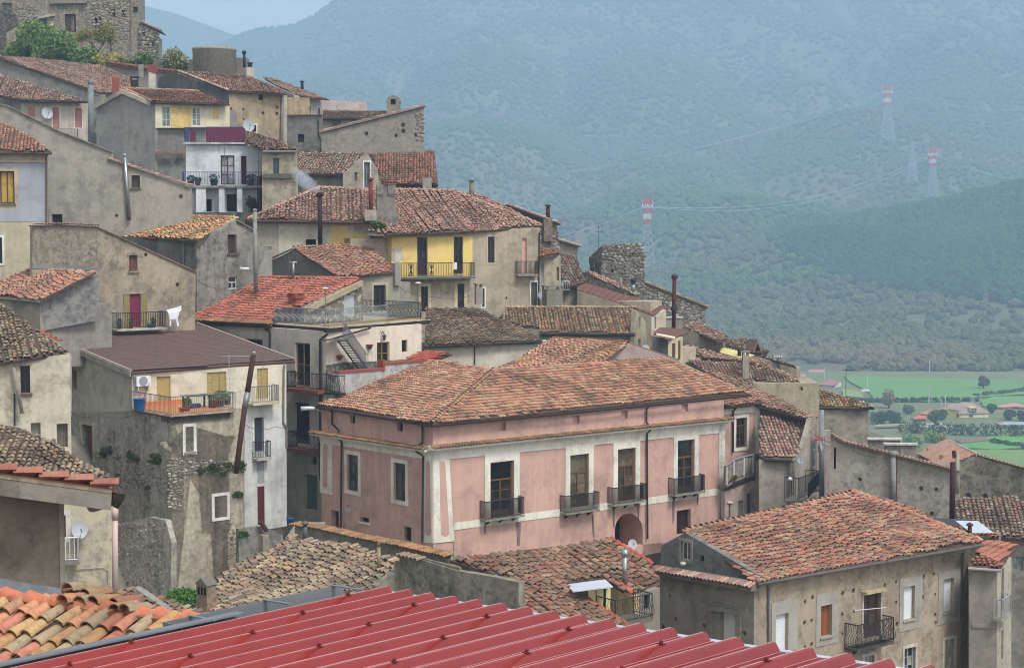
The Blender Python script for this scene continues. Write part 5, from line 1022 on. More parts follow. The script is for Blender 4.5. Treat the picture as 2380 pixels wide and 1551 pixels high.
 m = MB(); m.tube([w3.off(.3).hit(*cS(560, 190)), w3.off(.3).hit(*cS(620, 275))], .14, 8); m.build('flue', flat('4d3230', .8), h3)
 p = w3.off(-1.5).hit(*cS(838, 215)); m = MB(); m.lathe(p, [(.18, 0), (.22, .35), (.24, .36)], 10); tag(m.build('blue_bucket', flat('2f6fb0', .5), None, True), 'small blue bucket at the top of the alley steps', 'bucket')
 m = MB(); w4 = Wall(at(700, 1215, 90), 10)
 st_ = thing('alley_steps', 'worn stone steps in the alley beside the pink palazzo', 'steps', at(690, 1225, 88))
 for k in range(6): m = MB(); q = at(672 + k * 2, 1250 - k * 3.2, 88 + k * .5); m.box(q - Vector((.2, 0, 2)), Vector((1.6, 0, 0)), Vector((0, 3, 0)), Vector((0, 0, 2))); m.build('step', plaster('8d897e', '5c5850', .6), st_)
brown_house()

# ================================================================== white house with the wrought-iron roof terrace
def terrace_house():
 K = at(*cI(1405, 515), 107.0); a = 50; fr = Wall(K, a); fl = Wall(K, a - 90)
 h = thing('terrace_house', 'cream house with red tile roof and a wrought-iron roof terrace above an outside stair', 'house', K - Vector((0, 0, 14)))
 lm = plaster('b9b2a5', '908a7f', .5, 1.2, .3, .15, None, .12); rm = plaster('d6c6b2', 'b3a594', .4, 1.2, .25, .1, None, .12); gold = flat('8a7340', .5, 0, .2)
 D = dict(fr=gold, panes=[glass('241c14', .2), glass('15110e', .15), glass('3a2e1a', .25)], dep=.18, bar=.09)
 wall(h, fl, [cI(120, 440), cI(1405, 520), (756, 1330), (436, 1330)], lm, [Wn(cI, 672, 600, 810, 680, 'd', mat=flat('3a2e1e', .5), sur=(.06, gold, .03), dep=.15), Wn(cI, 1118, 630, 1255, 1035, 'g', grid=(2, 2), name='balcony_door', **D),
  Wn(cI, 1108, 1188, 1250, 1570, 'd', mat=flat('1a1310', .6), dep=.25, name='door'), Wn(cJ, 100, 758, 152, 828, 'd', dep=.3), Wn(cJ, 40, 925, 160, 1250, 'p', fr=flat('65716c', .8, 0, .5), dep=.25, name='door')], name='side_wall')
 wall(h, fr, [cI(1405, 520), cI(2292, 455), cI(2292, 1250), cI(1405, 1400)], rm, [Wn(cI, 1878, 622, 1995, 830, 'g', grid=(2, 2), name='door', **D), Wn(cI, 2108, 602, 2160, 715, 'g', grid=(1, 1), fr=gold, dep=.15, panes=[glass('14110f')])], name='front_wall')
 plate(h, fr, pts(cI, 1406, 835, 1580, 808, 1860, 800, 2290, 775, 2290, 1000, 1406, 1150), .06, plaster('7f7a70', '55524c', .6, .15, .2, .7, '9a958a', .7, .6), 'pebble_plinth')
 # roof terrace slab with brown fascia and its railing
 zt = fr.st(*cI(1420, 492))[1]; S1 = fr.off(.35).st(*cI(2372, 420))[0]; pm = Vector((0, 0, K.z + zt));
 deck = lambda x, y: hit(*cI(x, y), Vector((0, 0, K.z + zt)), Vector((0, 0, 1)))
 c0 = fr.W(-.35, zt) + fl.n * 0 + fr.n * .35; A = deck(895, 455); c0 = deck(1422, 494); B = deck(2368, 418)
 back = deck(1740, 372)
 m = MB(); m.prism([A, c0, B, back, deck(1300, 380)], Vector((0, 0, -.14))); te = m.build('terrace_slab', plaster('b3a58a', '8d806a', .5, .6, .3), h)
 m = MB(); m.prism([A + (c0 - A) * .003, c0, B, B + Vector((0, 0, -.22)), c0 + Vector((0, 0, -.22)), A + Vector((0, 0, -.22))][:0] or [A, c0, c0 + Vector((0, 0, -.26)), A + Vector((0, 0, -.26))], fl.n * .05); m.prism([c0, B, B + Vector((0, 0, -.26)), c0 + Vector((0, 0, -.26))], fr.n * .05); m.build('fascia', flat('3a2c29', .5), te)
 m = MB(); m.prism([A + Vector((0, 0, .0)), c0, c0 + Vector((0, 0, .05)), A + Vector((0, 0, .05))], fl.n * .1); m.prism([c0, B, B + Vector((0, 0, .05)), c0 + Vector((0, 0, .05))], fr.n * .1); m.build('slab_edge', plaster('b9aa8c'), te)
 r0, r1, r2, r3 = deck(925, 452), deck(1424, 488), deck(2282, 405), deck(1745, 380); gr = flat('8f9295', .5, .3, .25)
 for pa, pb, o_, mt in ((r0, r1, fl.n, gr), (r1, r1.lerp(r2, .62), fr.n, gr), (r1.lerp(r2, .62), r2, fr.n, flat('4a4c50', .5, .3, .2)), (r2, r3, -fl.n, IRON())): railing(te, [pa, pb], 1.12, mt, .13, .13, o_, .02)
 m = MB(); m.prism([deck(1400, 470), deck(2280, 404), deck(2280, 404) + Vector((0, 0, .12)), deck(1400, 470) + Vector((0, 0, .12))], -fr.n * .1); m.build('kerb', flat('c9a35c', .7, 0, .3), te)
 # roof
 E = fl.off(.35).hit(*cI(540, 450)); f = RoofR(E, a - 90, (700, 646), 7.0)
 roof(h, f, pts(cI, 165, 252, 450, 140, 742, 25, 1716, 38, 1235, 278, 915, 330, 895, 468, 170, 428), 'red', wild=.6, dark=.1, row=.38, wp=.24, gut=flat('3a2a28', .5), under='7c4438', ridge=[(cI(742, 25), cI(1716, 38))])
 rr = [o for o in h.children if o.name.startswith('roof')][0]
 coping(rr, f.hit(*cI(172, 424)) + f.n * .1, f.hit(*cI(895, 462)) + f.n * .1, 'moss', -f.ey, .22)
 V0, V1 = f.hit(*cI(1235, 285)), f.hit(*cI(1718, 42)); fg = Wall(V1 + Vector((0, 0, -.1)), a); pb = plaster('a39a88', '716b60', .6, .2, .2, .7, '8a8374', .7, .6)
 wall(h, fg, [cI(1200, 300), cI(1718, 60), cI(1750, 50), cI(1750, 420), cI(1200, 440)], pb, [Wn(cI, 1572, 185, 1678, 385, 'd', mat=flat('a9adb0', .5), dep=.1, name='door')], name='stair_head_wall'); plate(h, fg, pts(cI, 1572, 185, 1675, 130, 1678, 185), .0, DARK(), 'opening', .004) if 0 else None
 m = MB(); b0, b1 = fg.st(*cI(1215, 300)), fg.st(*cI(1725, 48)); m.prism([fg.W(b0[0], b0[1]), fg.W(b1[0], b1[1]), fg.W(b1[0], b1[1] - .35), fg.W(b0[0], b0[1] - .35)], fg.n * .25); m.build('verge_beam', plaster('a8977a', '7c705c', .6, .2), h)
 # terracotta chimney
 p = f.hit(*cI(1125, 262)); ch = plaster('9c5646', '7a4438', .5, .3, .3); m = MB(); w = Wall(p, a - 90); o = stack(h, p, .7, .7, .36, a - 90, ch, 'none'); m = MB(); w = Wall(p - Vector((0, 0, .49)), a - 90)
 m.fbox(w, -.45, .45, .85, .9, -.45, .45)
 for k in range(5):
  s = -.36 + k * .18; m.fbox(w, s - .05, s + .05, .9, 1.14, .3, .4); m.fbox(w, s - .05, s + .05, .9, 1.14, -.4, -.3); m.fbox(w, -.4, -.3, .9, 1.14, s - .05, s + .05); m.fbox(w, .3, .4, .9, 1.14, s - .05, s + .05)
 m.fbox(w, -.28, .28, .9, 1.14, -.28, .28); m.lathe(p + Vector((0, 0, .65)), [(.5, 0), (.48, .04), (.28, .3), (.1, .58), (.02, .66)], 4 * 3); m.build('chimney_cap', plaster('a5604c', '84493a', .5, .3), o)
 flue(h, f.hit(*cI(1100, 40)), 1.15, .09, ZINC(), 'T')
 pipe(h, fl, pts(cI, 838, 500, 870, 515, 880, 540, 880, 690), .07, flat('3a2625', .5)); pipe(h, fl, pts(cI, 1420, 545, 1350, 600, 1352, 1420, 1350, 1900), .085, flat('352424', .5), .18); pipe(h, fr, pts(cI, 1820, 490, 1720, 520, 1440, 600, 1380, 605), .06, flat('352424', .5), .2)
 for uL, uR, v, vR in ((1042, 1332, 1050, 1058), (1048, 1338, 1605, 1610)): b, _ = balcony(h, fl, cI(uL, 0)[0], cI(uR, 0)[0], cI(0, v)[1], .75, 1.05, IRON(), plaster('8f5044', '6a3a32', .5, .3) if v < 1500 else plaster('7c4a40'), .12, .13, .2, cI(0, vR)[1])
 # outside stair
 g0, g1 = fr.off(.25), fr.off(1.05); st = flat('66676a', .6, .3); T0, T1 = cI(1585, 595), cI(1795, 885); a0, a1 = g1.st(*T0), g1.st(*T1); m = MB()
 for hh in (.25, 1.05): m.tube([fr.W(a0[0], a0[1], hh), fr.W(a1[0], a1[1], hh)], .06, 4)
 so = m.build('stair', st, h); m = MB()
 for k in range(1, 13): s = a0[0] + (a1[0] - a0[0]) * k / 13; t = a0[1] + (a1[1] - a0[1]) * k / 13; m.fbox(fr, s - .13, s + .13, t, t + .03, .25, 1.05)
 m.build('tread', st, so); railing(so, [g1.W(a0[0], a0[1]), g1.W(a1[0], a1[1])], .95, IRONG(), .13); railing(so, [g0.W(a0[0] + .6, a0[1]), g0.W(a1[0] + .6, a1[1])], .95, IRONG(), .13)
 m = MB(); m.fbox(fr, a0[0] - 1.2, a0[0] + .2, a0[1] - .05, a0[1], .2, 1.1); m.build('landing', st, so)
 # lamps, pots
 p = fr.off(.25).hit(*cI(1945, 580)); o = thing('wall_lantern', 'black lantern on the cream wall above the terrace house door', 'lantern', p); m = MB(); m.tube([p + Vector((0, 0, .25)) - fr.n * .25, p + Vector((-.1, 0, .4)), p + Vector((0, 0, .22))], .025, 5); m.build('arm', IRON(), o); m = MB(); m.lathe(p - Vector((0, 0, .2)), [(.05, 0), (.14, .3), (.16, .32), (.05, .42)], 6); m.build('lamp_body', flat('4a4a48', .4), o)
 for k, (x, y) in enumerate(((1515, 765), (1795, 665))):
  p = fr.hit(*cI(x, y)); m = MB(); m.lathe(p + fr.n * .15 - Vector((0, 0, .15)), [(.1, 0), (.22, .28), (.24, .3)], 10); tag(m.build('wall_planter', flat('8f4436', .7), None, True), ['half-round red clay planter on the cream wall under the stair', 'half-round red clay planter on the cream wall beside the door'][k], 'planter', 'wall planters')
 for k, (x, yb, yt) in enumerate(((1400, 280, 110), (2262, 240, 62))):
  b = deck(x, 470 if k == 0 else 400); b = Vector((b.x, b.y, b.z)); tp = vz(b, cI(0, yt)[1]); o = thing('terrace_lamp', ['globe lamp on a thin post on the near terrace railing', 'globe lamp on a thin post at the far terrace corner'][k], 'lamp', b, 'terrace post lamps')
  m = MB(); m.tube([b, Vector((b.x, b.y, tp - .25))], .03, 6); m.build('post', IRONG(), o); m = MB(); m.lathe(Vector((b.x, b.y, tp - .28)), [(.05, 0), (.14, .08), (.1, .16)], 10); m.build('lamp_bowl', flat('b98a3a', .4), o); m = MB(); m.lathe(Vector((b.x, b.y, tp - .1)), [(.22, 0), (.2, .03), (.05, .09)], 12); m.build('lamp_cap', flat('d5d7d8', .4), o)
 e = fr.st(*cI(2292, 600))[0]; m = MB(); m.box(K + fr.ex * .4 - fl.ex * .4 - Vector((0, 0, 16)), fr.ex * (e - .5), -fl.ex * 12.5, Vector((0, 0, 15.6))); m.build('rear_mass', lm, h)
 # parapet with red coping in front, and the little side balcony
 h2 = thing('parapet_wall', 'grey stepped parapet wall with red coping between terrace house and palazzo roof', 'wall', at(860, 930, 106)); w = Wall(at(790, 866, 104.6), a)
 wall(h2, w, pts(cI, 1525, 908, 1940, 875, 1945, 828, 2385, 795, 2385, 1200, 1525, 1500), plaster('b3b1aa', '77767a', .7, .35, .6, .3, '96958f', .25), name='wall')
 rd = flat('8f4a3e', .7, 0, .3)
 for p0, p1 in ((cI(1522, 908), cI(1942, 875)), (cI(1928, 828), cI(2385, 794))): q0, q1 = w.st(*p0), w.st(*p1); m = MB(); m.prism([w.W(q0[0], q0[1] - .04, .06), w.W(q1[0], q1[1] - .04, .06), w.W(q1[0], q1[1] + .1, .06), w.W(q0[0], q0[1] + .1, .06)], w.n * -.5); m.build('coping', rd, h2)
 m = MB(); q = w.st(*cI(1938, 875)); m.fbox(w, q[0] - .06, q[0] + .1, q[1] - .1, q[1] + .6, -.4, .05); m.build('coping', rd, h2)
 b, _ = balcony(h2, Wall(w.hit(*cI(1528, 1080)) - w.n * .4, a - 90), cI(1392, 0)[0], cI(1530, 0)[0], cI(0, 1088)[1], .5, 1.05, IRON(), IRON(), .14, .12)
 fr9 = RoofP(w.off(-.6).hit(*cI(2150, 790)), a, 14); roof(h2, fr9, pts(cI, 2120, 790, 2385, 800, 2580, 730, 2300, 712), 'hotred', wild=.5, dark=.05, indiv=120)
 # bracket street light
 o = thing('street_lamp', 'bracket street lamp reaching out beside the pink palazzo corner', 'street lamp', at(*cI(1300, 1240), 102)); m = MB(); q0, q1, q2 = at(*cI(1365, 1270), 103), at(*cI(1300, 1238), 102.5), at(*cI(1250, 1236), 102); m.tube([q0, q1, q2], .04, 6); m.build('arm', IRONG(), o); m = MB(); m.tube([q2 + Vector((.3, 0, 0)), q2, q2 - Vector((.5, .1, .02))], .09, 8, .14); m.build('lamp_head', flat('c4c6c8', .35), o, True)
terrace_house()

# ================================================================== left column, middle height
def left_mid():
 # house with the washing line
 h = thing('washing_line_house', 'old tan house with sloping parapet and a balcony hung with white washing', 'house', at(300, 780, 104) - Vector((0, 0, 6)))
 w = Wall(at(300, 762, 108.2), 40); wm = plaster('a1917c', '6d675e', .75, .5, .45, .45, '8a7f70', .4); grn = flat('8a7c50', .7, 0, .3)
 top = pts(cC, 300, 988, 600, 985, 905, 1000, 1300, 1180, 1820, 1415)
 wall(h, w, top + vv(452, 900, 75, 940), wm, [Wn(cC, 1200, 1255, 1280, 1405, 'p', fr=wood('6a4a3a'), dep=.2, name='shutter', sill=plaster('8f897c')), Wn(cE, 1205, 172, 1310, 480, 'd', mat=flat('7a2346', .7, 0, .4), dep=.15, name='door_curtain', shut=grn, sur=(.04, plaster('c9b9a0'), .02), door=True)], holes=dots(w, cC, [1355, 1252, 1650, 1530], .12, .3), name='wall')
 plate(h, w, pts(cC, 300, 1000, 900, 1015, 905, 1360, 300, 1330), .03, plaster('968c7c', '5f574b', .9, .2, .3, .9, '6e6454', .7, 0.0), 'rough_patch'); plate(h, w, pts(cC, 300, 1330, 905, 1360, 905, 1400, 300, 1380), .035, plaster('7e7d7a'), 'cement_band'); plate(h, w, pts(cE, 370, 330, 1070, 320, 1085, 500, 430, 530), .06, plaster('aaa392', '77736a', .7, .3, .4), 'cement_band')
 for i in range(len(top) - 1):
  A, B = w.hit(*top[i]), w.hit(*top[i + 1]); m = MB(); m.prism([A + w.n * .12, B + w.n * .12, B - w.n * .5, A - w.n * .5], Vector((0, 0, .07))); c_ = m.build('wall_head', plaster('8a6f60', '5a4a40', .6, .2), h)
  if i < 2: coping(c_, A + Vector((0, 0, .1)), B + Vector((0, 0, .1)), 'mauve', w.n + Vector((0, 0, -.15)), .2)
 s0 = w.st(*cC(300, 1100))[0]; s1 = w.st(450, 700)[0]; m = MB(); t = w.st(452, 640)[1]; m.fbox(w, s0 + .1, s1 - .1, -7, t - .2, -7, -.4); m.build('rear_mass', wm, h)
 b, (sL, sR, tt) = balcony(h, w, cE(1085, 0)[0], cE(1548, 0)[0], cE(0, 505)[1], .9, 1.0, IRON(), plaster('b8b2a2', '6f6a60', .6, .3), .12, vR=cE(0, 490)[1])
 p = w.W(sL + (sR - sL) * .75, tt, .45); o = thing('blue_basin', 'small bright blue basin on the washing balcony floor', 'basin', p); m = MB(); m.lathe(p, [(.16, 0), (.24, .2), (.26, .21)], 12); m.build('basin_wall', flat('2a62c4', .4), o, True)
 for k, q in enumerate((.12, .35, .8)):
  p = w.W(sL + (sR - sL) * q, tt, .5); o = thing('flower_pot', ['first flower pot on the washing balcony, under the open shutter', 'flower pot by the curtained balcony door', 'leafy flower pot behind the blue basin'][k], 'flower pot', p, 'pots on the washing balcony'); m = MB(); m.lathe(p, [(.1, 0), (.15, .25), (.16, .28)], 10); m.build('pot', flat('6e4438', .8), o, True); leaves('plant', [(p + Vector((0, 0, .45)), (.18, .18, .22))], 90, .07, leaf_mat('4f6a3a', '33502c'), o, 90 + k)
 # washing: a long-sleeved shirt hung upside down from the line
 ln = [w.W(sR - .3, w.st(*cE(1440, 300))[1], .8), w.off(.9).hit(*cE(1690, 270)), w.off(.2).hit(*cE(1780, 230))]; o = thing('washing_line', 'thin line carrying the white washing beside the balcony', 'clothes line', ln[0]); m = MB(); m.tube(ln, .008, 4); m.build('line', flat('9a9a9a', .6), o)
 g = w.off(.9); out = pts(cE, 1545, 322, 1620, 305, 1686, 283, 1688, 322, 1668, 335, 1648, 398, 1662, 470, 1645, 475, 1635, 415, 1612, 425, 1592, 412, 1592, 470, 1574, 475, 1575, 410, 1560, 350); m = MB(); P = [g.st(*q) for q in out]; P = P if area2(P) > 0 else P[::-1]
 tri = tessellate_polygon([[Vector((x, y, 0)) for x, y in P]]); n = len(P); wv = [.04 * math.sin(x * 9) for x, y in P]; m.V = [g.W(x, y, .02 + wv[i]) for i, (x, y) in enumerate(P)] + [g.W(x, y, -.02 + wv[i]) for i, (x, y) in enumerate(P)]
 for t_ in tri: m.F += [tuple(t_), tuple(n + i for i in reversed(t_))]
 for i in range(n): m.F.append((i, (i + 1) % n, n + (i + 1) % n, n + i))
 tag(m.build('hanging_shirt', flat('d9dadf', .8, 0, .1), None), 'white long-sleeved shirt drying upside down beside the balcony', 'shirt')
 # small roof left of it
 h2 = thing('corner_roof_house', 'small house with red-brown lichened roof tucked against the tan parapet house', 'house', at(100, 720, 98) - Vector((0, 0, 5))); w2 = Wall(at(92, 700, 99.6), -42)
 f2 = RoofR(w2.off(.3).hit(0, 690), -42, (150, 630), 3.6); roof(h2, f2, vv(-40, 685, 0, 690, 92, 697, 222, 631, 75, 622, 0, 655, -40, 668), 'mix', wild=1.3, dark=.3, gut=plaster('77736b'))
 wr = Wall(at(92, 700, 99.6), 42); wall(h2, wr, pts(cE, 365, 225, 880, 10, 920, 0, 920, 420, 380, 520), plaster('8b8782', '5a5855', .85, .3, .3, .4, None, .3), name='side_wall'); wall(h2, w2, [(-40, 690), (92, 699), (96, 850), (-40, 850)], plaster('9d9280', '6d665c', .7), name='front_wall'); body(h2, w2, -40, 92, 702, 5, 850)
 # roof at the left edge
 h3 = thing('left_edge_house', 'cream house at the left frame edge with lichened roof and an old drainpipe', 'house', at(80, 1000, 92) - Vector((0, 0, 5))); K3 = at(160, 826, 92); w3 = Wall(K3, 22)
 wm3 = plaster('c0b59f', '87806f', .65, .5, .5, .2, None, .2); wall(h3, w3, vv(-40, 845, 163, 822, 168, 1200, -40, 1200), wm3, [Wn(cE, 190, 842, 280, 1098, 'g', grid=(2, 3), fr=wood('3d302c'), dep=.2, panes=[glass(), glass('2a2c30')], sill=wood('6a5140')), Wn(cE, 288, 1372, 378, 1478, 'd', dep=.4), Wn(cE, 528, 1380, 632, 1600, 'p', fr=wood('6e6458'), dep=.3, name='door')], name='front_wall')
 w3b = Wall(K3, 80); wall(h3, w3b, pts(cE, 652, 720, 668, 760, 668, 1300, 655, 1300), plaster('a8a090'), name='side_wall')
 f3 = RoofR(w3.off(.4).hit(80, 835), 22, (0, 715), 6.5); roof(h3, f3, [(-40, 848), cE(655, 722), cE(370, 520), cE(0, 258), (-40, 690)], 'lichen', wild=1.2, dark=.28, sag=.1, gut=plaster('6f6b62'))
 rr = [o for o in h3.children if o.name.startswith('roof')][0]; ridge_tiles(rr, f3.hit(*cE(560, 625)), f3.hit(*cE(370, 520)), 'hotred', .36, 1.1)
 body(h3, w3, -40, 163, 850, 6, 1150, ins1=.4)
 m = MB(); m.tube([w3.off(.25).hit(*cE(125, 860)), w3.off(.45).hit(*cE(205, 1285))], .1, 8); m.build('drainpipe', plaster('8d867a'), h3, True); m = MB(); m.tube([w3.off(.1).hit(*cE(135, 1100)), w3.off(.1).hit(*cE(138, 1400))], .04, 6); m.build('downpipe', IRON(), h3)
 # roof and yellow wall below
 h4 = thing('yellow_wall_house', 'peeling yellow house with striped lichened roof and white balcony behind the near gable', 'house', at(200, 1300, 66) - Vector((0, 0, 4))); K4 = at(*cG(1045, 560), 68); w4 = Wall(K4, 17)
 f4 = RoofR(at(*cG(730, 548), 67.6), 6, (60, 985), 6.0); roof(h4, f4, [(-60, 1128), cG(700, 555), cG(1062, 515), cG(850, 390), cG(500, 165), cG(180, 20), (0, 985), (-60, 985)], 'lichen', wild=1.1, dark=.27, sag=.1, gut=plaster('55524c'))
 wall(h4, w4, [(130, 1120), cG(1040, 555), cG(1042, 1500), (130, 1480)], plaster('b5a98c', '85817a', .8, .3, .4, .25, '9a948a', .25), [Wn(cG, 540, 835, 612, 1085, 's', mat=flat('8f4a44', .6), dep=.15, sur=(.18, plaster('c4c0b6'), .04), door=True, name='shutter_door'), Wn(cG, 540, 1370, 640, 1480, 'd', mat=flat('c9c9c6', .5), dep=.1)], name='wall')
 balcony(h4, w4, cG(520, 0)[0], cG(740, 0)[0], cG(0, 1275)[1], .8, .95, flat('d0d0d0', .5), plaster('77746c'), .14); body(h4, w4, 130, 258, 1130, 6, 1500, ins0=.1)
 dish('white satellite dish on the peeling yellow wall', w4.off(.4).hit(*cG(740, 970)), .32, (.55, -1, 0))
 m = MB(); m.tube([w4.off(.05).hit(*cG(700, 1340)), w4.off(.05).hit(*cG(960, 1320)), w4.off(.05).hit(*cG(1005, 1350)), w4.off(.05).hit(*cG(1005, 1500))], .02, 5); m.build('gas_pipe', flat('9a9484', .6), h4)
 # low grey roofs beyond the near ridge
 h5 = thing('low_shed', 'low shed with thin brown tiles and a mortar hip behind the near ridge', 'shed', at(330, 1420, 55) - Vector((0, 0, 4))); f5 = RoofP(at(300, 1392, 56), -20, 10); roof(h5, f5, vv(235, 1378, 262, 1366, 320, 1370, 400, 1395, 470, 1425, 510, 1450, 300, 1440, 235, 1420), 'brown', wild=1.3, dark=.2); m = MB(); m.tube([f5.hit(320, 1370), f5.hit(350, 1390), f5.hit(400, 1425)], .16, 7); m.build('hip_mortar', plaster('8d8a80'), h5); m = MB(); m.box(f5.W(0, .5, -.6) - Vector((1.0, 0, 4)), Vector((2, 0, 0)), Vector((0, 1.5, 0)), Vector((0, 0, 3.5))); m.build('rear_mass', plaster('807a6c'), h5)
left_mid()

# ================================================================== upper town
def upper_left():
 # blue-grey house at the left edge
 h = thing('blue_grey_house', 'blue-grey rendered house with cream corner trim and yellow-curtained window, left frame edge', 'house', at(60, 640, 96) - Vector((0, 0, 4))); K = at(110, 352, 113); w = Wall(K, 12)
 cr = plaster('b5a98e', '8d8370', .5, .6, .5, .15); bl = plaster('9a9ca6', '84868e', .4, 1.2, .25, .12, None, .1)
 wall(h, w, vv(-40, 355, 110, 355, 110, 640, 112, 760, -40, 760), cr, [Wn(cC, 0, 475, 135, 775, 'g', grid=(2, 1), fr=wood('5b4032'), dep=.2, panes=[glass('b0923c', .5), glass('8c7a48', .4)], sur=(.12, cr, .05), sill=plaster('6a655c')), Wn(cC, -40, 1090, 20, 1330, 'd', dep=.2, mat=glass('1e232a'), sur=(.15, WHITE(), .04))], name='wall')
 for P in (pts(cC, 172, 400, 425, 400, 425, 945, 172, 945), pts(cC, -40, 830, 172, 830, 172, 945, -40, 945), pts(cC, -40, 400, 172, 400, 172, 438, -40, 438)): plate(h, w, P, .02, bl, 'render_panel')
 plate(h, w, pts(cC, -40, 375, 430, 378, 430, 398, -40, 395), .09, cr, 'cornice'); pipe(h, w, pts(cC, 455, 310, 432, 345, 432, 980), .055, flat('5a4a48', .6), .1)
 f = RoofR(w.off(.5).hit(60, 352), 12, (5, 287), 4.2); roof(h, f, [(-40, 351), cC(482, 297), cC(300, 160), cC(80, 40), cC(0, 25), (-40, 280)], 'mix', wild=.9, dark=.1, gut=flat('4a3c38', .6)); body(h, w, -40, 110, 358, 6, 740, ins1=.3)
 # big bare wall
 h2 = thing('bare_wall_house', 'tall bare grey house wall whose roofline steps down to the right', 'house', at(180, 560, 122) - Vector((0, 0, 5))); w2 = Wall(at(250, 400, 122), 8); gm = plaster('9f988b', '77736b', .6, .9, .35, .25, None, .25)
 top = vv(-40, 235, 20, 248, 95, 285, 135, 305, 200, 330, 262, 355)
 wall(h2, w2, top + vv(262, 372, 445, 438, 445, 700, -40, 700), gm, [Wn(cC, 1222, 515, 1300, 630, 'p', fr=wood('55443c'), dep=.22, name='shutter', sill=plaster('66625a')), Wn(cC, 485, 875, 580, 985, 'd', dep=.25, mat=flat('2c241f', .8))], holes=dots(w2, cC, [1083, 888, 1680, 712], .14, .25), name='wall')
 for i in range(len(top) - 1): A, B = w2.hit(*top[i]), w2.hit(*top[i + 1]); m = MB(); m.prism([A + w2.n * .15, B + w2.n * .15, B - w2.n * .8, A - w2.n * .8], Vector((0, 0, .09))); m.build('verge', plaster('8a8276', '5c564d', .6, .2), h2)
 A, B = w2.hit(*cC(1002, 365)), w2.hit(*cC(1785, 620)); m = MB(); m.prism([A + w2.n * .2, B + w2.n * .2, B - w2.n * .5, A - w2.n * .5], Vector((0, 0, .08))); c_ = m.build('verge', plaster('8d7a68'), h2)
 ridge_tiles(c_, B + Vector((0, 0, .05)), A + Vector((0, 0, .05)), 'mauve', .4, 1.1)
 s0 = w2.st(-40, 400)[0]; t = w2.st(200, 350)[1]; m = MB(); m.fbox(w2, s0, -.2, -12, t - .3, -8, -.4); m.fbox(w2, -.1, w2.st(440, 500)[0], -12, w2.st(445, 445)[1], -6, -.4); m.build('rear_mass', gm, h2)
 g = w2.off(.2); fl_ = MB(); fl_.tube([g.hit(*cC(1200, 900)), g.hit(*cC(1160, 345))], .14, 10); fl_.lathe(g.hit(*cC(1158, 345)), [(.11, 0), (.16, .08), (.17, .2), (.05, .26)], 10); fl_.build('flue', flat('9a9c9c', .35, .7, .3), h2, True); m = MB(); m.tube([g.hit(*cC(1200, 930)), g.hit(*cC(1190, 800))], .13, 10); m.build('flue', flat('4d3c34', .8), h2, True)
 # roof with yellow tiles
 h3 = thing('ochre_roof_house', 'grey house with a speckled ochre and orange roof and two weathered faces', 'house', at(457, 690, 116) - Vector((0, 0, 4))); K3 = at(457, 561, 116); wr = Wall(K3, 48); wl = Wall(K3, -42)
 wmx = plaster('8f8a80', '55534e', .85, .4, .6, .5, '77736a', .4); wall(h3, wl, vv(265, 548, 457, 561, 457, 800, 265, 780), plaster('7a7871', '4f4d49', .8, .5, .8, .3), name='front_wall')
 wall(h3, wr, [(457, 561), cC(2200, 925), cC(2365, 1015), (594, 800), (457, 800)], wmx, [Wn(cC, 2120, 1065, 2200, 1240, 'p', fr=wood('4a3430'), dep=.25, name='shutter', sill=plaster('5a564f')), Wn(cC, 2125, 1455, 2205, 1570, 'g', grid=(2, 1), tr=.45, fr=flat('c8c8c4', .5), panes=[flat('6fa0c4', .5, 0, .1), glass('33383c')], dep=.15)], name='gable_wall')
 PAL['ochre'] = ['c48f62', 'c9a86a', 'c07858', 'd0a860', 'b08a68', 'a8705a', 'c8784e', '8a7a64', 'd0b478', '96705a']
 f3 = RoofR(wl.off(.35).hit(380, 556), -42, (450, 505), 5.5); roof(h3, f3, [cC(1045, 1058), cC(1420, 890), cC(2205, 915), cC(1830, 1120), cC(1160, 1085)], 'ochre', wild=1.6, dark=.14, gut=plaster('55534f'), ridge=[(cC(1420, 890), cC(2205, 915))])
 pipe(h3, wl, pts(cC, 1705, 1135, 1705, 1360), .055, flat('6a7880', .6)); pipe(h3, wr, pts(cC, 2200, 940, 2290, 990, 2365, 1030, 2368, 1420), .05, IRON()); m = MB(); m.box(K3 + wr.ex * .4 - wl.ex * .4 - Vector((0, 0, 9)), wr.ex * 6.5, -wl.ex * 7.5, Vector((0, 0, 8.6))); m.build('rear_mass', wmx, h3)
 m = MB(); b = at(594, 660, 117); m.tube([b - Vector((0, 0, 1)), Vector((b.x, b.y, vz(b, 490)))], .14, 10); m.lathe(Vector((b.x, b.y, vz(b, 490))), [(.14, 0), (.2, .05), (.08, .16)], 10); m.build('flue', plaster('8a8880', '6a6862', .6, .2), h3, True)
 o = thing('street_lamp', 'bracket street lamp on the ochre-roofed house corner above the red roof', 'street lamp', at(*cD(240, 895), 115)); m = MB(); q = [at(*cD(310, 918), 116), at(*cD(240, 888), 115.4), at(*cD(195, 872), 115)]; m.tube(q, .035, 6); m.build('arm', IRONG(), o); m = MB(); m.tube([q[2] + Vector((.2, 0, 0)), q[2] - Vector((.4, 0, 0))], .09, 8, .13); m.build('lamp_head', flat('ccced0', .35), o, True)
 # lean-to roof bits
upper_left()

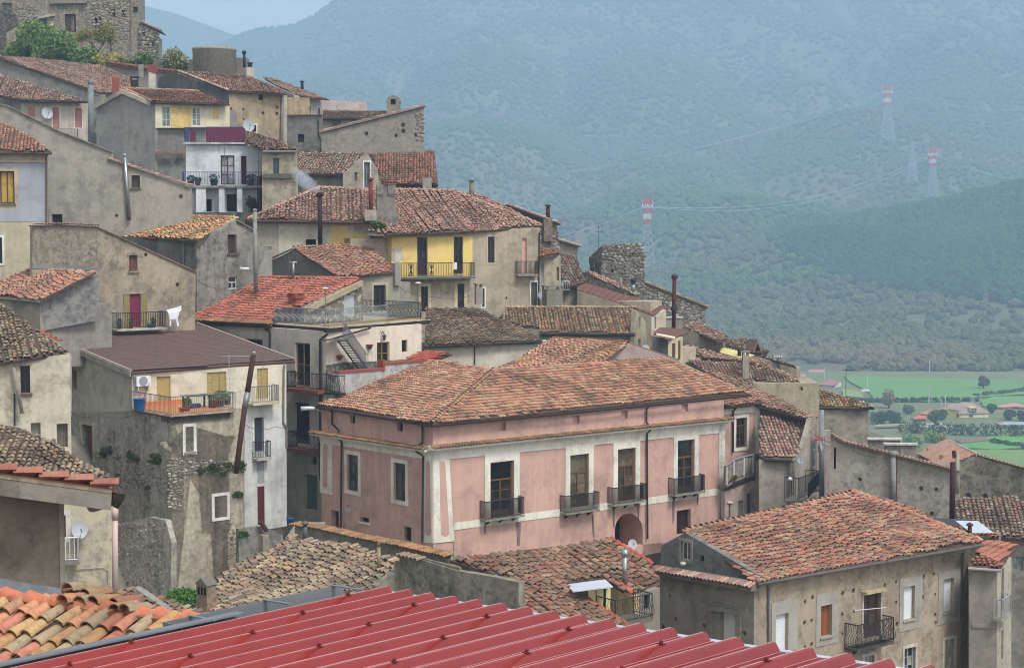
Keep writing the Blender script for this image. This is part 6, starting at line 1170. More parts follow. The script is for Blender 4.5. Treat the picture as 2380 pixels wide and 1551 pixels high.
def yellow_palazzo():
 h = thing('yellow_house', 'long house with yellow painted middle, iron balcony and a huge patched tile roof', 'house', at(909, 720, 128) - Vector((0, 0, 5)))
 wl = Wall(at(862, 560, 129), 6); Kr = at(909, 560, 128); wr = Wall(Kr, 22); ws = Wall(Kr, -55)
 ym = plaster('dfbe6c', 'c4a868', .4, 1.2, .2, .08, None, .1); gm = plaster('b8ad9b', '877f72', .6, .6, .5, .25, None, .2); tm = plaster('ab9d86', '7d7364', .65, .7, .5, .3, None, .25); wt = plaster('c8bda8', '9d9484', .5, .7, .4, .2)
 dk = [glass('26262a'), glass('3a3a3c', .2)]; br = wood('3f2d28')
 wall(h, wl, [cD(300, 415), cD(1345, 430), (862, 760), (596, 760)], wt, [Wn(cD, 375, 620, 455, 800, 'g', grid=(1, 2), fr=wood('3c302c'), panes=[glass('4c463e', .4)], sur=(.28, plaster('a59d8f'), .04), door=True), Wn(cD, 752, 598, 845, 690, 'd', dep=.25), Wn(cD, 1172, 595, 1310, 720, 'g', grid=(2, 1), fr=br, panes=[glass('b5b0a6', .4)])], holes=[([cD(1235 + 38 * math.cos(k * .5236), 495 + 33 * math.sin(k * .5236)) for k in range(12)], .4)], name='left_wall')
 plate(h, wl, pts(cD, 300, 440, 500, 445, 500, 900, 300, 900), .03, plaster('a39987', '7c7467', .6), 'render_patch'); plate(h, wl, [cD(985, 470), cD(1130, 460), cD(1130, 545), cD(1168, 548), cD(1168, 735), cD(985, 735)], .025, ym, 'yellow_paint'); plate(h, wl, pts(cD, 1316, 560, 1345, 560, 1345, 730, 1316, 730), .025, ym, 'yellow_paint'); plate(h, wl, pts(cD, 1168, 548, 1340, 550, 1340, 590, 1168, 590), .026, ym, 'yellow_paint')
 plate(h, wl, pts(cD, 500, 425, 1345, 440, 1345, 460, 500, 448), .12, plaster('8f887b'), 'cornice')
 wall(h, ws, [cD(1330, 545), cD(1545, 545), (909, 760), (855, 760)], ym, name='return_wall')
 wall(h, wr, [cD(1545, 545), (1255, 528), (1255, 800), (909, 800)], tm, [Wn(cD, 1788, 580, 1880, 930, 'g', grid=(2, 2), kick=.3, fr=br, panes=dk, dep=.3, name='balcony_door'), Wn(cD, 2128, 566, 2210, 915, 'g', grid=(2, 2), kick=.3, fr=br, panes=dk, dep=.3, name='balcony_door'),
  Wn(cL, 120, 108, 180, 350, 'g', grid=(2, 2), fr=wood('4a3c34'), panes=dk, dep=.2, sur=(.12, plaster('b5a68c'), .03)), Wn(cL, 435, 120, 480, 445, 's', mat=flat('c99a92', .6), dep=.15, name='shutter_door'), Wn(cL, 520, 530, 578, 760, 'g', grid=(2, 3), fr=wood('5a5048'), panes=[glass('5a5c5a', .3)], sur=(.12, WHITE(), .05), door=True), Wn(cL, 62, 588, 88, 760, 'd', mat=glass('5a666e', .3), sur=(.1, WHITE(), .03)),
  Wn(cD, 1822, 1035, 1885, 1270, 'g', grid=(2, 3), fr=wood('3a322e'), panes=dk, sur=(.25, plaster('cbb98f'), .05), door=True), Wn(cD, 2160, 1010, 2222, 1250, 'g', grid=(2, 3), fr=wood('3a322e'), panes=dk, sur=(.25, plaster('cbb98f'), .05), door=True)], holes=dots(wr, cL, [292, 678], .1), name='right_wall')
 s0, t1 = wr.st(*cD(1548, 575)); s1 = wr.st(*cD(2300, 550))[0]; t0 = wr.st(*cD(1548, 955))[1]
 ww = [(wr.st(*cD(1785, 760))[0], wr.st(*cD(1883, 760))[0]), (wr.st(*cD(2125, 760))[0], wr.st(*cD(2213, 760))[0])]; tp = wr.st(*cD(1830, 578))[1]; tp2 = wr.st(*cD(2170, 565))[1]
 for x0, x1, y1 in ((s0, ww[0][0], t1), (ww[0][1], ww[1][0], t1), (ww[1][1], s1, t1)): m = MB(); m.fbox(wr, x0, x1, t0, y1, 0, .02); m.build('yellow_paint', ym, h)
 for (x0, x1), y in zip(ww, (tp, tp2)): m = MB(); m.fbox(wr, x0, x1, y, t1, 0, .02); m.build('yellow_paint', ym, h)
 plate(h, wr, pts(cD, 1552, 680, 1640, 670, 1660, 780, 1600, 820, 1552, 800), .03, plaster('d0c3ac'), 'bare_patch'); plate(h, wr, pts(cD, 1680, 670, 1715, 590, 1725, 600, 1690, 675), .03, plaster('d0c3ac'), 'bare_patch')
 b, (sL, sR, tt) = balcony(h, wr, cD(1622, 0)[0], cD(2325, 0)[0], cD(0, 952)[1], .9, 1.05, IRON(), plaster('6b675f', '3f3d39', .6, .3), .13, 0, .14, cD(0, 928)[1])
 for k in (.15, .42): m = MB(); s = sL + (sR - sL) * k; m.fbox(wr, s - .2, s + .2, tt + .1, tt + 1.0, .905, .915) if 0 else [m.tube([wr.W(s - .2 + .08 * j, tt + .1, .9), wr.W(s + .2 - .08 * j, tt + 1.0, .9)], .015, 4) for j in range(6)]; m.build('scroll_panel', IRON(), b)
 p = wr.W(sL + (sR - sL) * .73, tt + .95, .95); m = MB(); m.fbox(wr, p.dot(wr.ex) - wr.O.dot(wr.ex) - .14, p.dot(wr.ex) - wr.O.dot(wr.ex) + .14, tt + .55, tt + 1.08, .93, .96); tag(m.build('hanging_towel', flat('d5d2d0', .8), None), 'small white towel over the yellow house balcony rail', 'towel')
 balcony(h, wr, cL(398, 0)[0], cL(588, 0)[0], cL(0, 460)[1], .5, 1.0, IRON(), plaster('8a847a'), .1, vR=cL(0, 440)[1])
 # roofs
 PAL['patch'] = ['b5917e', 'c09a84', '9c7a6c', 'b08272', 'c8a88c', '7a6458', 'c87a60', 'a88a7a', 'bd8a78', 'c2a690']
 Er = wr.off(.6).hit(*cD(1900, 530)); f = RoofR(Er, 22, (950, 442), 7.5)
 roof(h, f, [cD(1325, 545), cD(1480, 552), cL(-80, 60), (1262, 526), (1180, 480), (1120, 455), (1050, 443), (870, 440), (862, 520)], 'patch', wild=1.6, dark=.12, sag=.12, gut=plaster('6d675d'), ridge=[((870, 440), (1050, 443)), ((1050, 443), (1260, 524))])
 El = wl.off(.6).hit(*cD(700, 412)); f2 = RoofR(El, 6, (745, 437), 6.5)
 roof(h, f2, [cD(205, 412), cD(300, 414), cD(1362, 432), (865, 460), (872, 442), (742, 436), (700, 450)], 'patch', wild=1.6, dark=.12, sag=.12, gut=flat('5a4038', .7), ridge=[((742, 436), (872, 442)), ((742, 436), cD(205, 412))])
 m = MB(); m.box(Kr - wr.ex * 3 - wr.n * .5 - Vector((0, 0, 9)), wr.ex * 13.5, -wr.n * 9, Vector((0, 0, 9.2))); m.build('rear_mass', tm, h); m = MB(); m.fbox(wl, -8, -.3, -9, 1.1, -8, -.45); m.build('rear_mass', tm, h)
 # massive chimney
 b = f.hit(*cD(1500, 460)); cm = plaster('857f76', '5a554e', .75, .25, .6, .4, '6e6860', .4); w = Wall(b, 10); k = b.y / F; hh = vz(b, cD(0, 90)[1]) - b.z
 m = MB(); m.prism([w.W(-.9, -.6, 0), w.W(.95, -.6, 0), w.W(.86, .7, 0), w.W(.66, 1.3, 0), w.W(.66, hh, 0), w.W(-.68, hh, 0), w.W(-.68, 1.1, 0), w.W(-.8, .5, 0)], w.n * -.9); ch = m.build('chimney', cm, h)
 m = MB(); [m.fbox(w, s, s + .1, hh * .72, hh * .72 + .12, .005, .08) for s in (-.66, -.48, -.3, .2, .38, .54)]; m.fbox(w, -.72, -.18, hh * .72 + .12, hh, .005, .1); m.fbox(w, .12, .7, hh * .72 + .12, hh, .005, .1); m.build('chimney_corbel', cm, ch); m = MB(); m.fbox(w, -.1, .75, hh, hh + .08, -.9, .15); c2 = m.build('chimney_cap', plaster('9a5a48'), ch); coping(c2, w.W(-.1, hh + .1, -.3), w.W(.75, hh + .1, -.3), 'hotred', w.n, .22)
 bb = at(*cD(1355, 350), 127.5); flue(h, bb, vz(bb, cD(0, 55)[1]) - bb.z, .16, flat('6e3a30', .8, .1, .5), 'hood'); m = MB(); m.box(bb - Vector((.4, .3, .6)), Vector((.8, 0, 0)), Vector((0, .8, 0)), Vector((0, 0, .8))); m.build('flue_base', plaster('a8a294'), h)
 bb = at(*cD(885, 660), 127); flue(h, bb, vz(bb, cD(0, 200)[1]) - bb.z, .17, flat('33201f', .7, .1, .4), 'ball')
 pipe(h, ws, pts(cD, 1452, 570, 1455, 610, 1468, 780), .05, flat('77797a', .6)); m = MB(); q = ws.off(.12).hit(*cD(1453, 590)); m.lathe(q - Vector((0, 0, .35)), [(.07, 0), (.18, .3), (.18, .7)], 6); m.build('rain_head', flat('77797a', .6), h); pipe(h, wr, pts(cL, 640, 10, 635, 50, 598, 70, 592, 750), .05, IRON())
 shrub('roof_weed', 'green weed growing at the foot of the massive chimney', f.off(.1).hit(*cD(1430, 505)), .5, 500, .09, leaf_mat('4f6a35', '33502c'), 61, .7, 'weed')
 bb = at(1096, 443, 137); m = MB(); flue(h, bb - Vector((0, 0, .5)), vz(bb, 422) - bb.z + .5, .2, plaster('8a857c'), 'hood')
 # smoke from the flue
 bb = at(*cD(885, 660), 127); top = Vector((bb.x, bb.y, vz(bb, cD(0, 185)[1]))); sm = thing('chimney_smoke', 'thin bluish wood smoke drifting off the dark flue', 'smoke', top, None, 'stuff')
 mt = bpy.data.materials.new('wood_smoke'); mt.use_nodes = True; t = mt.node_tree; t.nodes.clear(); o_ = t.nodes.new('ShaderNodeOutputMaterial'); pv = t.nodes.new('ShaderNodeVolumePrincipled'); pv.inputs['Color'].default_value = (.80, .88, .97, 1); pv.inputs['Density'].default_value = .32; t.links.new(pv.outputs[0], o_.inputs['Volume'])
 rg = np.random.default_rng(4)
 for k, (u, v, r) in enumerate(((738, 442, .34), (728, 436, .5), (716, 428, .62), (706, 418, .7), (698, 408, .75))):
  c = at(u, v, 127 + k * .3); m = MB(); prof = [(math.sin(i * math.pi / 7) * r, -math.cos(i * math.pi / 7) * r * .8) for i in range(8)]; m.lathe(c, prof, 12); pf = m.build('smoke_puff', mt, sm, True)
  for vtx in pf.data.vertices: vtx.co *= 1 + .25 * math.sin(vtx.co.x * 5 + k) * math.cos(vtx.co.z * 6)
 # small house in front
 h2 = thing('small_gable_house', 'small grey gabled house with rust and straw coloured tiles before the yellow wall', 'house', at(795, 720, 121) - Vector((0, 0, 4))); K = at(793, 650, 121); wr2 = Wall(K, 40); wl2 = Wall(K, -50); g2 = plaster('8e877c', '66615a', .65, .5, .4, .3)
 wall(h2, wl2, [cD(290, 850), cD(500, 765), cD(640, 690), (793, 650), (793, 800), (596, 800)], g2, name='gable_wall'); wall(h2, wr2, [(793, 650), cD(1625, 905), cD(1625, 1500), (793, 850)], plaster('97907f', '6f685d', .65, .5, .5, .3), [Wn(cD, 1380, 1022, 1492, 1260, 'g', grid=(2, 2), fr=wood('35241f'), panes=[glass('1c1614', .4)], sur=(.2, plaster('b0a68f'), .04), dep=.2, name='door')], name='front_wall')
 f4 = RoofR(wr2.off(.35).hit(*cD(1300, 925)), 40, cD(900, 670), 5.0); roof(h2, f4, pts(cD, 1070, 958, 1340, 925, 1615, 905, 1320, 645, 640, 678), 'mix', wild=1.5, dark=.24, row=.38, ridge=[(cD(640, 678), cD(1320, 645))]); m = MB(); m.box(K + wr2.ex * .4 - wl2.ex * .5 - Vector((0, 0, 7)), wr2.ex * 6, -wl2.ex * 5.5, Vector((0, 0, 6.7))); m.build('rear_mass', g2, h2)
 stack(h2, at(*cD(1590, 960), 124), .5, .5, 1.1, 40, plaster('8d877c'), 'none', name='pier'); A, B = wl2.hit(*cD(310, 840)), wl2.hit(*cD(640, 688)); m = MB(); m.prism([A, B, B + Vector((0, 0, .08)), A + Vector((0, 0, .08))], wl2.n * .15); m.build('verge', plaster('8a7a6a'), h2)
 antenna('thin antenna standing on the small gabled roof before the yellow wall', f4.hit(*cD(1265, 905)), 1.3, 30, ((.9, .5, 4),))
 stack(h2, at(1112, 690, 124), .5, .4, .7, 20, plaster('8f887b', '5c574e', .8, .2), 'slab', name='pier')
yellow_palazzo()

def upper_mid():
 WH = plaster('cdd0d2', 'a3a6a8', .5, .8, .4, .15, None, .12)
 # white house with blue rails
 h = thing('blue_rail_house', 'white house with blue balcony railings and a maroon roof-terrace screen', 'house', at(520, 500, 138) - Vector((0, 0, 4))); w = Wall(at(520, 432, 138), 4); bl = flat('3a4470', .5)
 wall(h, w, vv(432, 333, 609, 340, 609, 560, 432, 560), WH, [Wn(cC, 2052, 330, 2180, 602, 'g', grid=(2, 3), fr=wood('55302e'), panes=[glass('a9aeac', .3), glass('7f8684', .3)], dep=.15, name='balcony_door'), Wn(cC, 2242, 335, 2292, 600, 'p', fr=wood('4a2428'), dep=.15, name='door'), Wn(cC, 1850, 735, 1968, 850, 'd', dep=.2), Wn(cC, 2105, 690, 2200, 850, 'd', mat=flat('2a2320', .8), dep=.3, name='door')], name='wall'); body(h, w, 432, 609, 345, 7, 540, ins0=.1)
 sl = plaster('b5b6b4', '77776f', .7, .3, .6); t = w.st(520, 331)[1]; s0, s1 = w.st(430, 331)[0], w.st(570, 331)[0]; m = MB(); m.fbox(w, s0 - .1, s1, t - .15, t, -5, .35); te = m.build('roof_terrace', sl, h); railing(te, [w.W(s0, t, -2.5), w.W(s0, t, .25), w.W(s1 - .1, t, .25)], 1.15, bl, .13)
 mr = flat('6e2a38', .7, 0, .25); a0, a1 = w.st(*cC(1910, 60)), w.st(*cC(2250, 205)); m = MB(); m.fbox(w, a0[0], a1[0], t + .02, a0[1], -.5, -.42); m.fbox(w, a1[0] - .05, a1[0], t + .02, a0[1], -3, -.42); m.build('privacy_screen', mr, te); m = MB(); b0 = w.st(*cC(1760, 90)); m.fbox(w, b0[0], b0[0] + .45, t + .02, b0[1], -.4, -.34); m.build('privacy_screen', mr, te)
 b, (sL, sR, tt) = balcony(h, w, cC(1695, 0)[0], 609, cC(0, 608)[1], 1.1, 1.05, bl, plaster('8d8c86', '55544f', .8, .25, .6), .12, 0, .18)
 for k, (x, r) in enumerate(((1775, .35), (1840, .3), (1990, .4), (2330, .4))):
  p = w.off(.8).hit(*cC(x, 600)); p.z = w.O.z + tt; o = thing('flower_pot', ['planter at the far end of the blue balcony next to the antenna', 'second planter along the blue balcony rail', 'dark planter with spiky plant mid blue balcony', 'terracotta planter beside the maroon door on the blue balcony'][k], 'flower pot', p, 'pots on the blue balcony'); m = MB(); m.lathe(p, [(r * .6, 0), (r * .8, r), (r * .85, r * 1.05)], 8); m.build('pot', flat(['5a3c34', '74443a', '39424f', '7c4034'][k], .8), o, True); leaves('plant', [(p + Vector((0, 0, r * 1.6)), (r, r * .6, r * .7))], 150, .09, leaf_mat('4a5c3c', '2f4230'), o, 100 + k)
 for x0, x1 in ((1835, 1928), (2045, 2100), (2215, 2265)): m = MB(); a0 = w.st(*cC(x0, 640)); a1 = w.st(*cC(x1, 850)); m.fbox(w, a0[0], a1[0], a1[1] - .1, tt - .18, .7, 1.05); m.build('column', WH, h)
 m = MB(); a0 = w.st(443, 493); m.fbox(w, a0[0], sR, a0[1] - .9, a0[1], -.1, 1.1); m.build('lower_terrace', plaster('77756e', '35342f', .9, .25, .9), h); shrub('potted_bush', 'bushy plant under the blue balcony columns', w.off(.6).hit(580, 490), .7, 500, .12, leaf_mat('4a5a40', '333f30'), 64, .9)
 flue(h, w.off(.9).hit(604, 492), 2.6, .2, flat('3a2226', .7), 'hood')
 for u in (522, 601): antenna(['tall antenna mast in front of the white balcony wall', 'second antenna mast at the corner of the blue balcony'][u > 560], w.off(1.3).hit(u, 432), (3.4, 3.2)[u > 560], 160, ((1.0, .6, 5),))
 # tan wing with tile roof
 h2 = thing('tan_wing_house', 'narrow tan house with single grey window between the blue rails and the smoke', 'house', at(650, 480, 134) - Vector((0, 0, 4))); w2 = Wall(at(650, 360, 135), 6); tm = plaster('a89c86', '6f695f', .7, .5, .5, .35)
 wall(h2, w2, vv(609, 344, 690, 346, 695, 560, 609, 560), tm, [Wn(cB, 678, 1238, 736, 1385, 'g', grid=(2, 2), fr=flat('6a7078', .6), panes=[glass('40484f', .2)], sur=(.2, plaster('b3a98f'), .04))], name='wall'); body(h2, w2, 609, 690, 352, 6, 540, ins0=.1); bar(h2, w2, 611, 414, 690, 414, .35, .25, plaster('6a665e', '3f3d38', .7), 'ledge')
 f2 = RoofR(w2.off(.5).hit(650, 350), 6, (600, 310), 5.5); roof(h2, f2, [cB(430, 1080), cB(580, 1165), cB(905, 1165), cB(700, 1060), cB(480, 990), cB(425, 985)], 'mauve', wild=1.5, dark=.25, gut=plaster('8a857a'))
 # dormer pair
 h3 = thing('twin_roof_house', 'house with pale broken tiles and a small gable below the big grey wall', 'house', at(840, 440, 142) - Vector((0, 0, 4))); K3 = at(*cB(1330, 1385), 140); wl3 = Wall(at(*cB(1030, 1385), 141), -8); gw = Wall(K3, 20); gm = plaster('9f9685', '6f695e', .65, .5, .45, .3)
 wall(h3, gw, pts(cB, 1330, 1390, 1545, 1190, 1655, 1340, 1665, 1560, 1665, 1700, 1330, 1700), gm, [Wn(cB, 1525, 1275, 1578, 1560, 'g', grid=(2, 3), fr=flat('77797c', .5), panes=[glass('5c6670', .3)], sur=(.12, WHITE(), .05), door=True), Wn(cB, 1435, 1368, 1462, 1450, 'p', fr=wood('6f655a'), name='shutter', dep=.12)], name='gable_wall'); wall(h3, wl3, pts(cB, 880, 1380, 1330, 1385, 1330, 1700, 880, 1700), plaster('857f72', '55524a', .7), name='front_wall')
 f3 = RoofR(wl3.off(.4).hit(*cB(1100, 1385)), -8, cB(1100, 1190), 4.5); roof(h3, f3, pts(cB, 885, 1400, 1050, 1385, 1320, 1390, 1540, 1190, 890, 1188), 'grey', wild=1.0, dark=.12, row=.36)
 f3b = RoofR(at(*cB(1990, 1478), 141), 3, cB(1900, 1185), 4.8); PAL['rust'] = ['a86450', '8f5a4a', 'b8745c', '6e5248', 'a07a66', '55443c', 'bd8068', '94604e', '7d6658', 'b06a4e']
 roof(h3, f3b, pts(cB, 1690, 1470, 1800, 1475, 2215, 1480, 2175, 1165, 2090, 1165, 2090, 1180, 1570, 1190, 1650, 1340), 'rust', wild=.9, dark=.24, gut=IRON()); wr3 = Wall(at(*cB(1990, 1495), 141.5), 3); wall(h3, wr3, pts(cB, 1665, 1490, 2215, 1492, 2215, 1700, 1665, 1700), gm, name='right_wall'); body(h3, wr3, cB(1300, 0)[0], cB(2210, 0)[0], cB(0, 1500)[1], 6, 500); body(h3, wl3, cB(900, 0)[0], cB(1330, 0)[0], cB(0, 1400)[1], 5, 500)
 m = MB(); b = at(*cB(2112, 1540), 138); m.box(b - Vector((.35, .3, 1)), Vector((.7, 0, 0)), Vector((0, .6, 0)), Vector((0, 0, 1 + vz(b, cB(0, 1420)[1]) - b.z))); m.build('chimney', plaster('9a9488'), h3)
 antenna('antenna with an orange-tipped boom on the rust roof edge', at(*cB(2085, 1480), 138.5), 1.3, 200, ((.95, .9, 6),), flat('c07a4c', .6))
 # big grey sloping wall
 h4 = thing('grey_parapet_house', 'large bare grey wall with a rising tiled verge on the skyline', 'house', at(870, 350, 152) - Vector((0, 0, 4))); w4 = Wall(at(870, 320, 152), 4); g4 = plaster('958e82', '77716a', .5, .5, .25, .45, '8a8478', .4, .15)
 wall(h4, w4, pts(cB, 1125, 1010, 2082, 765, 2088, 1300, 1135, 1300), g4, holes=dots(w4, cB, [1548, 1010, 1822, 1028, 2005, 1025, 1888, 930, 1890, 985], .16, .3), name='wall'); A, B = w4.hit(*cB(1110, 1005)), w4.hit(*cB(2092, 758)); m = MB(); m.prism([A + w4.n * .2, B + w4.n * .2, B - w4.n * 1.2, A - w4.n * 1.2], Vector((0, 0, .1))); v_ = m.build('verge', plaster('9a8272', '6a584c', .5, .2), h4); ridge_tiles(v_, A + Vector((0, 0, .1)) + w4.n * .1, B + Vector((0, 0, .1)) + w4.n * .1, 'mauve', .42, 1.1)
 s1 = w4.st(*cB(2080, 1000))[0]; s0 = w4.st(*cB(1140, 1000))[0]; m = MB(); m.fbox(w4, s0, s1 - .2, -6, -1 + .6, -6, -.4); m.prism([w4.W(s0, .3, -.4), w4.W(s1 - .2, .3, -.4), w4.W(s1 - .2, 2.4, -.4), w4.W(s0, .32, -.4)], -w4.n * 5); m.build('rear_mass', g4, h4)
 stones([o for o in h4.children if o.name.startswith('wall')][0], w4, pts(cB, 2010, 830, 2080, 830, 2080, 1080, 2010, 1080), 40, [plaster('8a8074'), plaster('a0978a')], (.25, .5), .08, 22)
 # roof behind it and grey infill house
 w5 = Wall(at(820, 290, 158), 0); h5 = thing('striped_roof_house', 'low house with striped white-edged tiles and arched chimney behind the grey parapet', 'house', at(820, 330, 158)); wall(h5, w5, pts(cB, 1135, 870, 1850, 872, 1850, 1250, 1135, 1250), g4, [Wn(cB, 1228, 885, 1310, 945, 'p', fr=wood('6e6a66'), name='shutter', dep=.1)], name='wall'); f5 = RoofR(w5.off(.4).hit(*cB(1400, 868)), 0, cB(1400, 798), 3.2); roof(h5, f5, pts(cB, 1135, 865, 1700, 868, 1760, 840, 1750, 798, 1145, 795), 'grey', wild=.7, dark=.2, gut=IRON(), row=.36); body(h5, w5, 755, 920, 280, 5, 360)
 p = f5.hit(*cB(1800, 830)); o = stack(h5, p, 1.2, 1.0, 1.0, 0, plaster('8a8278', '5c574f', .6, .2), 'none'); m = MB(); q = Wall(p, 0); prof = [(math.cos(math.pi * k / 8) * .68, 1.0 + math.sin(math.pi * k / 8) * .7) for k in range(9)]; m.prism([q.W(x, y, .52) for x, y in prof], q.n * -1.04); m.build('chimney_cap', plaster('857d72'), o); m = MB(); m.fbox(q, -.22, .22, .9, 1.35, .5, .54); m.build('smoke_slot', DARK(), o)
 h6 = thing('dark_infill_house', 'dark grey rough house with one small window between tan house and grey parapet', 'house', at(705, 350, 156)); w6 = Wall(at(705, 300, 156), 5); wall(h6, w6, pts(cB, 810, 845, 1140, 845, 1140, 1350, 810, 1350), plaster('75726b', '55534e', .7, .5, .4, .5, None, .4), [Wn(cB, 910, 1015, 970, 1092, 'd', dep=.25, mat=flat('2c2826', .8))], name='wall'); A, B = w6.hit(*cB(810, 845)), w6.hit(*cB(1135, 842)); m = MB(); m.prism([A + w6.n * .1, B + w6.n * .1, B - w6.n * .6, A - w6.n * .6], Vector((0, 0, .08))); c_ = m.build('wall_head', plaster('8a6f60'), h6); coping(c_, A + Vector((0, 0, .1)), B + Vector((0, 0, .1)), 'mauve', w6.n + Vector((0, 0, -.2)), .24); body(h6, w6, 668, 748, 275, 4, 390, ins0=.1); pipe(h6, w6, pts(cB, 1098, 880, 1105, 1030, 1132, 1080, 1132, 1180), .05, IRON())
 # tan house high up
 h7 = thing('tan_plaster_house', 'tall tan patchy plaster house with salmon tiles below the round tower', 'house', at(590, 340, 162) - Vector((0, 0, 3))); K7 = at(*cB(270, 630), 162); w7 = Wall(K7, 14); wl7 = Wall(K7, -62); t7 = plaster('ab987a', '83775f', .6, .6, .4, .35, '9a8a6e', .3)
 wall(h7, w7, pts(cB, 270, 625, 795, 650, 810, 1250, 270, 1250), t7, [Wn(cB, 480, 930, 522, 1000, 'd', dep=.2, sur=(.14, WHITE(), .04)), Wn(cB, 545, 650, 585, 698, 'd', dep=.35)], holes=dots(w7, cB, [285, 782, 402, 785, 405, 875, 585, 820, 715, 765, 715, 825], .13), name='wall'); wall(h7, wl7, [cA(1370, 815), cA(1520, 690), cA(1650, 680), cB(270, 628), cB(270, 900), cA(1370, 1100)], plaster('77746d', '4d4b47', .7, .5, .4, .4), name='gable_wall'); plate(h7, w7, pts(cB, 755, 655, 808, 655, 815, 1120, 760, 1105), .08, plaster('b5ad9c'), 'corner_strip'); pipe(h7, w7, pts(cB, 758, 655, 745, 1080), .05, flat('6f4a40', .7)); pipe(h7, w7, pts(cB, 775, 660, 770, 1090), .05, ZINC())
 f7 = RoofR(w7.off(.5).hit(*cB(520, 625)), 14, cB(150, 465), 6.5); PAL['salmon'] = ['c09a84', 'c8a48a', 'b08a78', 'b8836c', 'ccb094', '8f7466', 'c48e76', 'b49880', 'a07c6c', 'c8a890']; roof(h7, f7, [cA(1660, 665), cB(0, 445), cB(440, 470), cB(770, 610), cB(800, 640), cB(270, 615)], 'salmon', wild=1.3, dark=.1, gut=IRON(), ridge=[(cA(1660, 665), cB(265, 612))]); m = MB(); m.fbox(w7, .5, 7.6, -9, -.3, -7, -.45); m.build('rear_mass', t7, h7); dish('white satellite dish on the tan plaster house', w7.off(.5).hit(*cB(452, 935)), .56, (.45, -1, 0))
 # pink arched house
 h8 = thing('pink_arch_house', 'faded pink house with three white arched windows on the ridge', 'house', at(720, 270, 176)); K8 = at(*cB(870, 650), 176); w8 = Wall(K8, 30); wl8 = Wall(K8, -35); p8 = plaster('b5a29a', '94867f', .5, .6, .3, .2)
 wall(h8, w8, pts(cB, 870, 650, 1155, 700, 1150, 1000, 870, 1000), p8, name='wall'); wall(h8, wl8, pts(cB, 600, 530, 870, 650, 870, 1000, 600, 1000), plaster('85827d', '66635e', .6), name='side_wall')
 for x0, x1, y0 in ((900, 930, 725), (1005, 1030, 750), (1095, 1118, 765)):
  P = [cB(x0, 850)] + [cB((x0 + x1) / 2 - (x1 - x0) / 2 * math.cos(k * math.pi / 6), y0 + 25 - 25 * math.sin(k * math.pi / 6)) for k in range(7)] + [cB(x1, 850)]; plate(h8, w8, [(u + (u - cB((x0 + x1) / 2, 0)[0]) * .3, v - 2) for u, v in P], .04, WHITE(), 'arch_surround'); plate(h8, w8, P, .05, glass('4a5a64', .2), 'window')
 f8 = RoofR(w8.off(.5).hit(*cB(1000, 668)), 30, cB(800, 560), 5); roof(h8, f8, pts(cB, 885, 648, 1025, 675, 1200, 692, 1000, 620, 700, 505, 590, 480, 620, 510), 'salmon', wild=1.2, dark=.12, gut=IRON()); m = MB(); m.box(K8 + w8.ex * .4 - w8.n * .4 - Vector((0, 0, 6)), w8.ex * 8, -w8.n * 5, Vector((0, 0, 5.6))); m.build('rear_mass', p8, h8)
 bb = f8.hit(*cB(950, 605)); flue(h8, bb, .7, .16, IRON(), 'hood'); bb = at(*cB(466, 455), 168); stack(h7, bb, .75, .6, vz(bb, cB(0, 395)[1]) - bb.z, 10, plaster('b5ada0'), 'pot', flat('2b2a2c', .8)); bb = at(*cB(412, 395), 172); flue(h7, bb, vz(bb, cB(0, 270)[1]) - bb.z, .14, IRON(), 'ball')
 # cream-fronted gable house
 h9 = thing('cream_oriel_house', 'grey gabled house with cream and yellow front windows under a mottled roof', 'house', at(362, 400, 156) - Vector((0, 0, 3))); K9 = at(*cA(1445, 960), 156); wl9 = Wall(K9, -30); w9 = Wall(K9, 14); g9 = plaster('8e8b85', '6b6965', .6, .8, .35, .25)
 wall(h9, wl9, pts(cA, 895, 985, 1150, 840, 1445, 960, 1445, 1800, 900, 1800), g9, name='gable_wall'); c9 = plaster('d8caaa', 'b5a688', .4, .8, .3, .1)
 for p0, p1 in ((cA(895, 975), cA(1150, 832)), (cA(1150, 832), cA(1415, 945))): bar(h9, wl9, *p0, *p1, -.4, .3, plaster('b5ad9c'), 'barge_board')
 wall(h9, w9, pts(cA, 1445, 955, 2135, 985, 2135, 1180, 1445, 1190), c9, [Wn(cA, 1503, 988, 1585, 1180, 'g', grid=(2, 3), fr=flat('cfcdbf', .5), panes=[glass('8a9492', .3)], dep=.1), Wn(cA, 1783, 998, 1868, 1172, 'g', grid=(2, 3), fr=flat('cfcdbf', .5), panes=[glass('8a9492', .3)], dep=.1)], name='oriel_wall'); plate(h9, w9, pts(cA, 1590, 985, 1780, 992, 1780, 1190, 1590, 1190), .03, plaster('d6b670'), 'yellow_panel'); plate(h9, w9, pts(cA, 1980, 990, 2035, 992, 2035, 1110, 1980, 1100), .03, plaster('d6c27e'), 'yellow_panel'); wall(h9, w9.off(-.4), pts(cA, 1445, 1180, 1740, 1185, 1740, 1800, 1445, 1800), plaster('7d7a74', '4c4a45', .7, .4, .6), name='front_wall'); bar(h9, w9, *cA(1450, 1432), *cA(1740, 1425), .25, .35, plaster('8a6a58', '5f4a40', .6, .2), 'tiled_ledge')
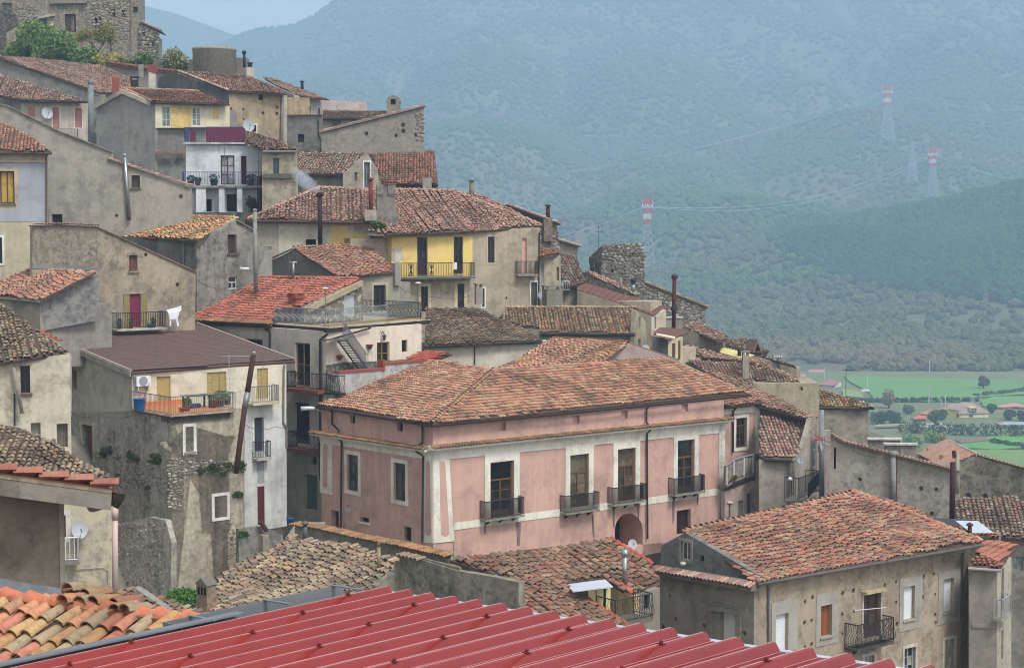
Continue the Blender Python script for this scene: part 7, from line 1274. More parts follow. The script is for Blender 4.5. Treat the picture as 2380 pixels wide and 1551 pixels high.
 f9 = RoofR(w9.off(.5).hit(*cA(1750, 955)), 14, cA(1500, 835), 5.0); roof(h9, f9, pts(cA, 1410, 945, 2135, 968, 1850, 850, 1145, 825), 'mix', wild=1.2, dark=.15, gut=IRON(), ridge=[(cA(1145, 825), cA(1850, 850)), (cA(1145, 825), cA(1410, 945))]); f9b = RoofR(wl9.off(.2).hit(*cA(1000, 930)), -30, cA(1000, 900), 1) ; m = MB(); m.fbox(w9, .5, 7.3, -9, -.5, -6, -.5); m.build('rear_mass', g9, h9)
 # pink shuttered house and long roofs
 h10 = thing('pink_shutter_house', 'pale house with three pink roller shutters and mauve roof, upper left', 'house', at(130, 330, 160) - Vector((0, 0, 3))); w10 = Wall(at(130, 300, 160), 8); c10 = plaster('bdb3a3', '9a9184', .5, .8, .4, .15); ps = flat('ac7872', .6, 0, .15)
 wall(h10, w10, pts(cA, 195, 935, 815, 955, 815, 1500, 195, 1500), c10, [Wn(cA, 258, 995, 328, 1100, 's', mat=ps, dep=.1), Wn(cA, 490, 1000, 553, 1200, 's', mat=ps, dep=.1, sur=(.08, WHITE(), .03), name='shutter_door'), Wn(cA, 697, 1008, 762, 1190, 's', mat=ps, dep=.1, sur=(.08, WHITE(), .03))], name='wall'); wall(h10, Wall(w10.hit(*cA(195, 940)), -50), pts(cA, -60, 840, 195, 940, 195, 1300, -60, 1300), plaster('8a877f', '66645e', .6), name='side_wall'); balcony(h10, w10, cA(480, 0)[0], cA(722, 0)[0], cA(0, 1300)[1], .6, 1.0, IRONG(), plaster('9a958c'), .12)
 f10 = RoofR(w10.off(.5).hit(*cA(500, 930)), 8, cA(60, 690), 7.0); roof(h10, f10, pts(cA, -60, 880, 195, 935, 815, 945, 560, 860, 320, 790, 0, 690, -60, 680), 'mauve', wild=1.4, dark=.14, gut=IRON()); body(h10, w10, 52, 203, 242, 6, 380); dish('pale satellite dish between the pink shutters', w10.off(.6).hit(*cA(440, 1050)), .52, (.5, -1, 0))
 for x0, x1 in ((825, 880),): m = MB(); a = at(*cA(850, 1330), 157); m.tube([a, Vector((a.x, a.y, vz(a, cA(0, 790)[1])))], .27, 12); m.lathe(Vector((a.x, a.y, vz(a, cA(0, 790)[1]))), [(.24, 0), (.26, .4), (.15, .5)], 10); m.build('flue', plaster('7f8688', '5c6264', .5, .4), h10, True)
 h11 = thing('long_roof_house', 'long low house whose mauve tiled roof runs under the castle bushes', 'house', at(120, 240, 172) - Vector((0, 0, 3))); w11 = Wall(at(100, 170, 172), -14); wall(h11, w11, pts(cA, -60, 530, 830, 850, 930, 900, 930, 1050, -60, 800), plaster('85827a', '66645d', .6, .6, .5), name='wall')
 f11 = RoofP(w11.off(.2).hit(*cA(400, 690)), -14, 20); A, B, Cc, Dd = w11.off(.2).hit(*cA(-60, 515)), w11.off(.2).hit(*cA(930, 870)), None, None; ey = (Vector((.25, 1, 0)).normalized() * 9 + Vector((0, 0, 1.7))); fF = Face(A, (B - A), ey - (B - A).normalized() * ey.dot((B - A).normalized())); roof(h11, fF, [fF.hit(*p) for p in pts(cA, -60, 520, 400, 680, 930, 868, 1300, 850, 1250, 740, 930, 610, 500, 560, 0, 525)], 'mauve', wild=1.4, dark=.1)
 # roofs behind, by the tower
 h12 = thing('ridge_house', 'grey house with thin tiled verge and red chimney under the round tower', 'house', at(330, 200, 182) - Vector((0, 0, 3))); w12 = Wall(at(320, 180, 182), 6); wall(h12, w12, pts(cA, 985, 600, 1300, 650, 1680, 665, 1680, 1000, 985, 1000), plaster('8f8b82', '6e6a62', .6), name='wall'); A, B, D_ = (w12.off(.3).hit(*cA(x, y)) for x, y in ((985, 602), (1300, 650), (1680, 690)))
 m = MB(); m.prism([A, B, D_, D_ - w12.n * 3 + Vector((0, 0, .5)), A - w12.n * 3 + Vector((0, 0, .5))], Vector((0, 0, .12))); r12 = m.build('roof', plaster('8a5a4a'), h12)
 for r in range(5):
  o_ = -w12.n * .35 * r + Vector((0, 0, .14 + .06 * r)); coping(r12, A + o_, B + o_, 'rust', w12.n - Vector((0, 0, .15)), .25); coping(r12, B + o_, D_ + o_, 'rust', w12.n - Vector((0, 0, .15)), .25)
 for x, yb, yt, wd, mt, cp in ((1312, 680, 600, .5, plaster('8d877c'), 'none'), (1418, 780, 675, .75, plaster('c0b8a8'), 'none'), (1075, 850, 720, .6, plaster('8f4a3e', '5e3530', .6), 'none'), (1252, 800, 745, .7, flat('2f2523', .8), 'slab')):
  b = at(*cA(x, yb), 166 if x in (1075, 1252) else 176); stack(h12, b, wd, wd, vz(b, cA(0, yt)[1]) - b.z, 10, mt, cp)
 b = at(*cA(1418, 680), 176); m = MB(); m.box(b - Vector((.5, .4, 0)), Vector((1, 0, 0)), Vector((0, .8, 0)), Vector((0, 0, vz(b, cA(0, 605)[1]) - b.z))); m.build('chimney_pot', plaster('8a4438'), h12)
 # round tower
 p = at(512, 180, 184); wd = (cA(2215, 0)[0] - cA(1818, 0)[0]) / 2 * 184 / F; o = thing('round_tower', 'squat round stone tower stump on the skyline', 'tower', p - Vector((0, 0, 4))); m = MB(); seg = 32; tops = []
 z1 = vz(p, cA(0, 452)[1]); m.lathe(Vector((cA(2016, 0)[0] * 0 + (cA(2016, 0)[0] - CX) / F * 184, 184, p.z - 4)), [(wd * 1.0, 0), (wd, z1 - p.z + 4 - .3), (wd * 1.03, z1 - p.z + 3.75), (wd * 1.03, z1 - p.z + 4), (wd * .8, z1 - p.z + 4.02)], 36); m.build('tower_wall', plaster('a39a88', '847c6c', .6, .4, .4, .4, '968c7a', .5, .15), o, True); m = MB(); m.box(Vector(((cA(2225, 0)[0] - CX) / F * 186 - .6, 186, p.z - 4)), Vector((1.6, 0, 0)), Vector((0, 2, 0)), Vector((0, 0, vz(p, cA(0, 520)[1]) - p.z + 4))); m.build('buttress', plaster('857e70', '6a6459', .6), o)
 w13 = Wall(at(400, 160, 190), 0); h13 = thing('garden_wall', 'low skyline wall with tile coping left of the round tower', 'wall', at(400, 165, 190)); wall(h13, w13, pts(cA, 1430, 548, 1700, 560, 1820, 550, 1820, 760, 1430, 760), plaster('6f6a60', '55514a', .6), name='wall')
upper_mid()

def castle():
 h = thing('castle', 'weathered stone castle keep with empty windows on the hilltop', 'castle', at(160, 140, 215) - Vector((0, 0, 4))); w = Wall(at(160, 70, 215), 8); cm = plaster('9a8f7c', '6b655b', .75, .7, .7, .5, '85796a', .6, .35); br = wood('4a352d')
 wall(h, w, vv(-60, -60, 322, -60, 325, 110, 325, 330, -60, 330), cm, [Wn(cA, 348, 182, 440, 300, 'p', fr=wood('5a3c30'), dep=.4, name='door'), Wn(cA, 603, 132, 705, 298, 'g', grid=(2, 1), fr=br, dep=.35, panes=[glass('3a3532', .3), glass('6b675e', .3)], bar=.2), Wn(cA, 852, 158, 942, 300, 'd', mat=wood('4a4036'), dep=.35), Wn(cA, 1045, 85, 1072, 165, 'd', dep=.3, mat=flat('4a463f', .9)), Wn(cA, 1130, 90, 1165, 165, 'd', dep=.3, mat=flat('4a463f', .9)), Wn(cA, 1240, 65, 1280, 120, 'd', dep=.3, mat=flat('4a463f', .9)), Wn(cA, 20, 30, 110, 110, 'd', dep=.5)], name='keep_wall'); body(h, w, -60, 322, -50, 12, 300, ins0=.1)
 bar(h, w, *cA(470, 40), *cA(810, 35), .7, .5, plaster('8d8374', '5a554c', .7, .3), 'balcony_ledge'); plate(h, w, pts(cA, 470, 215, 500, 215, 475, 290, 445, 290), .1, WHITE(), 'jamb'); bar(h, w, *cA(350, 180), *cA(515, 150), .25, .3, plaster('b5ad9c'), 'lintel'); pipe(h, w, pts(cA, 1218, -60, 1218, 440), .1, plaster('8a7a60')); stones([o for o in h.children if o.name.startswith('keep_wall')][0], w, pts(cA, 850, 0, 1200, 0, 1200, 380, 850, 380), 230, [plaster('8f867a', '6a645a', .5), plaster('a59a88', '77715f', .5), plaster('7a7468', '55514a', .5)], (.3, .7), .08, 31); stones([o for o in h.children if o.name.startswith('keep_wall')][0], w, pts(cA, 150, 60, 330, 60, 340, 230, 160, 260), 60, [plaster('8f867a', '6a645a', .5), plaster('7a7468', '55514a', .5)], (.3, .7), .08, 32)
 w2 = Wall(at(345, 100, 216), 5); wall(h, w2, pts(cA, 1295, 215, 1480, 300, 1470, 700, 1295, 700), plaster('857b6c', '5f584e', .75, .4, .5, .5, '77705f', .6, .5), [Wn(cA, 1325, 300, 1352, 392, 'd', dep=.3, mat=flat('3f444a', .8))], holes=dots(w2, cA, [1380, 415, 1455, 380, 1425, 410], .2), name='wing_wall'); A, B = w2.hit(*cA(1300, 208)), w2.hit(*cA(1500, 296)); m = MB(); m.prism([A + w2.n * .3, B + w2.n * .3, B - w2.n * 5, A - w2.n * 5], Vector((0, 0, .15))); r = m.build('wing_roof', plaster('7a5a4c'), h); ridge_tiles(r, B + Vector((0, 0, .15)), A + Vector((0, 0, .15)), 'mauve', .45, 1.3); body(h, w2, 326, 368, 82, 5, 200, ins0=.1)
 stones([o for o in h.children if o.name.startswith('wing_wall')][0], w2, pts(cA, 1300, 240, 1470, 310, 1470, 540, 1300, 520), 120, [plaster('8f867a', '6a645a', .5), plaster('a59a88', '77715f', .5), plaster('6a6458', '4c4942', .5)], (.25, .55), .08, 33)
 # buttress ruin at the left edge
 h2 = thing('ruined_arch', 'dark mossy buttress ruin at the upper left corner', 'ruin', at(20, 130, 205)); w3 = Wall(at(20, 60, 206), 15); wall(h2, w3, pts(cA, -60, 20, 60, 60, 160, 150, 190, 240, 130, 260, 60, 300, 60, 560, -60, 560), plaster('6d685e', '45433e', .8, .3, .5, .6, None, .7, .6), name='wall')
 # bushes and bare trees below the castle
 gl = leaf_mat('72884f', '587043'); yl = leaf_mat('a89e58', '8c864c'); dl = leaf_mat('6f8056', '566848')
 for k, (x, y, r, n, mt, lb, sq) in enumerate(((180, 540, 3.6, 5200, gl, 'dark green laurel clump at the far end of the castle slope', .8), (420, 545, 5.2, 9000, gl, 'largest green bush mass below the castle windows', 1.0), (640, 560, 4.0, 6000, gl, 'mid green bush below the castle door', .8), (790, 560, 2.8, 3200, gl, 'upright light green bush before the bare tree', 1.0), (1060, 600, 3.4, 3000, yl, 'olive-yellow scrub under the bare tree', .7), (1180, 600, 2.4, 2400, leaf_mat('6a6a34', '55562c'), 'yellowish ivy scrub beside the castle corner', .7), (1330, 600, 2.6, 3200, dl, 'dark evergreen bush at the castle wing foot', .95), (1620, 640, 2.7, 2200, leaf_mat('8a8c62', '74784f'), 'grey-green tree crown left of the round tower', 1.15))):
  p = at(*cA(x, y), 196 - (6 if x > 1500 else 0)); shrub('castle_bush', lb, p - Vector((0, 0, 1.2)), r * .62, n, .16, mt, 200 + k, sq, 'bush', 7, 'bushes below the castle')
 def tree(u, v, vt, sp, sd_, lb):
  rg = np.random.default_rng(sd_); p = at(u, v, 200); H = vz(p, vt) - p.z; o = thing('bare_tree', lb, 'tree', p, 'bare trees below the castle'); m = MB(); tips = []
  def br(q, d, L, r, dp):
   e = q + d * L; m.tube([q, q.lerp(e, .5) + Vector((rg.normal() * .05 * L, 0, 0)), e], r, 5, r * .6, False)
   if dp == 0: tips.append(e); return
   for _ in range(3): nd = (d + Vector((rg.normal() * .55, rg.normal() * .4, rg.normal() * .2 + .15))).normalized(); br(e, nd, L * rg.uniform(.6, .85), r * .55, dp - 1)
  br(p, Vector((rg.normal() * .08, 0, 1)).normalized(), H * .3, H * .028, 4); m.build('trunk', wood('4a4036'), o); leaves('crown', [(t, (sp, sp, sp)) for t in tips], 2600, .13, leaf_mat('8f8a4c', '77743f'), o, sd_)
 tree(228, 148, 55, .6, 301, 'thin bare tree with yellow buds before the castle, left stem'); tree(258, 120, 60, .7, 302, 'spreading bare tree with yellow buds before the castle corner')
castle()

# ================================================================== roofs stepping down to the right
def right_side():
 g = plaster('a2977f', '746c5e', .6, .5, .45, .3)
 # pitched roofs just behind the palazzo
 h = thing('plain_roof_house', 'low cream house with a broad lichen-brown roof beside the roof terrace', 'house', at(1100, 830, 119) - Vector((0, 0, 4))); w = Wall(at(1100, 800, 119), 22); c8 = plaster('c4bba9', '9d9585', .5, .8, .3, .15)
 wall(h, w, [(985, 803), cL(620, 1075), cL(720, 1060), (1262, 960), (985, 960)], c8, name='wall'); f = RoofR(w.off(.4).hit(1100, 797), 22, (1040, 722), 7); roof(h, f, [(987, 802), cL(0, 1105), cL(625, 1072), cL(430, 950), cL(200, 860), cL(40, 780), (990, 715)], 'lichen', wild=1.0, dark=.2, gut=IRON(), sag=.08); body(h, w, 985, 1250, 803, 7, 930); pipe(h, w, vv(1103, 803, 1103, 850), .04, IRON())
 h2 = thing('checker_roof_house', 'house with checkered red, green and straw tiles laid in straight columns', 'house', at(1400, 800, 127) - Vector((0, 0, 4))); w2 = Wall(at(1400, 785, 126), 4); wall(h2, w2, [cL(400, 960), cL(1480, 1015), cL(1480, 1400), cL(400, 1400)], plaster('8f8676', '66604f', .6), name='wall')
 PAL['checker'] = ['b8704e', 'c0a878', 'a89c74', '8d8a6e', 'c8b48a', '6a5c4c', 'c07a5c', '55493e', 'b09a7c', 'a06a54']; f2 = RoofR(w2.off(.4).hit(*cL(1000, 1010)), 3, cL(900, 762), 5.2); roof(h2, f2, pts(cL, 225, 860, 430, 950, 600, 955, 610, 1005, 1490, 1008, 1500, 765, 290, 762), 'checker', wild=.8, dark=.28, gut=IRON(), ridge=[(cL(290, 765), cL(1500, 768))]); wg = Wall(f2.hit(*cL(1492, 1000)), 62); wall(h2, wg, pts(cL, 1480, 1000, 1495, 785, 1590, 900, 1605, 1170, 1605, 1400, 1480, 1400), g, [Wn(cL, 1522, 855, 1540, 950, 'd', dep=.1, mat=flat('6f6a60', .8)), Wn(cL, 1518, 1058, 1540, 1130, 'd', dep=.12, mat=glass('5a5f62', .3))], name='gable_wall'); body(h2, w2, 1215, 1470, 785, 6, 860)
 h3 = thing('cross_gable_house', 'warm-tiled cross roof with plain mauve gable abutting the palazzo ridge', 'house', at(1400, 860, 114) - Vector((0, 0, 4))); K3 = at(*cL(1180, 1295), 112); wg3 = Wall(K3, 38); wall(h3, wg3, pts(cL, 1165, 1310, 1430, 1100, 1900, 1260, 1960, 1400, 1165, 1500), plaster('a08c84', '847570', .5, .8, .3, .15), name='gable_wall'); f3 = RoofP(wg3.hit(*cL(1430, 1100)), -52, 17); roof(h3, f3, pts(cL, 1425, 1095, 720, 1055, 550, 1150, 380, 1260, 215, 1335, 260, 1380, 1150, 1300), 'palazzo', wild=.9, dark=.24, ridge=[(cL(1425, 1095), cL(720, 1055))]); A, B = wg3.hit(*cL(1430, 1098)), wg3.hit(*cL(1900, 1258)); m = MB(); bk = Vector((-math.sin(R_(38)), math.cos(R_(38)), 0)) * 5; m.prism([A, B, B + bk, A + bk], Vector((0, 0, .08))); m.build('far_slope', plaster('8a6a58'), h3); s = wg3.st(*cL(1900, 1300))[0]; m = MB(); m.fbox(wg3, .3, s - .3, -6, -.6, -6, -.4); m.build('rear_mass', g, h3)
 # side house next to the yellow house with stone chimney
 h4 = thing('side_alley_house', 'narrow tan house with sagging tile canopy beside the yellow house gable', 'house', at(1280, 720, 133) - Vector((0, 0, 4))); w4 = Wall(at(1275, 650, 133), 25); wall(h4, w4, pts(cL, 600, 320, 795, 275, 805, 1100, 600, 1100), g, [Wn(cL, 612, 345, 645, 570, 'g', grid=(1, 2), fr=WHITE(), panes=[glass('8a8a84', .3)], dep=.1), Wn(cL, 758, 390, 782, 515, 'd', dep=.12, mat=wood('6a5a4c'))], name='wall'); f4 = RoofR(w4.off(.5).hit(*cL(700, 290)), 25, cL(680, 215), 3.0); roof(h4, f4, pts(cL, 600, 305, 825, 268, 700, 225, 600, 205), 'mix', wild=1.4, dark=.2, gut=plaster('8a857a')); body(h4, w4, 1256, 1300, 600, 5, 760); dish('large white satellite dish at the alley beside the yellow house', w4.off(.7).hit(*cL(638, 655)), .44, (.35, -1, 0))
 sm = [plaster('8a8378', '66615a', .5), plaster('a59e92', '77726a', .5), plaster('6f6a60', '4c4942', .5)]
 ws = Wall(at(1280, 560, 137), 15); wall(h4, ws, pts(cL, 590, -20, 760, -10, 782, 240, 770, 600, 590, 600), plaster('8a8174', '5f5a52', .7, .3, .4, .5, None, .6, .5), name='stone_flank'); stones([o for o in h4.children if o.name.startswith('stone_flank')][0], ws, pts(cL, 600, 60, 775, 60, 775, 240, 600, 240), 70, sm, (.25, .5), .07, 41)
 b = ws.off(.1).hit(1273, 560); m = MB(); m.box(b - Vector((.35, .3, 0)), Vector((.7, 0, 0)), Vector((0, .7, 0)), Vector((0, 0, vz(b, 505) - b.z))); m.build('chimney', plaster('8f8374', '6e4a38', .8, .2), h4); flue(h4, Vector((b.x, b.y, vz(b, 505))), vz(b, 482) - vz(b, 505), .16, flat('4a2e2a', .8), 'hood')
 m = MB(); q = [ws.off(.6).hit(*cL(x, y)) for x, y in ((-40 + 40, -150), (790, -20))]; A, B = ws.off(.3).hit(1180, 478), ws.off(.3).hit(1303, 523); m.prism([A, B, B - ws.n * 4, A - ws.n * 4], Vector((0, 0, .1))); r4 = m.build('verge_roof', plaster('7a5f52'), h4); ridge_tiles(r4, B + Vector((0, 0, .1)), A + Vector((0, 0, .1)), 'mauve', .42, 1.2)
 stack(h4, at(*cL(720, 745), 131), 1.3, 1.0, 1.2, 20, plaster('7a756b', '4c4842', .8, .2), 'slab', name='oven')
 w5 = Wall(at(1330, 600, 146), 5); h5 = thing('back_shed', 'small grey shed with tiled edge glimpsed behind the alley', 'shed', at(1330, 640, 146)); wall(h5, w5, pts(cL, 780, 150, 955, 205, 950, 500, 780, 500), plaster('8d877b', '6a655c', .6), name='wall'); A, B = w5.off(.3).hit(*cL(780, 148)), w5.off(.3).hit(*cL(985, 208)); m = MB(); m.prism([A, B, B - w5.n * 3, A - w5.n * 3], Vector((0, 0, .1))); r5 = m.build('roof', plaster('8a6f60'), h5); ridge_tiles(r5, B + Vector((0, 0, .1)), A + Vector((0, 0, .1)), 'salmon', .42, 1.2)
 h6 = thing('steep_roof_house', 'grey-mauve steep tile roof beyond the alley with a barred white balcony', 'house', at(1330, 690, 139)); w6 = Wall(at(1325, 672, 139), 10); wall(h6, w6, pts(cL, 800, 560, 960, 575, 960, 1000, 800, 1000), plaster('a39a8a', '7a7367', .5), name='wall'); f6 = RoofR(w6.off(.3).hit(*cL(880, 568)), 10, cL(860, 290), 6.5); roof(h6, f6, pts(cL, 795, 440, 815, 565, 950, 572, 1030, 535, 985, 400, 940, 285, 800, 290), 'grey', wild=.9, dark=.2, gut=IRON()); balcony(h6, w6, cL(820, 0)[0], cL(885, 0)[0], cL(0, 612)[1], .5, .8, flat('c8c8c8', .5), IRON(), .15); body(h6, w6, 1304, 1343, 668, 5, 760)
 # ruined tower
 h7 = thing('stone_tower', 'broken-topped square stone tower standing against the valley', 'tower', at(1440, 680, 150) - Vector((0, 0, 4))); K7 = at(*cL(1185, 185), 150); w7 = Wall(K7, 6); wl7 = Wall(K7, -55); tm = plaster('8b8478', '625d55', .65, .4, .4, .5, '7a746a', .6, .5)
 wall(h7, w7, pts(cL, 1185, 182, 1260, 172, 1330, 180, 1420, 168, 1500, 172, 1565, 165, 1572, 400, 1585, 700, 1585, 900, 1150, 900), tm, holes=dots(w7, cL, [1278, 293, 1468, 275, 1275, 425, 1490, 425], .12, .3), name='front_wall'); wall(h7, wl7, pts(cL, 1065, 300, 1130, 235, 1185, 185, 1185, 900, 1070, 800), tm, [Wn(cL, 1118, 345, 1132, 410, 'd', dep=.2)], name='side_wall'); bw = [o for o in h7.children if o.name.startswith('front_wall')][0]; stones(bw, w7, pts(cL, 1190, 190, 1560, 175, 1570, 300, 1540, 280, 1430, 280, 1400, 360, 1430, 520, 1400, 500, 1330, 420, 1190, 300), 240, sm, (.22, .5), .08, 42); stones(bw, w7, pts(cL, 1480, 300, 1570, 300, 1580, 640, 1480, 560), 60, sm, (.2, .45), .07, 43); m = MB(); m.fbox(w7, .4, w7.st(*cL(1560, 300))[0], -9, -.4, -4, -.36); m.build('rear_mass', tm, h7); pipe(h7, wl7, pts(cL, 1065, 300, 1065, 350, 1100, 440), .05, IRON())
 antenna('tall thin antenna in front of the broken stone tower', at(*cL(1145, 470), 146), 4.2, 20, ((.99, .6, 4), (.88, 1.2, 3), (.28, 1.2, 2)), IRON())
 h8 = thing('rubble_wall_house', 'roofless rubble house with tiled sloping verge right of the stone tower', 'house', at(1570, 720, 153)); w8 = Wall(at(1560, 690, 153), 8); wall(h8, w8, pts(cL, 1580, 540, 1850, 650, 2165, 770, 2135, 800, 2140, 1100, 1580, 1100), tm, [Wn(cL, 1708, 692, 1752, 740, 'd', dep=.2, mat=glass('3c4246'))], holes=dots(w8, cL, [1970, 755, 1690, 650], .12), name='wall'); A, B = w8.hit(*cL(1580, 538)), w8.hit(*cL(2172, 768)); m = MB(); m.prism([A + w8.n * .2, B + w8.n * .2, B - w8.n * 3, A - w8.n * 3], Vector((0, 0, .1))); r8 = m.build('verge', plaster('8a7a66'), h8); ridge_tiles(r8, B + Vector((0, 0, .08)), A + Vector((0, 0, .08)), 'lichen', .45, 1.1); stones([o for o in h8.children if o.name.startswith('wall')][0], w8, pts(cL, 1600, 580, 2120, 790, 2120, 900, 1900, 850, 1620, 700), 200, sm, (.2, .45), .06, 44); body(h8, w8, 1500, 1635, 720, 4, 790)
 # rusty sheet roof and low pink roof behind
 h9 = thing('mossy_roof_house', 'long narrow pink-tiled roof running below the stone tower with a hooded chimney', 'house', at(1420, 680, 147)); w9 = Wall(at(1420, 660, 146), -10); f9 = RoofP(at(*cL(1300, 590), 146), -10, 16); A, B = at(*cL(1000, 440), 147), at(*cL(1500, 665), 144); bk = Vector((.3, 1, .14)) * 4; fF = Face(A, B - A, bk - (B - A).normalized() * bk.dot((B - A).normalized())); roof(h9, fF, [fF.hit(*p) for p in pts(cL, 1000, 440, 1250, 550, 1495, 662, 1530, 640, 1280, 520, 1070, 432)], 'salmon', wild=1.0, dark=.1); w9 = Face(A - Vector((0, 0, .1)), Vector(((B - A).x, (B - A).y, 0)), Vector((0, 0, 1))); wall(h9, w9, pts(cL, 1000, 450, 1495, 672, 1495, 1000, 1000, 900), tm, name='wall'); b = fF.hit(*cL(1470, 625)); flue(h9, b, vz(b, cL(0, 555)[1]) - b.z, .18, ZINC(), 'none'); flue(h9, Vector((b.x, b.y, vz(b, cL(0, 565)[1]))), .3, .16, IRON(), 'ball'); flue(h9, fF.hit(*cL(1355, 620)), 1.2, .1, plaster('8d8a82'), 'none')
 h10 = thing('sheet_roof_house', 'house with a long rusty ribbed sheet roof and a very tall rusty flue', 'house', at(1480, 740, 137) - Vector((0, 0, 3))); K10 = at(*cL(1660, 850), 135); w10 = Wall(K10, -25); wf = Wall(K10, 50); c10 = plaster('b0a38c', '857b6a', .5, .6, .4, .2); wall(h10, w10, pts(cL, 950, 605, 1350, 735, 1660, 850, 1660, 1300, 950, 1300), c10, name='side_wall'); wall(h10, wf, pts(cL, 1660, 850, 1775, 785, 1775, 1300, 1660, 1300), plaster('bfb298', '958a76', .5), [Wn(cL, 1655 + 12, 850, 1685, 960, 'p', fr=wood('7a5a48'), name='shutter', dep=.1)], name='front_wall')
 A, B = w10.hit(*cL(950, 598)), w10.hit(*cL(1660, 838)); ey = wf.ex * 5 + Vector((0, 0, .5)); fF = Face(A, B - A, ey - (B - A).normalized() * ey.dot((B - A).normalized())); P = [fF.st(*p) for p in pts(cL, 945, 595, 1660, 838, 1795, 768, 1000, 528)]; m = MB(); m.prism([fF.W(x, y, 0) for x, y in (P if area2(P) > 0 else P[::-1])], fF.n * -.1); rf = m.build('roof_sheet', flat('6e4a40', .7, 0, .5, 2.0), h10); L0, L1 = fF.hit(*cL(945, 595)), fF.hit(*cL(1660, 838)); U0, U1 = fF.hit(*cL(1000, 528)), fF.hit(*cL(1795, 768)); m = MB(); [m.tube([L0.lerp(L1, k / 14) + fF.n * .02, U0.lerp(U1, k / 14) + fF.n * .02], .05, 4) for k in range(15)]; m.build('seam', flat('64443a', .7, 0, .5, 2.0), rf); m = MB(); m.fbox(w10, w10.st(*cL(960, 700))[0] + .2, -.4, -7, w10.st(*cL(960, 700))[1], -3, -.4); m.build('rear_mass', c10, h10)
 b = at(*cL(1845, 990), 128); flue(h10, b, vz(b, cL(0, 500)[1]) - b.z, .15, flat('4d2b27', .8, .1, .7, 3.0), 'ball', lean=(.05, 0)); m = MB(); q = Vector((b.x + .05, b.y, vz(b, cL(0, 790)[1]))); m.lathe(q, [(.3, 0), (.17, .35), (.16, .42)], 10); m.build('flue_collar', flat('2b2523', .8), h10)
 # little house with shutters
 h11 = thing('shutter_tower_house', 'slim cream house with tall brown shutters under a small rusty roof', 'house', at(1570, 830, 124) - Vector((0, 0, 3))); K11 = at(*cL(1795, 1075), 124); w11 = Wall(K11, 35); wl11 = Wall(K11, -30); wall(h11, w11, pts(cL, 1795, 1075, 1930, 1040, 1935, 1500, 1795, 1500), plaster('c4b896', '9d9276', .5), [Wn(cL, 1832, 1098, 1862, 1240, 'l', fr=wood('6e4a38'), dep=.08, leaves=2), Wn(cL, 1888, 1075, 1910, 1250, 'l', fr=wood('6e4a38'), dep=.08, leaves=2)], name='front_wall'); wall(h11, wl11, pts(cL, 1640, 1030, 1795, 1078, 1795, 1500, 1640, 1500), plaster('6f6d68', '4f4d49', .6), name='side_wall'); f11 = RoofR(w11.off(.3).hit(*cL(1850, 1055)), 35, cL(1750, 960), 2.6); P = [f11.st(*p) for p in pts(cL, 1790, 1065, 1980, 1000, 1930, 960, 1720, 950, 1650, 1000)]; m = MB(); m.prism([f11.W(x, y) for x, y in (P if area2(P) > 0 else P[::-1])], f11.n * -.1); rf = m.build('roof_sheet', flat('674840', .7, 0, .5, 2.0), h11); m = MB(); m.fbox(w11, .3, 3, -8, -.6, -3, -.4); m.build('rear_mass', c10, h11); m = MB(); m.tube([at(*cL(1685, 1018), 122.5), at(*cL(1858, 1052), 122.5)], .12, 8); m.build('gutter', flat('d0c8b0', .5), h11); m = MB(); a = at(*cL(1645, 1020), 122); m.tube([a, Vector((a.x, a.y, vz(a, cL(0, 855)[1])))], .1, 8); m.build('flue', flat('c4c0b8', .5), h11)
 antenna('orange-rodded antenna in front of the slim shuttered house', at(*cL(1645, 1160), 121.5), 1.5, 0, ((.9, .9, 7),), flat('c4764c', .6)); dish('white dish peeking over the mauve gable', at(*cL(1590, 1150), 120), .3, (.3, -1, 0))
 # box parapet by the flue
 w12 = Wall(at(*cL(1850, 900), 140), 4); h12 = thing('roof_box', 'square plastered roof box behind the tall rusty flue', 'roof box', at(*cL(1850, 1000), 140)); wall(h12, w12, pts(cL, 1775, 862, 1928, 862, 1928, 1300, 1775, 1300), plaster('a39a8a', '7c7568', .6), name='wall'); bar(h12, w12, *cL(1770, 862), *cL(1932, 862), .12, .1, WHITE(), 'coping'); body(h12, w12, *(cL(1775, 0)[0], cL(1928, 0)[0]), cL(0, 866)[1], 3, 830, ins0=.1)
 # descending pink roofs
 def slab_roof(name, label, base, poly, b, pitch, pal, d, uv, wallp=None, wm=None, cat='house', wild=1.1, dark=.12, gut=None, wins=(), wb=None, und=True):
  p = at(*uv, d); hh = thing(name, label, cat, p - Vector((0, 0, 6))); f = RoofP(p, b, pitch); roof(hh, f, poly, pal, wild=wild, dark=dark, gut=gut)
  if wallp:
   ww = Wall(p - Vector((0, 0, .05)) - Vector((math.sin(R_(b)), -math.cos(R_(b)), 0)) * .3, wb if wb is not None else b); wall(hh, ww, wallp, wm or g, wins, name='wall')
   P = [ww.st(*q) for q in wallp]; s0, s1 = min(q[0] for q in P), max(q[0] for q in P); tm_ = min(q[1] for q in P); tt = sorted(q[1] for q in P)[len(P) // 2]; m = MB(); m.fbox(ww, s0 + .15, s1 - .15, tm_, tt - .3 if tt > tm_ + 1 else tm_ + 1, -5, -.4); m.build('rear_mass', g, hh)
  return hh, f
 dkst = plaster('7d776c', '45433e', .85, .35, .4, .4)
 slab_roof('stained_gable_house', 'small house with salmon roof and black-stained gable beside the tall flue', None, pts(cM, 305, 245, 625, 385, 700, 375, 725, 325, 560, 250, 410, 195), 12, 17, 'salmon', 140, cM(450, 320), pts(cM, 300, 250, 620, 388, 680, 380, 690, 600, 300, 600), dkst, wb=-8)
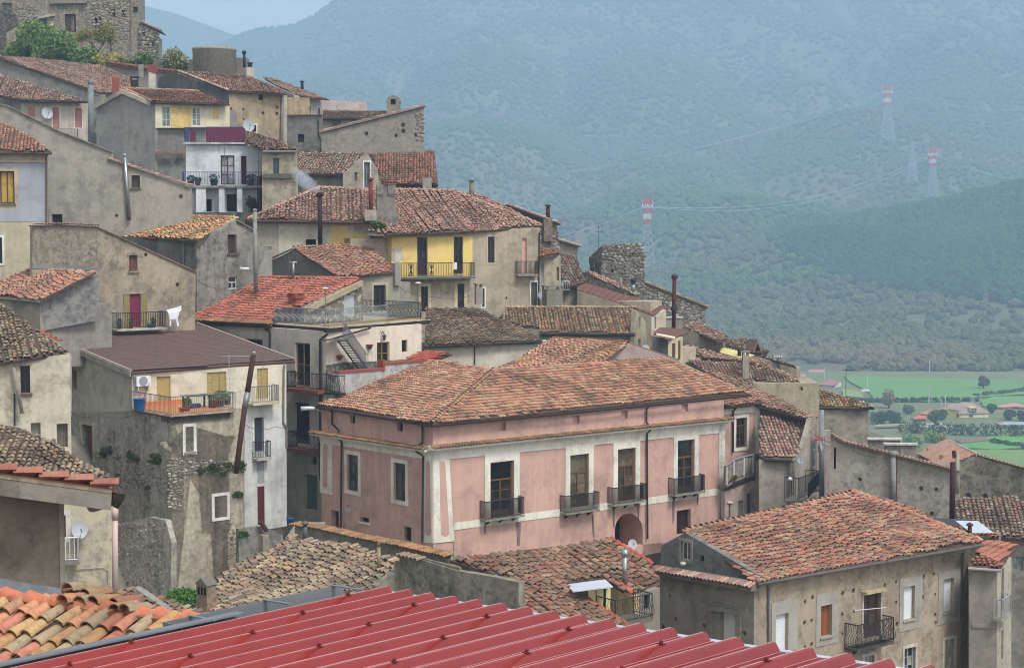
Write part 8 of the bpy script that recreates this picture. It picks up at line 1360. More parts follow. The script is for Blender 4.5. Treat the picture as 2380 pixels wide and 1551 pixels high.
 slab_roof('far_patched_house', 'patched old roof with a small pointed dormer near the valley edge', None, pts(cM, 690, 440, 840, 470, 985, 490, 1085, 490, 1110, 468, 1020, 435, 900, 355, 705, 365), 4, 16, 'lichen', 152, cM(900, 480), pts(cM, 690, 450, 985, 498, 1090, 492, 1090, 650, 690, 650), dkst)
 p = at(*cM(1000, 450), 150); o = thing('dormer', 'tiny pointed dormer on the patched valley-edge roof', 'dormer', p); q = Wall(p, 30); m = MB(); m.prism([q.W(-.5, -.3, 0), q.W(.5, -.3, 0), q.W(0, .8, 0)], -q.n * 1.2); m.build('dormer_roof', plaster('8a6a58', '5c4a40', .6, .2), o); m = MB(); m.prism([q.W(-.3, -.2, .02), q.W(.3, -.2, .02), q.W(0, .45, .02)], q.n * .02); m.build('dormer_opening', DARK(), o)
 hy, fy = slab_roof('yellow_sheet_shed', 'lean-to covered with pale yellow corrugated sheet', None, pts(cM, 640, 485, 860, 540, 970, 510, 850, 475, 660, 435), 8, 12, 'lichen', 138, cM(800, 520), None, cat='shed')
 for c in list(hy.children):
  for k in list(c.children): bpy.data.objects.remove(k)
  bpy.data.objects.remove(c)
 m = MB(); A, B, D_, E_ = (fy.hit(*q) for q in pts(cM, 645, 488, 860, 542, 970, 512, 665, 435)); n = 24
 for k in range(n): a0, a1, b0, b1 = A.lerp(B, k / n), A.lerp(B, (k + 1) / n), E_.lerp(D_, k / n), E_.lerp(D_, (k + 1) / n); z = fy.n * (.05 if k % 2 else -.0); m.poly([a0 + z, a1 + (fy.n * .05 - z), b1 + (fy.n * .05 - z), b0 + z])
 m.build('roof_sheet', flat('c9bd80', .5, 0, .2), hy); m = MB(); m.box(A + Vector((.2, .5, -4)), (B - A) * .95, Vector((.5, 3, 0)), Vector((0, 0, 3.6))); m.build('rear_mass', g, hy); flue(hy, fy.hit(*cM(830, 520)), .7, .15, IRON(), 'none')
 slab_roof('long_pink_roof_house', 'long salmon roof descending towards the valley in front of the yellow sheet', None, pts(cM, 305, 490, 520, 545, 900, 570, 1420, 775, 1500, 765, 1300, 690, 1180, 640, 960, 520, 860, 545, 650, 500, 310, 410), 14, 15, 'salmon', 130, cM(700, 540), pts(cM, 305, 500, 520, 550, 520, 700, 305, 700), g)
 slab_roof('edge_parapet_house', 'tan parapet wall with tiled edge along the long salmon roof', None, pts(cM, 960, 505, 1360, 620, 1330, 600, 1100, 530), 10, 12, 'salmon', 138, cM(1150, 565), pts(cM, 960, 520, 1360, 625, 1355, 760, 960, 700), plaster('9d9482', '77705f', .6), wb=-15)
 hz, fz = slab_roof('spotted_roof_house', 'dark roof with white-speckled tiles in straight columns behind the palazzo roof', None, pts(cM, 330, 575, 420, 620, 700, 720, 880, 785, 965, 795, 935, 700, 925, 590, 380, 560), 6, 18, 'grey', 121, cM(700, 720), None, dark=.4, wild=.7); m = MB(); m.box(fz.W(-4, .5, -.5) - Vector((0, 0, 5)), fz.ex * 11, Vector((0, 5, 0)), Vector((0, 0, 4.8))); m.build('rear_mass', g, hz); b = fz.hit(*cM(885, 720)); stack(hz, b, .45, .45, vz(b, cM(0, 510)[1]) - b.z, 6, plaster('9a9180', '77705f', .5, .2), 'slab', ZINC())
 slab_roof('hip_end_house', 'tan house with speckled striped tiles and a small blue-green window', None, pts(cM, 960, 735, 1410, 815, 1440, 790, 1380, 745, 1120, 660, 930, 600), 2, 18, 'grey', 123, cM(1200, 770), pts(cM, 955, 735, 1410, 815, 1420, 1000, 955, 1000), plaster('a39a8a', '847c6e', .5, .8, .3, .2), dark=.3, wild=.7, gut=IRON(), wins=[Wn(cM, 1005, 806, 1132, 865, 'd', mat=glass('34504f', .3), dep=.15)], wb=-10)
 slab_roof('valley_end_house', 'last house of the row: cream-brown striped roof with red verge over the valley', None, pts(cM, 1330, 990, 1480, 992, 2030, 1005, 2085, 995, 1960, 940, 1700, 860, 1430, 775, 1400, 850, 1420, 975), 3, 19, 'checker', 124, cM(1700, 1000), pts(cM, 1330, 1000, 2032, 1012, 2030, 1320, 2010, 1700, 1330, 1700), plaster('989081', '6b655b', .7, .8, .3, .2), dark=.2, wild=.8, gut=IRON(), wb=3)
 slab_roof('mauve_lean_roof_house', 'mauve-pink low roof strip running from the palazzo end towards the flues', None, pts(cM, 430, 620, 700, 760, 1010, 985, 1200, 1030, 1500, 1115, 1560, 1085, 1300, 960, 1010, 830, 700, 700), 16, 13, 'salmon', 115, cM(1000, 940), pts(cM, 1015, 990, 1200, 1040, 1495, 1120, 1495, 1400, 1015, 1400), plaster('8f877b', '5f5a50', .7, .3), wb=-12)
 h20, f20 = slab_roof('round_tile_house', 'house with bold rounded column tiles right of the palazzo end block', None, pts(cM, 1015, 1440, 1070, 1470, 1345, 1482, 1430, 1345, 1500, 1085, 1440, 1070, 1020, 1085), 4, 24, 'mauve', 109, cM(1200, 1475), pts(cM, 1015, 1480, 1345, 1490, 1345, 2200, 1015, 2200), plaster('a0958a', '7c746a', .6, .7, .5), dark=.14, wild=.7, gut=IRON(), wb=4)
 ws = Wall(f20.hit(*cM(1345, 1485)) - Vector((0, 0, .1)), 60); wall(h20, ws, [cM(1340, 1490), cM(1430, 1350), cM(1500, 1100), cM(1555, 1080), cN(470, 1420), cN(250, 1500)], plaster('a49b8b', '7a7367', .6), [Wn(cN, 415, 835, 450, 1090, 'g', grid=(1, 3), fr=flat('b8b8b4', .5), panes=[glass('6a6f70', .3)], dep=.1)], name='side_wall')
 m = MB(); a = at(*cN(500, 1390), 107); m.tube([a, at(*cN(495, 555), 107)], .17, 12); m.build('flue', plaster('7f8282', '5c5f5f', .6, .3), h20, True); bb, _ = balcony(h20, ws, cN(275, 0)[0], cN(470, 0)[0], cN(0, 1395)[1], .9, 1.4, IRON(), plaster('8a857c'), .13); m = MB(); q = [at(*cN(x, y), 106) for x, y in ((370, 1385), (475, 1240), (475, 1130), (370, 1240))]; m.prism(q, Vector((0, .05, 0))); m.build('privacy_screen', flat('232a38', .7), bb)
 w21 = Wall(at(*cN(520, 830), 111), 0); hb = thing('pink_strip_house', 'narrow pinkish house sliver behind the fat grey flue', 'house', at(*cN(540, 1000), 112)); wall(hb, w21, pts(cN, 450, 745, 582, 745, 582, 1500, 450, 1500), plaster('a8938a', '857871', .5), [Wn(cN, 500, 800, 525, 940, 'd', dep=.1, mat=wood('8d827a'))], name='wall'); m = MB(); f_ = RoofP(at(*cN(470, 830), 106.5), 0, 12); m.prism([f_.hit(*q) for q in pts(cN, 420, 825, 500, 835, 520, 805, 440, 798)], Vector((0, 0, -.06))); m.build('canopy_sheet', flat('8f4240', .6), h20)
 dish('white dish edge-on against the fat grey flue', at(*cN(492, 885), 105.5), .34, (1, -.35, 0)); dish('small dish low on the round-tiled house side wall', at(*cN(305, 1020), 106), .22, (-.3, -1, 0)); o = thing('street_lamp', 'small swan-neck street lamp below the round-tiled house eave', 'street lamp', at(*cN(205, 1450), 106)); m = MB(); a = at(*cN(215, 1330), 106); m.tube([a, Vector((a.x, a.y, vz(a, cN(0, 1195)[1]))), at(*cN(205, 1185), 105.8)], .04, 6); m.build('arm', IRON(), o); m = MB(); m.lathe(at(*cN(205, 1195), 105.8), [(.16, -.08), (.14, .05), (.04, .12)], 10); m.build('lamp_head', flat('d0d0d0', .4), o, True)
 antenna('comb antenna on the last house over the green field', at(*cM(1820, 880), 124), 1.95, 15, ((.93, 1.0, 9),), IRON()); o = thing('insulator_pole', 'short iron pole with four white insulators on the salmon roof', 'pole', at(*cM(1190, 660), 134)); m = MB(); a = at(*cM(1190, 660), 134); t = vz(a, cM(0, 540)[1]); m.tube([a, Vector((a.x, a.y, t + .1))], .035, 6); m.tube([Vector((a.x - .3, a.y, t)), Vector((a.x + .3, a.y, t))], .03, 5); m.build('pole', IRON(), o)
 for k in range(4): m = MB(); m.lathe(Vector((a.x - .27 + .18 * k, a.y, t + .03)), [(.04, 0), (.055, .1), (.03, .2)], 8); m.build('insulator', flat('d8dadc', .3), o)
 m = MB(); m.lathe(a - Vector((0, 0, .3)), [(.15, 0), (.19, .2), (.1, .4)], 10); m.build('pole_base', flat('4a302a', .8), o, True)
right_side()

# ================================================================== terrain, valley, mountain
VZ = -70.0
FEET = [(1100, 1345, 93), (1600, 1270, 103), (700, 1262, 93), (700, 1520, 70), (1900, 1640, 75), (300, 1900, 22), (1200, 2300, 14), (450, 1490, 92), (100, 1470, 86), (190, 1500, 86), (260, 1520, 84), (160, 1400, 92), (700, 1340, 112), (900, 1010, 110), (250, 950, 104), (50, 760, 96), (200, 660, 122), (457, 780, 116), (1000, 780, 128), (793, 800, 121), (1100, 930, 119), (1350, 880, 127), (1480, 880, 137), (1440, 790, 150), (1600, 860, 150), (1900, 1180, 124), (1800, 1230, 109), (2060, 1330, 100), (2310, 1290, 112), (520, 585, 138), (362, 460, 156), (130, 390, 160), (590, 370, 162), (870, 390, 152), (720, 310, 176), (330, 265, 182), (160, 165, 212), (500, 210, 186), (1900, 1500, 170), (2300, 1500, 170), (1600, 1150, 200), (1400, 900, 205), (1100, 650, 210), (2300, 1600, 130), (2150, 1400, 130), (2200, 1500, 150), (700, 420, 240), (300, 280, 260), (1200, 1600, 50), (300, 1600, 50), (2000, 1800, 50), (150, 1500, 62)]
GC = np.array([tuple(at(*q) - Vector((0, 0, 3.5 if q[2] < 140 else 1.5))) for q in FEET] + [(-130, 210, 14), (-130, 120, -2), (-110, 40, -8), (0, 0, -15), (0, -120, -12), (60, 20, -22)])
def ss(a, b, x): t = np.clip((x - a) / (b - a), 0, 1); return t * t * (3 - 2 * t)
def height(x, y):
 x = np.asarray(x, float); y = np.asarray(y, float); sh = x.shape; x = x.ravel(); y = y.ravel()
 Zs = np.clip(455 + .5 * (x + 350), -40, 575); t = np.clip((y - 950) / 2550, 0, None); z = VZ + (Zs - VZ) * np.minimum(t ** 2, 1 - .25 * np.clip(t - 1, 0, 2))
 z = z + (np.abs(vnoise(x + 5000, y * .45 + 5000, 260, 5) - .5) * 2 - .45) * 130 * np.clip(t * 1.6, 0, 1) * np.clip((3600 - y) / 700, .25, 1) + (vnoise(x + 5000, y + 5000, 95, 6) - .5) * 40 * np.clip(t * 3, 0, 1)
 r2 = ((x - 560) / 300) ** 2 + ((y - 1400) / 310) ** 2; z = z + (90 + 24 * (vnoise(x + 900, y + 900, 90, 9) - .5)) * np.exp(-r2 ** 1.3 * 1.1)
 d2 = (x[:, None] - GC[None, :, 0]) ** 2 + (y[:, None] - GC[None, :, 1]) ** 2; w = 1 / (d2 + 4) ** 1.6; zt = (w * GC[None, :, 2]).sum(1) / w.sum(1); dn = np.sqrt(d2.min(1)); k = ss(14, 130, dn)
 k = np.where((x < -60) & (y < 330), np.minimum(k, ss(60, 420, dn)), k)
 return (zt * (1 - k) + z * k).reshape(sh)
def terrain():
 q = np.linspace(-1, 1, 190); xs = np.sign(q) * (np.abs(q) ** 1.9) * 3600; q2 = np.linspace(0, 1, 230); ys = -260 + 4300 * q2 ** 1.55
 X, Y = np.meshgrid(xs, ys); Z = np.concatenate([height(X[i:i + 20], Y[i:i + 20]) for i in range(0, len(ys), 20)]); n = len(xs)
 i, j = np.meshgrid(np.arange(n - 1), np.arange(len(ys) - 1)); a = (j * n + i).ravel(); Fa = np.stack([a, a + 1, a + n + 1, a + n], 1)
 m, t, b = _nodes('hill_soil'); pos = N(t, 'ShaderNodeNewGeometry').outputs['Position']; n1 = noise(t, pos, .006, 8, .6); n2 = noise(t, pos, .05, 6, .6); n3 = noise(t, pos, .9, 4)
 c = mix(t, ramp(t, n1, .42, .58), C('55643c'), C('625a42')); c = mix(t, math2(t, 'MULTIPLY', ramp(t, n2, .45, .65), .6), c, C('3f4e30')); c = mix(t, math2(t, 'MULTIPLY', ramp(t, n3, .45, .7), .4), c, C('807060')); sx = N(t, 'ShaderNodeSeparateXYZ'); t.links.new(pos, sx.inputs[0]); c = mix(t, ramp(t, sx.outputs[1], 230.0, 150.0), c, mix(t, ramp(t, n3, .4, .65), C('6f6a62'), C('85806f'))); t.links.new(c, b.inputs['Base Color']); b.inputs['Roughness'].default_value = .95
 o = bigmesh('ground', np.stack([X.ravel(), Y.ravel(), Z.ravel()], 1), Fa, m, None, None, True); tag(o, kind='structure')
 # farther ridge
 xs = np.linspace(-1700, 400, 90); prof = np.array([(520 - v) / F * 3870 for v in np.interp(CX + F * xs / 3870, [-400, 325, 420, 500, 600, 800], [10, 18, 42, 70, 108, 190])]) + (vnoise(xs + 3000, xs * 0, 90, 3) - .5) * 14
 V = [(x, 3840, -80) for x in xs] + [(x, 3850, z * .5) for x, z in zip(xs, prof)] + [(x, 3870, z) for x, z in zip(xs, prof)] + [(x, 4050, -80) for x in xs]; n = len(xs); Fc = [(r * n + i, r * n + i + 1, (r + 1) * n + i + 1, (r + 1) * n + i) for r in range(3) for i in range(n - 1)]
 tag(bigmesh('far_hill', np.array(V), np.array(Fc), m, None, None, True), kind='structure')
 # field sheets on the valley floor
 def sheet(name, px, col, dz, var='5f7a40'):
  P = [hit(u, v, Vector((0, 0, VZ + dz)), Vector((0, 0, 1))) for u, v in px]; mm = MB(); mm.prism(P, Vector((0, 0, -.3))); mt, t, b = _nodes('field_' + col); pos = N(t, 'ShaderNodeNewGeometry').outputs['Position']; n1 = noise(t, pos, .02, 5); n2 = noise(t, pos, .4, 4); c = mix(t, ramp(t, n1, .4, .65), C(col), C(var)); c = mix(t, math2(t, 'MULTIPLY', ramp(t, n2, .4, .7), .3), c, C('4a5a34')); t.links.new(c, b.inputs['Base Color']); b.inputs['Roughness'].default_value = .95; tag(mm.build(name, mt), kind='structure')
 sheet('valley_floor', vv(1500, 862, 2500, 862, 2700, 1200, 1700, 1200), '6a7650', 1.0, '7a745a')
 sheet('field', pts(cN, 700, 232, 1100, 250, 2380, 280, 2600, 290, 2600, 420, 1950, 430, 1760, 470, 1000, 470, 930, 380, 760, 290), '64904e', 1.6, '5a844a'); sheet('field', pts(cN, 1980, 470, 2100, 425, 2600, 400, 2600, 500, 2000, 520), '68945a', 1.6, '5e884e'); sheet('field', pts(cN, 1750, 870, 2050, 800, 2600, 780, 2600, 880, 2100, 920, 1800, 900), '63994c', 1.6, '55873f'); sheet('field', pts(cN, 1650, 1000, 1900, 920, 2600, 930, 2600, 1250, 1700, 1250), '74904e', 1.6, '6a8248'); sheet('ploughed_field', pts(cN, 1740, 830, 2000, 805, 2080, 830, 1800, 862), '7d7058', 1.9, '70644e')
 sheet('field', pts(cN, 690, 360, 900, 375, 880, 440, 700, 420), '8a9a60', 2.0, '7d8c58'); sheet('path', pts(cN, 1000, 690, 1260, 680, 1265, 690, 1010, 702), 'b0a898', 2.2, 'a39c8c'); sheet('path', pts(cN, 1620, 680, 1650, 680, 1690, 715, 1640, 720), 'a8a398', 2.2, 'a09a8c')
terrain()
def forest_gn(name, label, P, S, cols, seed, flat_=.85):
 me = bpy.data.meshes.new(name); me.vertices.add(len(P)); me.vertices.foreach_set('co', np.asarray(P, np.float32).ravel()); a = me.attributes.new('size', 'FLOAT', 'POINT'); a.data.foreach_set('value', np.asarray(S, np.float32)); o = bpy.data.objects.new(name, me); COL.objects.link(o); tag(o, label, 'forest', kind='stuff')
 m, t, b = _nodes('canopy_' + name); pos = N(t, 'ShaderNodeNewGeometry').outputs['Position']; oi = N(t, 'ShaderNodeObjectInfo'); n1 = noise(t, pos, .006, 5, .6); n2 = noise(t, pos, .35, 4)
 c = mix(t, oi.outputs['Random'], C(cols[0]), C(cols[1])); c = mix(t, ramp(t, n1, .46, .6), c, C(cols[2])); c = mix(t, math2(t, 'MULTIPLY', ramp(t, n2, .42, .62), .65), c, tuple(x * .45 for x in C(cols[0]))); t.links.new(c, b.inputs['Base Color']); b.inputs['Roughness'].default_value = .9; b.inputs['Specular IOR Level'].default_value = .1
 g = bpy.data.node_groups.new('crowns_' + name, 'GeometryNodeTree'); g.interface.new_socket('Geometry', in_out='INPUT', socket_type='NodeSocketGeometry'); g.interface.new_socket('Geometry', in_out='OUTPUT', socket_type='NodeSocketGeometry'); n = g.nodes; L = g.links
 gi, go = n.new('NodeGroupInput'), n.new('NodeGroupOutput'); ico = n.new('GeometryNodeMeshIcoSphere'); ico.inputs['Subdivisions'].default_value = 3; ico.inputs['Radius'].default_value = 1.0
 sp = n.new('GeometryNodeSetPosition'); nz = n.new('ShaderNodeTexNoise'); nz.inputs['Scale'].default_value = 2.6; nz.inputs['Detail'].default_value = 3.0; pz = n.new('GeometryNodeInputPosition'); L.new(pz.outputs[0], nz.inputs['Vector']); sb = n.new('ShaderNodeVectorMath'); sb.operation = 'SUBTRACT'; sb.inputs[1].default_value = (.5, .5, .5); L.new(nz.outputs['Color'], sb.inputs[0]); sc = n.new('ShaderNodeVectorMath'); sc.operation = 'SCALE'; sc.inputs['Scale'].default_value = 1.25; L.new(sb.outputs[0], sc.inputs[0]); L.new(ico.outputs[0], sp.inputs['Geometry']); L.new(sc.outputs[0], sp.inputs['Offset'])
 sm = n.new('GeometryNodeSetMaterial'); sm.inputs['Material'].default_value = m; L.new(sp.outputs[0], sm.inputs[0]); ip = n.new('GeometryNodeInstanceOnPoints'); mp = n.new('GeometryNodeMeshToPoints'); L.new(gi.outputs[0], mp.inputs[0]); L.new(mp.outputs[0], ip.inputs['Points']); L.new(sm.outputs[0], ip.inputs['Instance'])
 na = n.new('GeometryNodeInputNamedAttribute'); na.data_type = 'FLOAT'; na.inputs['Name'].default_value = 'size'; cx = n.new('ShaderNodeCombineXYZ'); mu = n.new('ShaderNodeMath'); mu.operation = 'MULTIPLY'; mu.inputs[1].default_value = flat_; at0 = [k for k in na.outputs if k.enabled][0]; L.new(at0, cx.inputs[0]); L.new(at0, cx.inputs[1]); L.new(at0, mu.inputs[0]); L.new(mu.outputs[0], cx.inputs[2]); L.new(cx.outputs[0], ip.inputs['Scale'])
 rv = n.new('FunctionNodeRandomValue'); rv.data_type = 'FLOAT_VECTOR'; rv.inputs[0].default_value = (-.25, -.25, 0); rv.inputs[1].default_value = (.25, .25, 6.28); L.new(rv.outputs[0], ip.inputs['Rotation']); L.new(ip.outputs[0], go.inputs[0]); o.modifiers.new('crowns', 'NODES').node_group = g; return o
def woods():
 rg = np.random.default_rng(77); n = 150000; y = np.sqrt(rg.uniform(806 ** 2, 3600 ** 2, n)); x = rg.uniform(-.34, .34, n) * y; dome = np.exp(-(((x - 560) / 300) ** 2 + ((y - 1400) / 310) ** 2) ** 1.3 * 1.1) > .22
 v = vnoise(x + 4000, y + 4000, 160, 21) * .6 + vnoise(x + 4000, y + 4000, 60, 22) * .4; near = y < 1350; u = CX + F * x / y
 keep = ~dome & (rg.random(n) < np.where(v > .62, .25, np.where(near, .7, .62))) & ~((y < 860) & (u < 1985)); hid = (u < 560) & (y < 3000); keep &= ~hid
 X, Y = x[keep], y[keep]; Z = np.concatenate([height(X[i:i + 4000], Y[i:i + 4000]) for i in range(0, len(X), 4000)]); S = rg.uniform(2.0, 4.2, len(X)) * np.where(Y > 2200, 1.25, 1.0); sc = ss(2000, 3300, Y); k = rg.random(len(X)) > sc * .25; br = Y < 1250
 forest_gn('forest', 'hazy broadleaf wood covering the far mountainside', np.stack([X, Y, Z + S * .5], 1)[k & ~br], S[k & ~br], ('5a7444', '486240', '6a6448'), 1); forest_gn('forest', 'brown leafless wood along the foot of the mountain behind the fields', np.stack([X, Y, Z + S * .5], 1)[k & br], S[k & br] * .95, ('6a6a4e', '4e5a40', '746a52'), 2)
 n = 26000; a = rg.uniform(0, 6.28, n); r = np.sqrt(rg.random(n)) * 1.25; X, Y = 560 + 300 * r * np.cos(a), 1400 + 310 * r * np.sin(a); g = np.exp(-r ** 2.6 * 1.1) > .2; X, Y = X[g], Y[g]; Z = np.concatenate([height(X[i:i + 4000], Y[i:i + 4000]) for i in range(0, len(X), 4000)]); S = rg.uniform(2.8, 5.0, len(X)); forest_gn('forest', 'dense dark pine wood on the rounded foothill', np.stack([X, Y, Z + S * .6], 1), S, ('3c5a38', '2c4630', '46623a'), 3, 1.0)
 # poplars and hedges of the valley
 def gz(u, v): return hit(u, v, Vector((0, 0, VZ + 1)), Vector((0, 0, 1)))
 for k, (u, v, r, sq, cl, lb) in enumerate(((2065, 948, 9, .95, ('8a7258', '75624e'), 'round russet bare tree at the edge of the green field'), (2040, 985, 8, .7, ('40583c', '324a34'), 'dark bush clump beside the last tiled house'), (2075, 985, 7, .8, ('46603e', '344c34'), 'dark broad tree beside the bush clump'), (2110, 962, 5, .9, ('7a8058', '66704c'), 'pale budding tree near the long red shed'), (2170, 985, 6, 1.0, ('4c6a40', '3a5636'), 'green tree before the long red shed'), (2185, 975, 5, .9, ('587a44', '44643a'), 'bright green tree left of the yellow villa'), (2345, 975, 5, .9, ('46623e', '385234'), 'dark tree in front of the pink villa'), (2378, 978, 5, .9, ('425c3c', '344c32'), 'dark tree at the frame edge by the pink villa'), (2305, 960, 4, 1.1, ('4c6644', '3c5538'), 'small conifer between the two villas'), (2165, 1028, 6, .8, ('7f9a46', '688a3c'), 'yellow-green bush below the hedge'), (2120, 1040, 8, .7, ('6f8e4c', '5a7840'), 'light green bush below the long hedge'), (2190, 1030, 4, 1.0, ('a09a48', '8a883e'), 'small yellow bush below the long hedge'), (2285, 905, 6, 1.3, ('5c6650', '4c5644'), 'bare dark tree standing in the green field'))):
  p = gz(u, v); r *= .45; o = thing('valley_tree', lb, 'tree', p, 'trees in the valley'); rgg = np.random.default_rng(500 + k); B = [(p + Vector((rgg.uniform(-.5, .5) * r, rgg.uniform(-.5, .5) * r, r * sq * rgg.uniform(.6, 1.4))), (r * rgg.uniform(.35, .6),) * 3) for _ in range(8)]; leaves('crown', B, 1500, .36, leaf_mat(*cl), o, 600 + k); m = MB(); m.tube([p - Vector((0, 0, 1)), p + Vector((0, 0, r * sq))], .4, 6, .2); m.build('trunk', wood('4c4238'), o)
 for k, (P, hh, cl, lb) in enumerate((((2092, 1005, 2420, 1018), 3.8, ('35523a', '2a4432'), 'long dark conifer hedge in front of the villas'), ((1990, 935, 2260, 932), 1.5, ('4a5c44', '3c4c3a'), 'scrubby hedge along the near edge of the green field'), ((2275, 922, 2420, 905), 1.4, ('5c6a4a', '4c5a40'), 'curving scrub line between the two green fields'), ((2300, 1030, 2420, 1048), 1.5, ('4a6a3c', '3a5632'), 'short dark hedge in the lower meadow'))):
  A, B = gz(P[0], P[1]), gz(P[2], P[3]); o = thing('hedge', lb, 'hedge', A); n = int((B - A).length / (hh * .5)); rgg = np.random.default_rng(700 + k); leaves('foliage', [(A.lerp(B, (i + .5) / n) + Vector((rgg.normal(), rgg.normal(), hh * .5)), (hh * .5, hh * .5, hh * rgg.uniform(.5, .75))) for i in range(n)], n * 130, .4, leaf_mat(*cl), o, 710 + k)
woods()
def villas():
 def house(label, d, walls, roofs, name='villa', cat='villa'):
  p = at(*walls[0][0][0], d); o = thing(name, label, cat, Vector((p.x, p.y, VZ)))
  for P, b, col, wn in walls:
   w = Wall(at(*P[0], d), b); Q = P + [(P[-1][0], P[-1][1])]; wall_ = plate(o, w, P, -6.0, plaster(col, amt=.2, streak=.1, pit=.05), 'wall')
   for r in wn: s0, t1 = w.st(*r[:2]); s1, t0 = w.st(*r[2:]); m = MB(); m.fbox(w, s0, s1, t0, t1, .02, .1); q = m.build('window', flat('4a5258', .3), o)
  for P, b, pitch, col in roofs:
   f = RoofP(at(*P[0], d - .6), b, pitch); m = MB(); Q = [f.st(*q) for q in P]; Q = Q if area2(Q) > 0 else Q[::-1]; m.prism([f.W(x, y) for x, y in Q], f.n * -.3); m.build('roof', plaster(col, '7a5a50', .3, 3, .1, .2), o)
  return o
 N_ = lambda *xy: pts(cN, *xy)
 house('pale yellow villa with mauve hip roof and arched loggia in the valley', 612, [(N_(1775, 590, 2050, 590, 2050, 668, 1775, 668), 4, 'd8cf9a', [cN(1915, 640) + cN(1940, 672), cN(1970, 640) + cN(1992, 672), cN(1870, 598) + cN(1905, 620)]), (N_(1668, 540, 1720, 560, 1722, 645, 1668, 625), -40, 'd8c878', []), (N_(1885, 535, 1945, 535, 1945, 570, 1885, 570), 4, 'd0c68e', [cN(1892, 538) + cN(1911, 565), cN(1918, 538) + cN(1938, 565)])], [(N_(1760, 592, 2065, 585, 1990, 540, 1905, 490, 1810, 480, 1780, 520), 4, 22, '9a847c'), (N_(1670, 545, 1790, 560, 1800, 495, 1672, 498), -30, 20, '9a8880')])
 house('long low shed with dusty red roof beside the yellow villa', 620, [(N_(1480, 598, 1668, 560, 1668, 610, 1480, 625), 20, 'b0b0a8', [cN(1600, 575) + cN(1625, 600)])], [(N_(1395, 582, 1480, 600, 1668, 558, 1662, 528, 1500, 555), 16, 14, 'b07468')], 'shed', 'shed')
 house('open gazebo with bright orange roof in the villa garden', 600, [(N_(1370, 640, 1470, 640, 1470, 668, 1370, 668), 2, '8a8478', [])], [(N_(1352, 638, 1482, 638, 1460, 608, 1395, 600), 2, 20, 'c4684a')], 'gazebo', 'gazebo')
 house('salmon pink villa with shallow roof at the right frame edge of the valley', 640, [(N_(2105, 525, 2190, 540, 2380, 530, 2420, 540, 2420, 610, 2105, 590), 3, 'd09a88', [cN(2260, 530) + cN(2330, 552)])], [(N_(2095, 525, 2200, 530, 2290, 520, 2420, 535, 2420, 520, 2290, 485, 2200, 505), 3, 18, 'b5837a')])
 house('white cottage with mauve red hip roof above the tiled houses', 720, [(N_(470, 320, 600, 325, 680, 300, 680, 335, 600, 362, 470, 350), 3, 'c9c9c4', [cN(478, 318) + cN(498, 340), cN(600, 330) + cN(618, 348)])], [(N_(462, 318, 600, 328, 682, 300, 585, 264), 3, 20, '9a6a68')], 'cottage', 'cottage'); house('small farm building with flat pink roof in the valley', 800, [(N_(422, 208, 516, 208, 516, 246, 422, 246), 3, 'c4b8a4', [cN(430, 212) + cN(470, 240)])], [(N_(375, 208, 520, 208, 515, 178, 378, 178), 3, 14, 'b07a78')], 'farm_building', 'farm'); house('red-roofed cottage half hidden behind the tiled parapet', 780, [(N_(240, 225, 352, 228, 352, 262, 240, 262), 3, 'c0b49c', [])], [(N_(232, 240, 358, 222, 300, 200, 235, 180), 3, 18, 'b8605a')], 'cottage', 'cottage'); house('low pale blue-roofed workshop at the right edge of the valley', 580, [(N_(2160, 690, 2420, 690, 2420, 715, 2160, 715), 2, 'a8846c', [])], [(N_(2150, 690, 2420, 690, 2420, 664, 2180, 668), 2, 10, '9aa6b0')], 'workshop', 'workshop')
 for k, (x, y0, y1, d, lb) in enumerate(((922, 238, 375, 720, 'tall pale pole at the near corner of the green field'), (525, 158, 285, 760, 'pale pole beside the small farm'), (1495, 335, 480, 660, 'pale pole in the middle of the green field'), (1648, 418, 525, 640, 'short pole left of the yellow villa roof'), (1613, 450, 505, 650, 'thin short pole next to the villa pole'), (1500, 90, 245, 800, 'grey pole against the wood behind the field'))):
  p = at(*cN(x, y1), d); m = MB(); m.tube([p - Vector((0, 0, 2)), Vector((p.x, p.y, vz(p, cN(0, y0)[1])))], .28, 6, .18); tag(m.build('utility_pole', flat('b5b8b4', .7)), lb, 'pole', 'utility poles in the valley')
 p = at(*cN(870, 384), 690); m = MB(); m.box(p, Vector((3.2, 0, 0)), Vector((0, 2, 0)), Vector((0, 0, .8))); tag(m.build('white_trailer', flat('d0d4d6', .5)), 'white trailer parked beside the green field', 'trailer')
 p = at(*cN(1420, 715), 580); o = thing('white_wall', 'short white garden wall in the villa hedge', 'wall', p); [(lambda q: q.build('pillar', flat('cfcfc8', .6), o))(_pil(p + Vector((i * 1.6, 0, 0)))) for i in range(5)]
def _pil(p): m = MB(); m.box(p, Vector((1.3, 0, 0)), Vector((0, .6, 0)), Vector((0, 0, 1.3))); return m
villas()
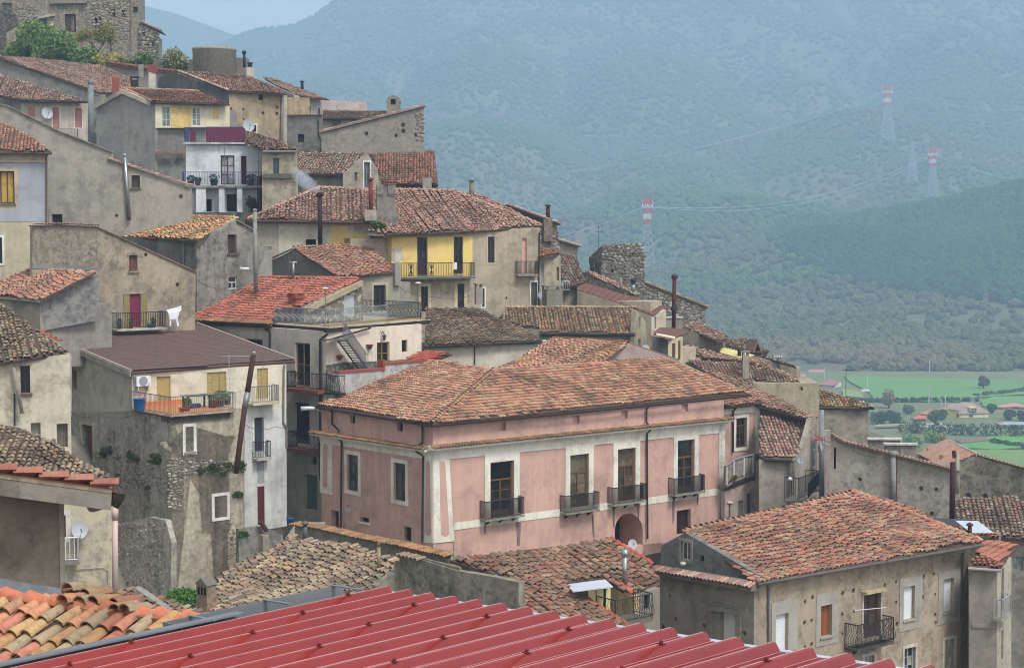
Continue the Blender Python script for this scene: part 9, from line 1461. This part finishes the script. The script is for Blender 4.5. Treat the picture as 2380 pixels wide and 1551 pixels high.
def pylons():
 G, Rd, Wh = flat('9a9ea2', .6, .2), flat('c0403c', .6), flat('d8d8d6', .6); ends = {}
 def pylon(u, vb, vt, d, hw, label, kind):
  p = at(u, vb, d); H = vz(p, vt) - p.z; s = d / F; o = thing('power_pylon', label, 'pylon', p, 'lattice pylons on the mountain'); w0, w1 = hw * s, hw * s * .42; r = .3 * d / 1000
  def cor(t, w): return [p + Vector((a * w, b * w, H * t)) for a, b in ((-1, -1), (1, -1), (1, 1), (-1, 1))]
  def seg(t0, t1, wa, wb, mt, nm, n=3):
   m = MB()
   for k in range(n):
    a, b = t0 + (t1 - t0) * k / n, t0 + (t1 - t0) * (k + 1) / n; A, B = cor(a, wa + (wb - wa) * k / n), cor(b, wa + (wb - wa) * (k + 1) / n)
    for i in range(4): j = (i + 1) % 4; m.tube([A[i], B[i]], r, 4); m.tube([A[i], B[j]], r * .7, 4); m.tube([A[j], B[i]], r * .7, 4); m.tube([B[i], B[j]], r * .7, 4)
   m.build(nm, mt, o)
  if kind == 'red':
   seg(-.03, .62, w0, w1, G, 'leg_frame', 6); seg(.62, .7, w1, w1, Rd, 'painted_band', 2); seg(.7, .78, w1, w1 * 1.05, Wh, 'painted_band', 2); seg(.78, .86, w1 * 1.05, w1 * 1.1, Rd, 'painted_band', 2)
   m = MB(); t = .86
   for a in (-1, 1): m.tube([p + Vector((a * w1, 0, H * .86)), p + Vector((a * w1 * 1.7, 0, H * .93))], r, 4); m.tube([p + Vector((a * w1 * 1.7, 0, H * .93)), p + Vector((a * w1 * 1.8, 0, H))], r, 4); m.tube([p + Vector((a * w1 * .5, 0, H * .86)), p + Vector((a * w1 * .6, 0, H * .94))], r, 4)
   m.build('fork', Wh, o); m = MB()
   for z in (.93, .96, 1.0): m.tube([p + Vector((-w1 * 1.9, 0, H * z)), p + Vector((w1 * 1.9, 0, H * z))], r * 1.2, 4)
   for k in range(8): x0 = -1.9 + k * .475; m.tube([p + Vector((w1 * x0, 0, H * .93)), p + Vector((w1 * (x0 + .475), 0, H))], r, 4)
   m.build('crossarm', Rd, o)
   for a in (-1, 0, 1): m = MB(); q = p + Vector((a * w1 * 1.6, 0, H * .93)); m.tube([q, q - Vector((0, 0, H * .05))], r, 5); m.build('insulator', Wh, o)
  else:
   seg(0, 1, w0, .4, G, 'leg_frame', 9); m = MB()
   for z, L in ((.86, 1.2), (.74, -1.2), (.66, 1.2)): m.tube([p + Vector((0, 0, H * z)), p + Vector((L * w0, 0, H * z))], r, 4)
   m.build('crossarm', G, o)
  return p, H, w1
 a = pylon(2060, 328, 200, 2160, 16, 'red and white pylon highest on the mountainside', 'red'); b = pylon(2165, 455, 347, 1850, 14, 'red and white pylon rising behind the rounded foothill', 'red'); c = pylon(2118, 420, 328, 1900, 11, 'plain grey pylon next to the foothill pylon', 'grey'); d = pylon(1503, 620, 462, 1280, 17, 'red and white pylon behind the broken stone tower', 'red')
 wm = flat('b4bcc2', .5)
 def line(label, P, q):
  A, B = P; o = []; n = 14
  for k in range(n + 1): t = k / n; o.append(A.lerp(B, t) - Vector((0, 0, q * 4 * t * (1 - t))))
  m = MB(); m.tube(o, .16, 4); tag(m.build('power_line', wm), label, 'cable', 'cables between the pylons')
 T = lambda k, x: k[0] + Vector((x * k[2] * 1.6, 0, k[1] * .88)); L0 = at(900, 440, 2100); R0 = at(2500, 245, 2250); R1 = at(2500, 415, 1900); L1 = at(1180, 560, 1300)
 line('upper cable from the highest pylon across the mountain towards the town', (L0, T(a, -1)), 25); line('second cable from the highest pylon towards the town', (L0 + Vector((0, 0, 4)), T(a, 1)), 25); line('cable from the highest pylon out of the right frame edge', (T(a, 1), R0), 12); line('cable between the foothill pylon and the stone tower pylon', (T(d, 1), T(b, -1)), 18); line('lower cable between the foothill pylon and the stone tower pylon', (T(d, 0), T(b, 0)), 22); line('cable from the foothill pylon out of the right frame edge', (T(b, 1), R1), 12); line('cable from the stone tower pylon down behind the roofs', (L1, T(d, -1)), 6)
pylons()
def haze():
 m = bpy.data.materials.new('valley_haze'); m.use_nodes = True; t = m.node_tree; t.nodes.clear(); o = t.nodes.new('ShaderNodeOutputMaterial'); v = t.nodes.new('ShaderNodeVolumePrincipled')
 v.inputs['Color'].default_value = (.50, .715, .95, 1); v.inputs['Density'].default_value = .00042; v.inputs['Anisotropy'].default_value = 0.0; t.links.new(v.outputs[0], o.inputs['Volume'])
 b = MB(); b.box(Vector((-3700, -270, -95)), Vector((7400, 0, 0)), Vector((0, 4380, 0)), Vector((0, 0, 760))); h = b.build('haze', m); tag(h, 'pale blue haze filling the valley air', 'haze', kind='stuff')
haze()

# ================================================================== cables strung along and between the houses
def cables():
 bk = flat('3a3a3c', .7)
 for k, (P, lb) in enumerate((([(163, 956, 91.5), (230, 960, 93), (310, 962, 93)], 'black cable sagging along the wall under the brown-roofed house'), ([(566, 985, 93), (640, 990, 99), (690, 975, 103)], 'wire crossing from the rusty flue to the terrace house'), ([(455, 650, 110), (530, 668, 113), (596, 640, 116)], 'wire sagging below the ochre-roofed house'), ([(1050, 1290, 80), (1052, 1330, 74), (1053, 1262, 74)], 'thin antenna wire before the palazzo corner'), ([(1880, 1000, 106), (1960, 1030, 101), (2040, 1060, 99)], 'wire from the fat flue to the grey gable house'), ([(925, 665, 124), (1010, 690, 124), (1110, 680, 125)], 'washing wire under the yellow house balcony'), ([(430, 1400, 75), (560, 1345, 78), (640, 1290, 84)], 'thin cable across the foot of the ruined wall'), ([(610, 330, 134), (700, 330, 146), (750, 320, 151)], 'wire between the blue rails and the grey parapet'))):
  q = [at(*p) for p in P]; o = []
  for i in range(len(q) - 1):
   for j in range(5): t = j / 5; o.append(q[i].lerp(q[i + 1], t) - Vector((0, 0, .25 * t * (1 - t) * 4)))
  m = MB(); m.tube(o + [q[-1]], .014, 4); tag(m.build('cable', bk), lb, 'cable', 'cables in the town')
cables()
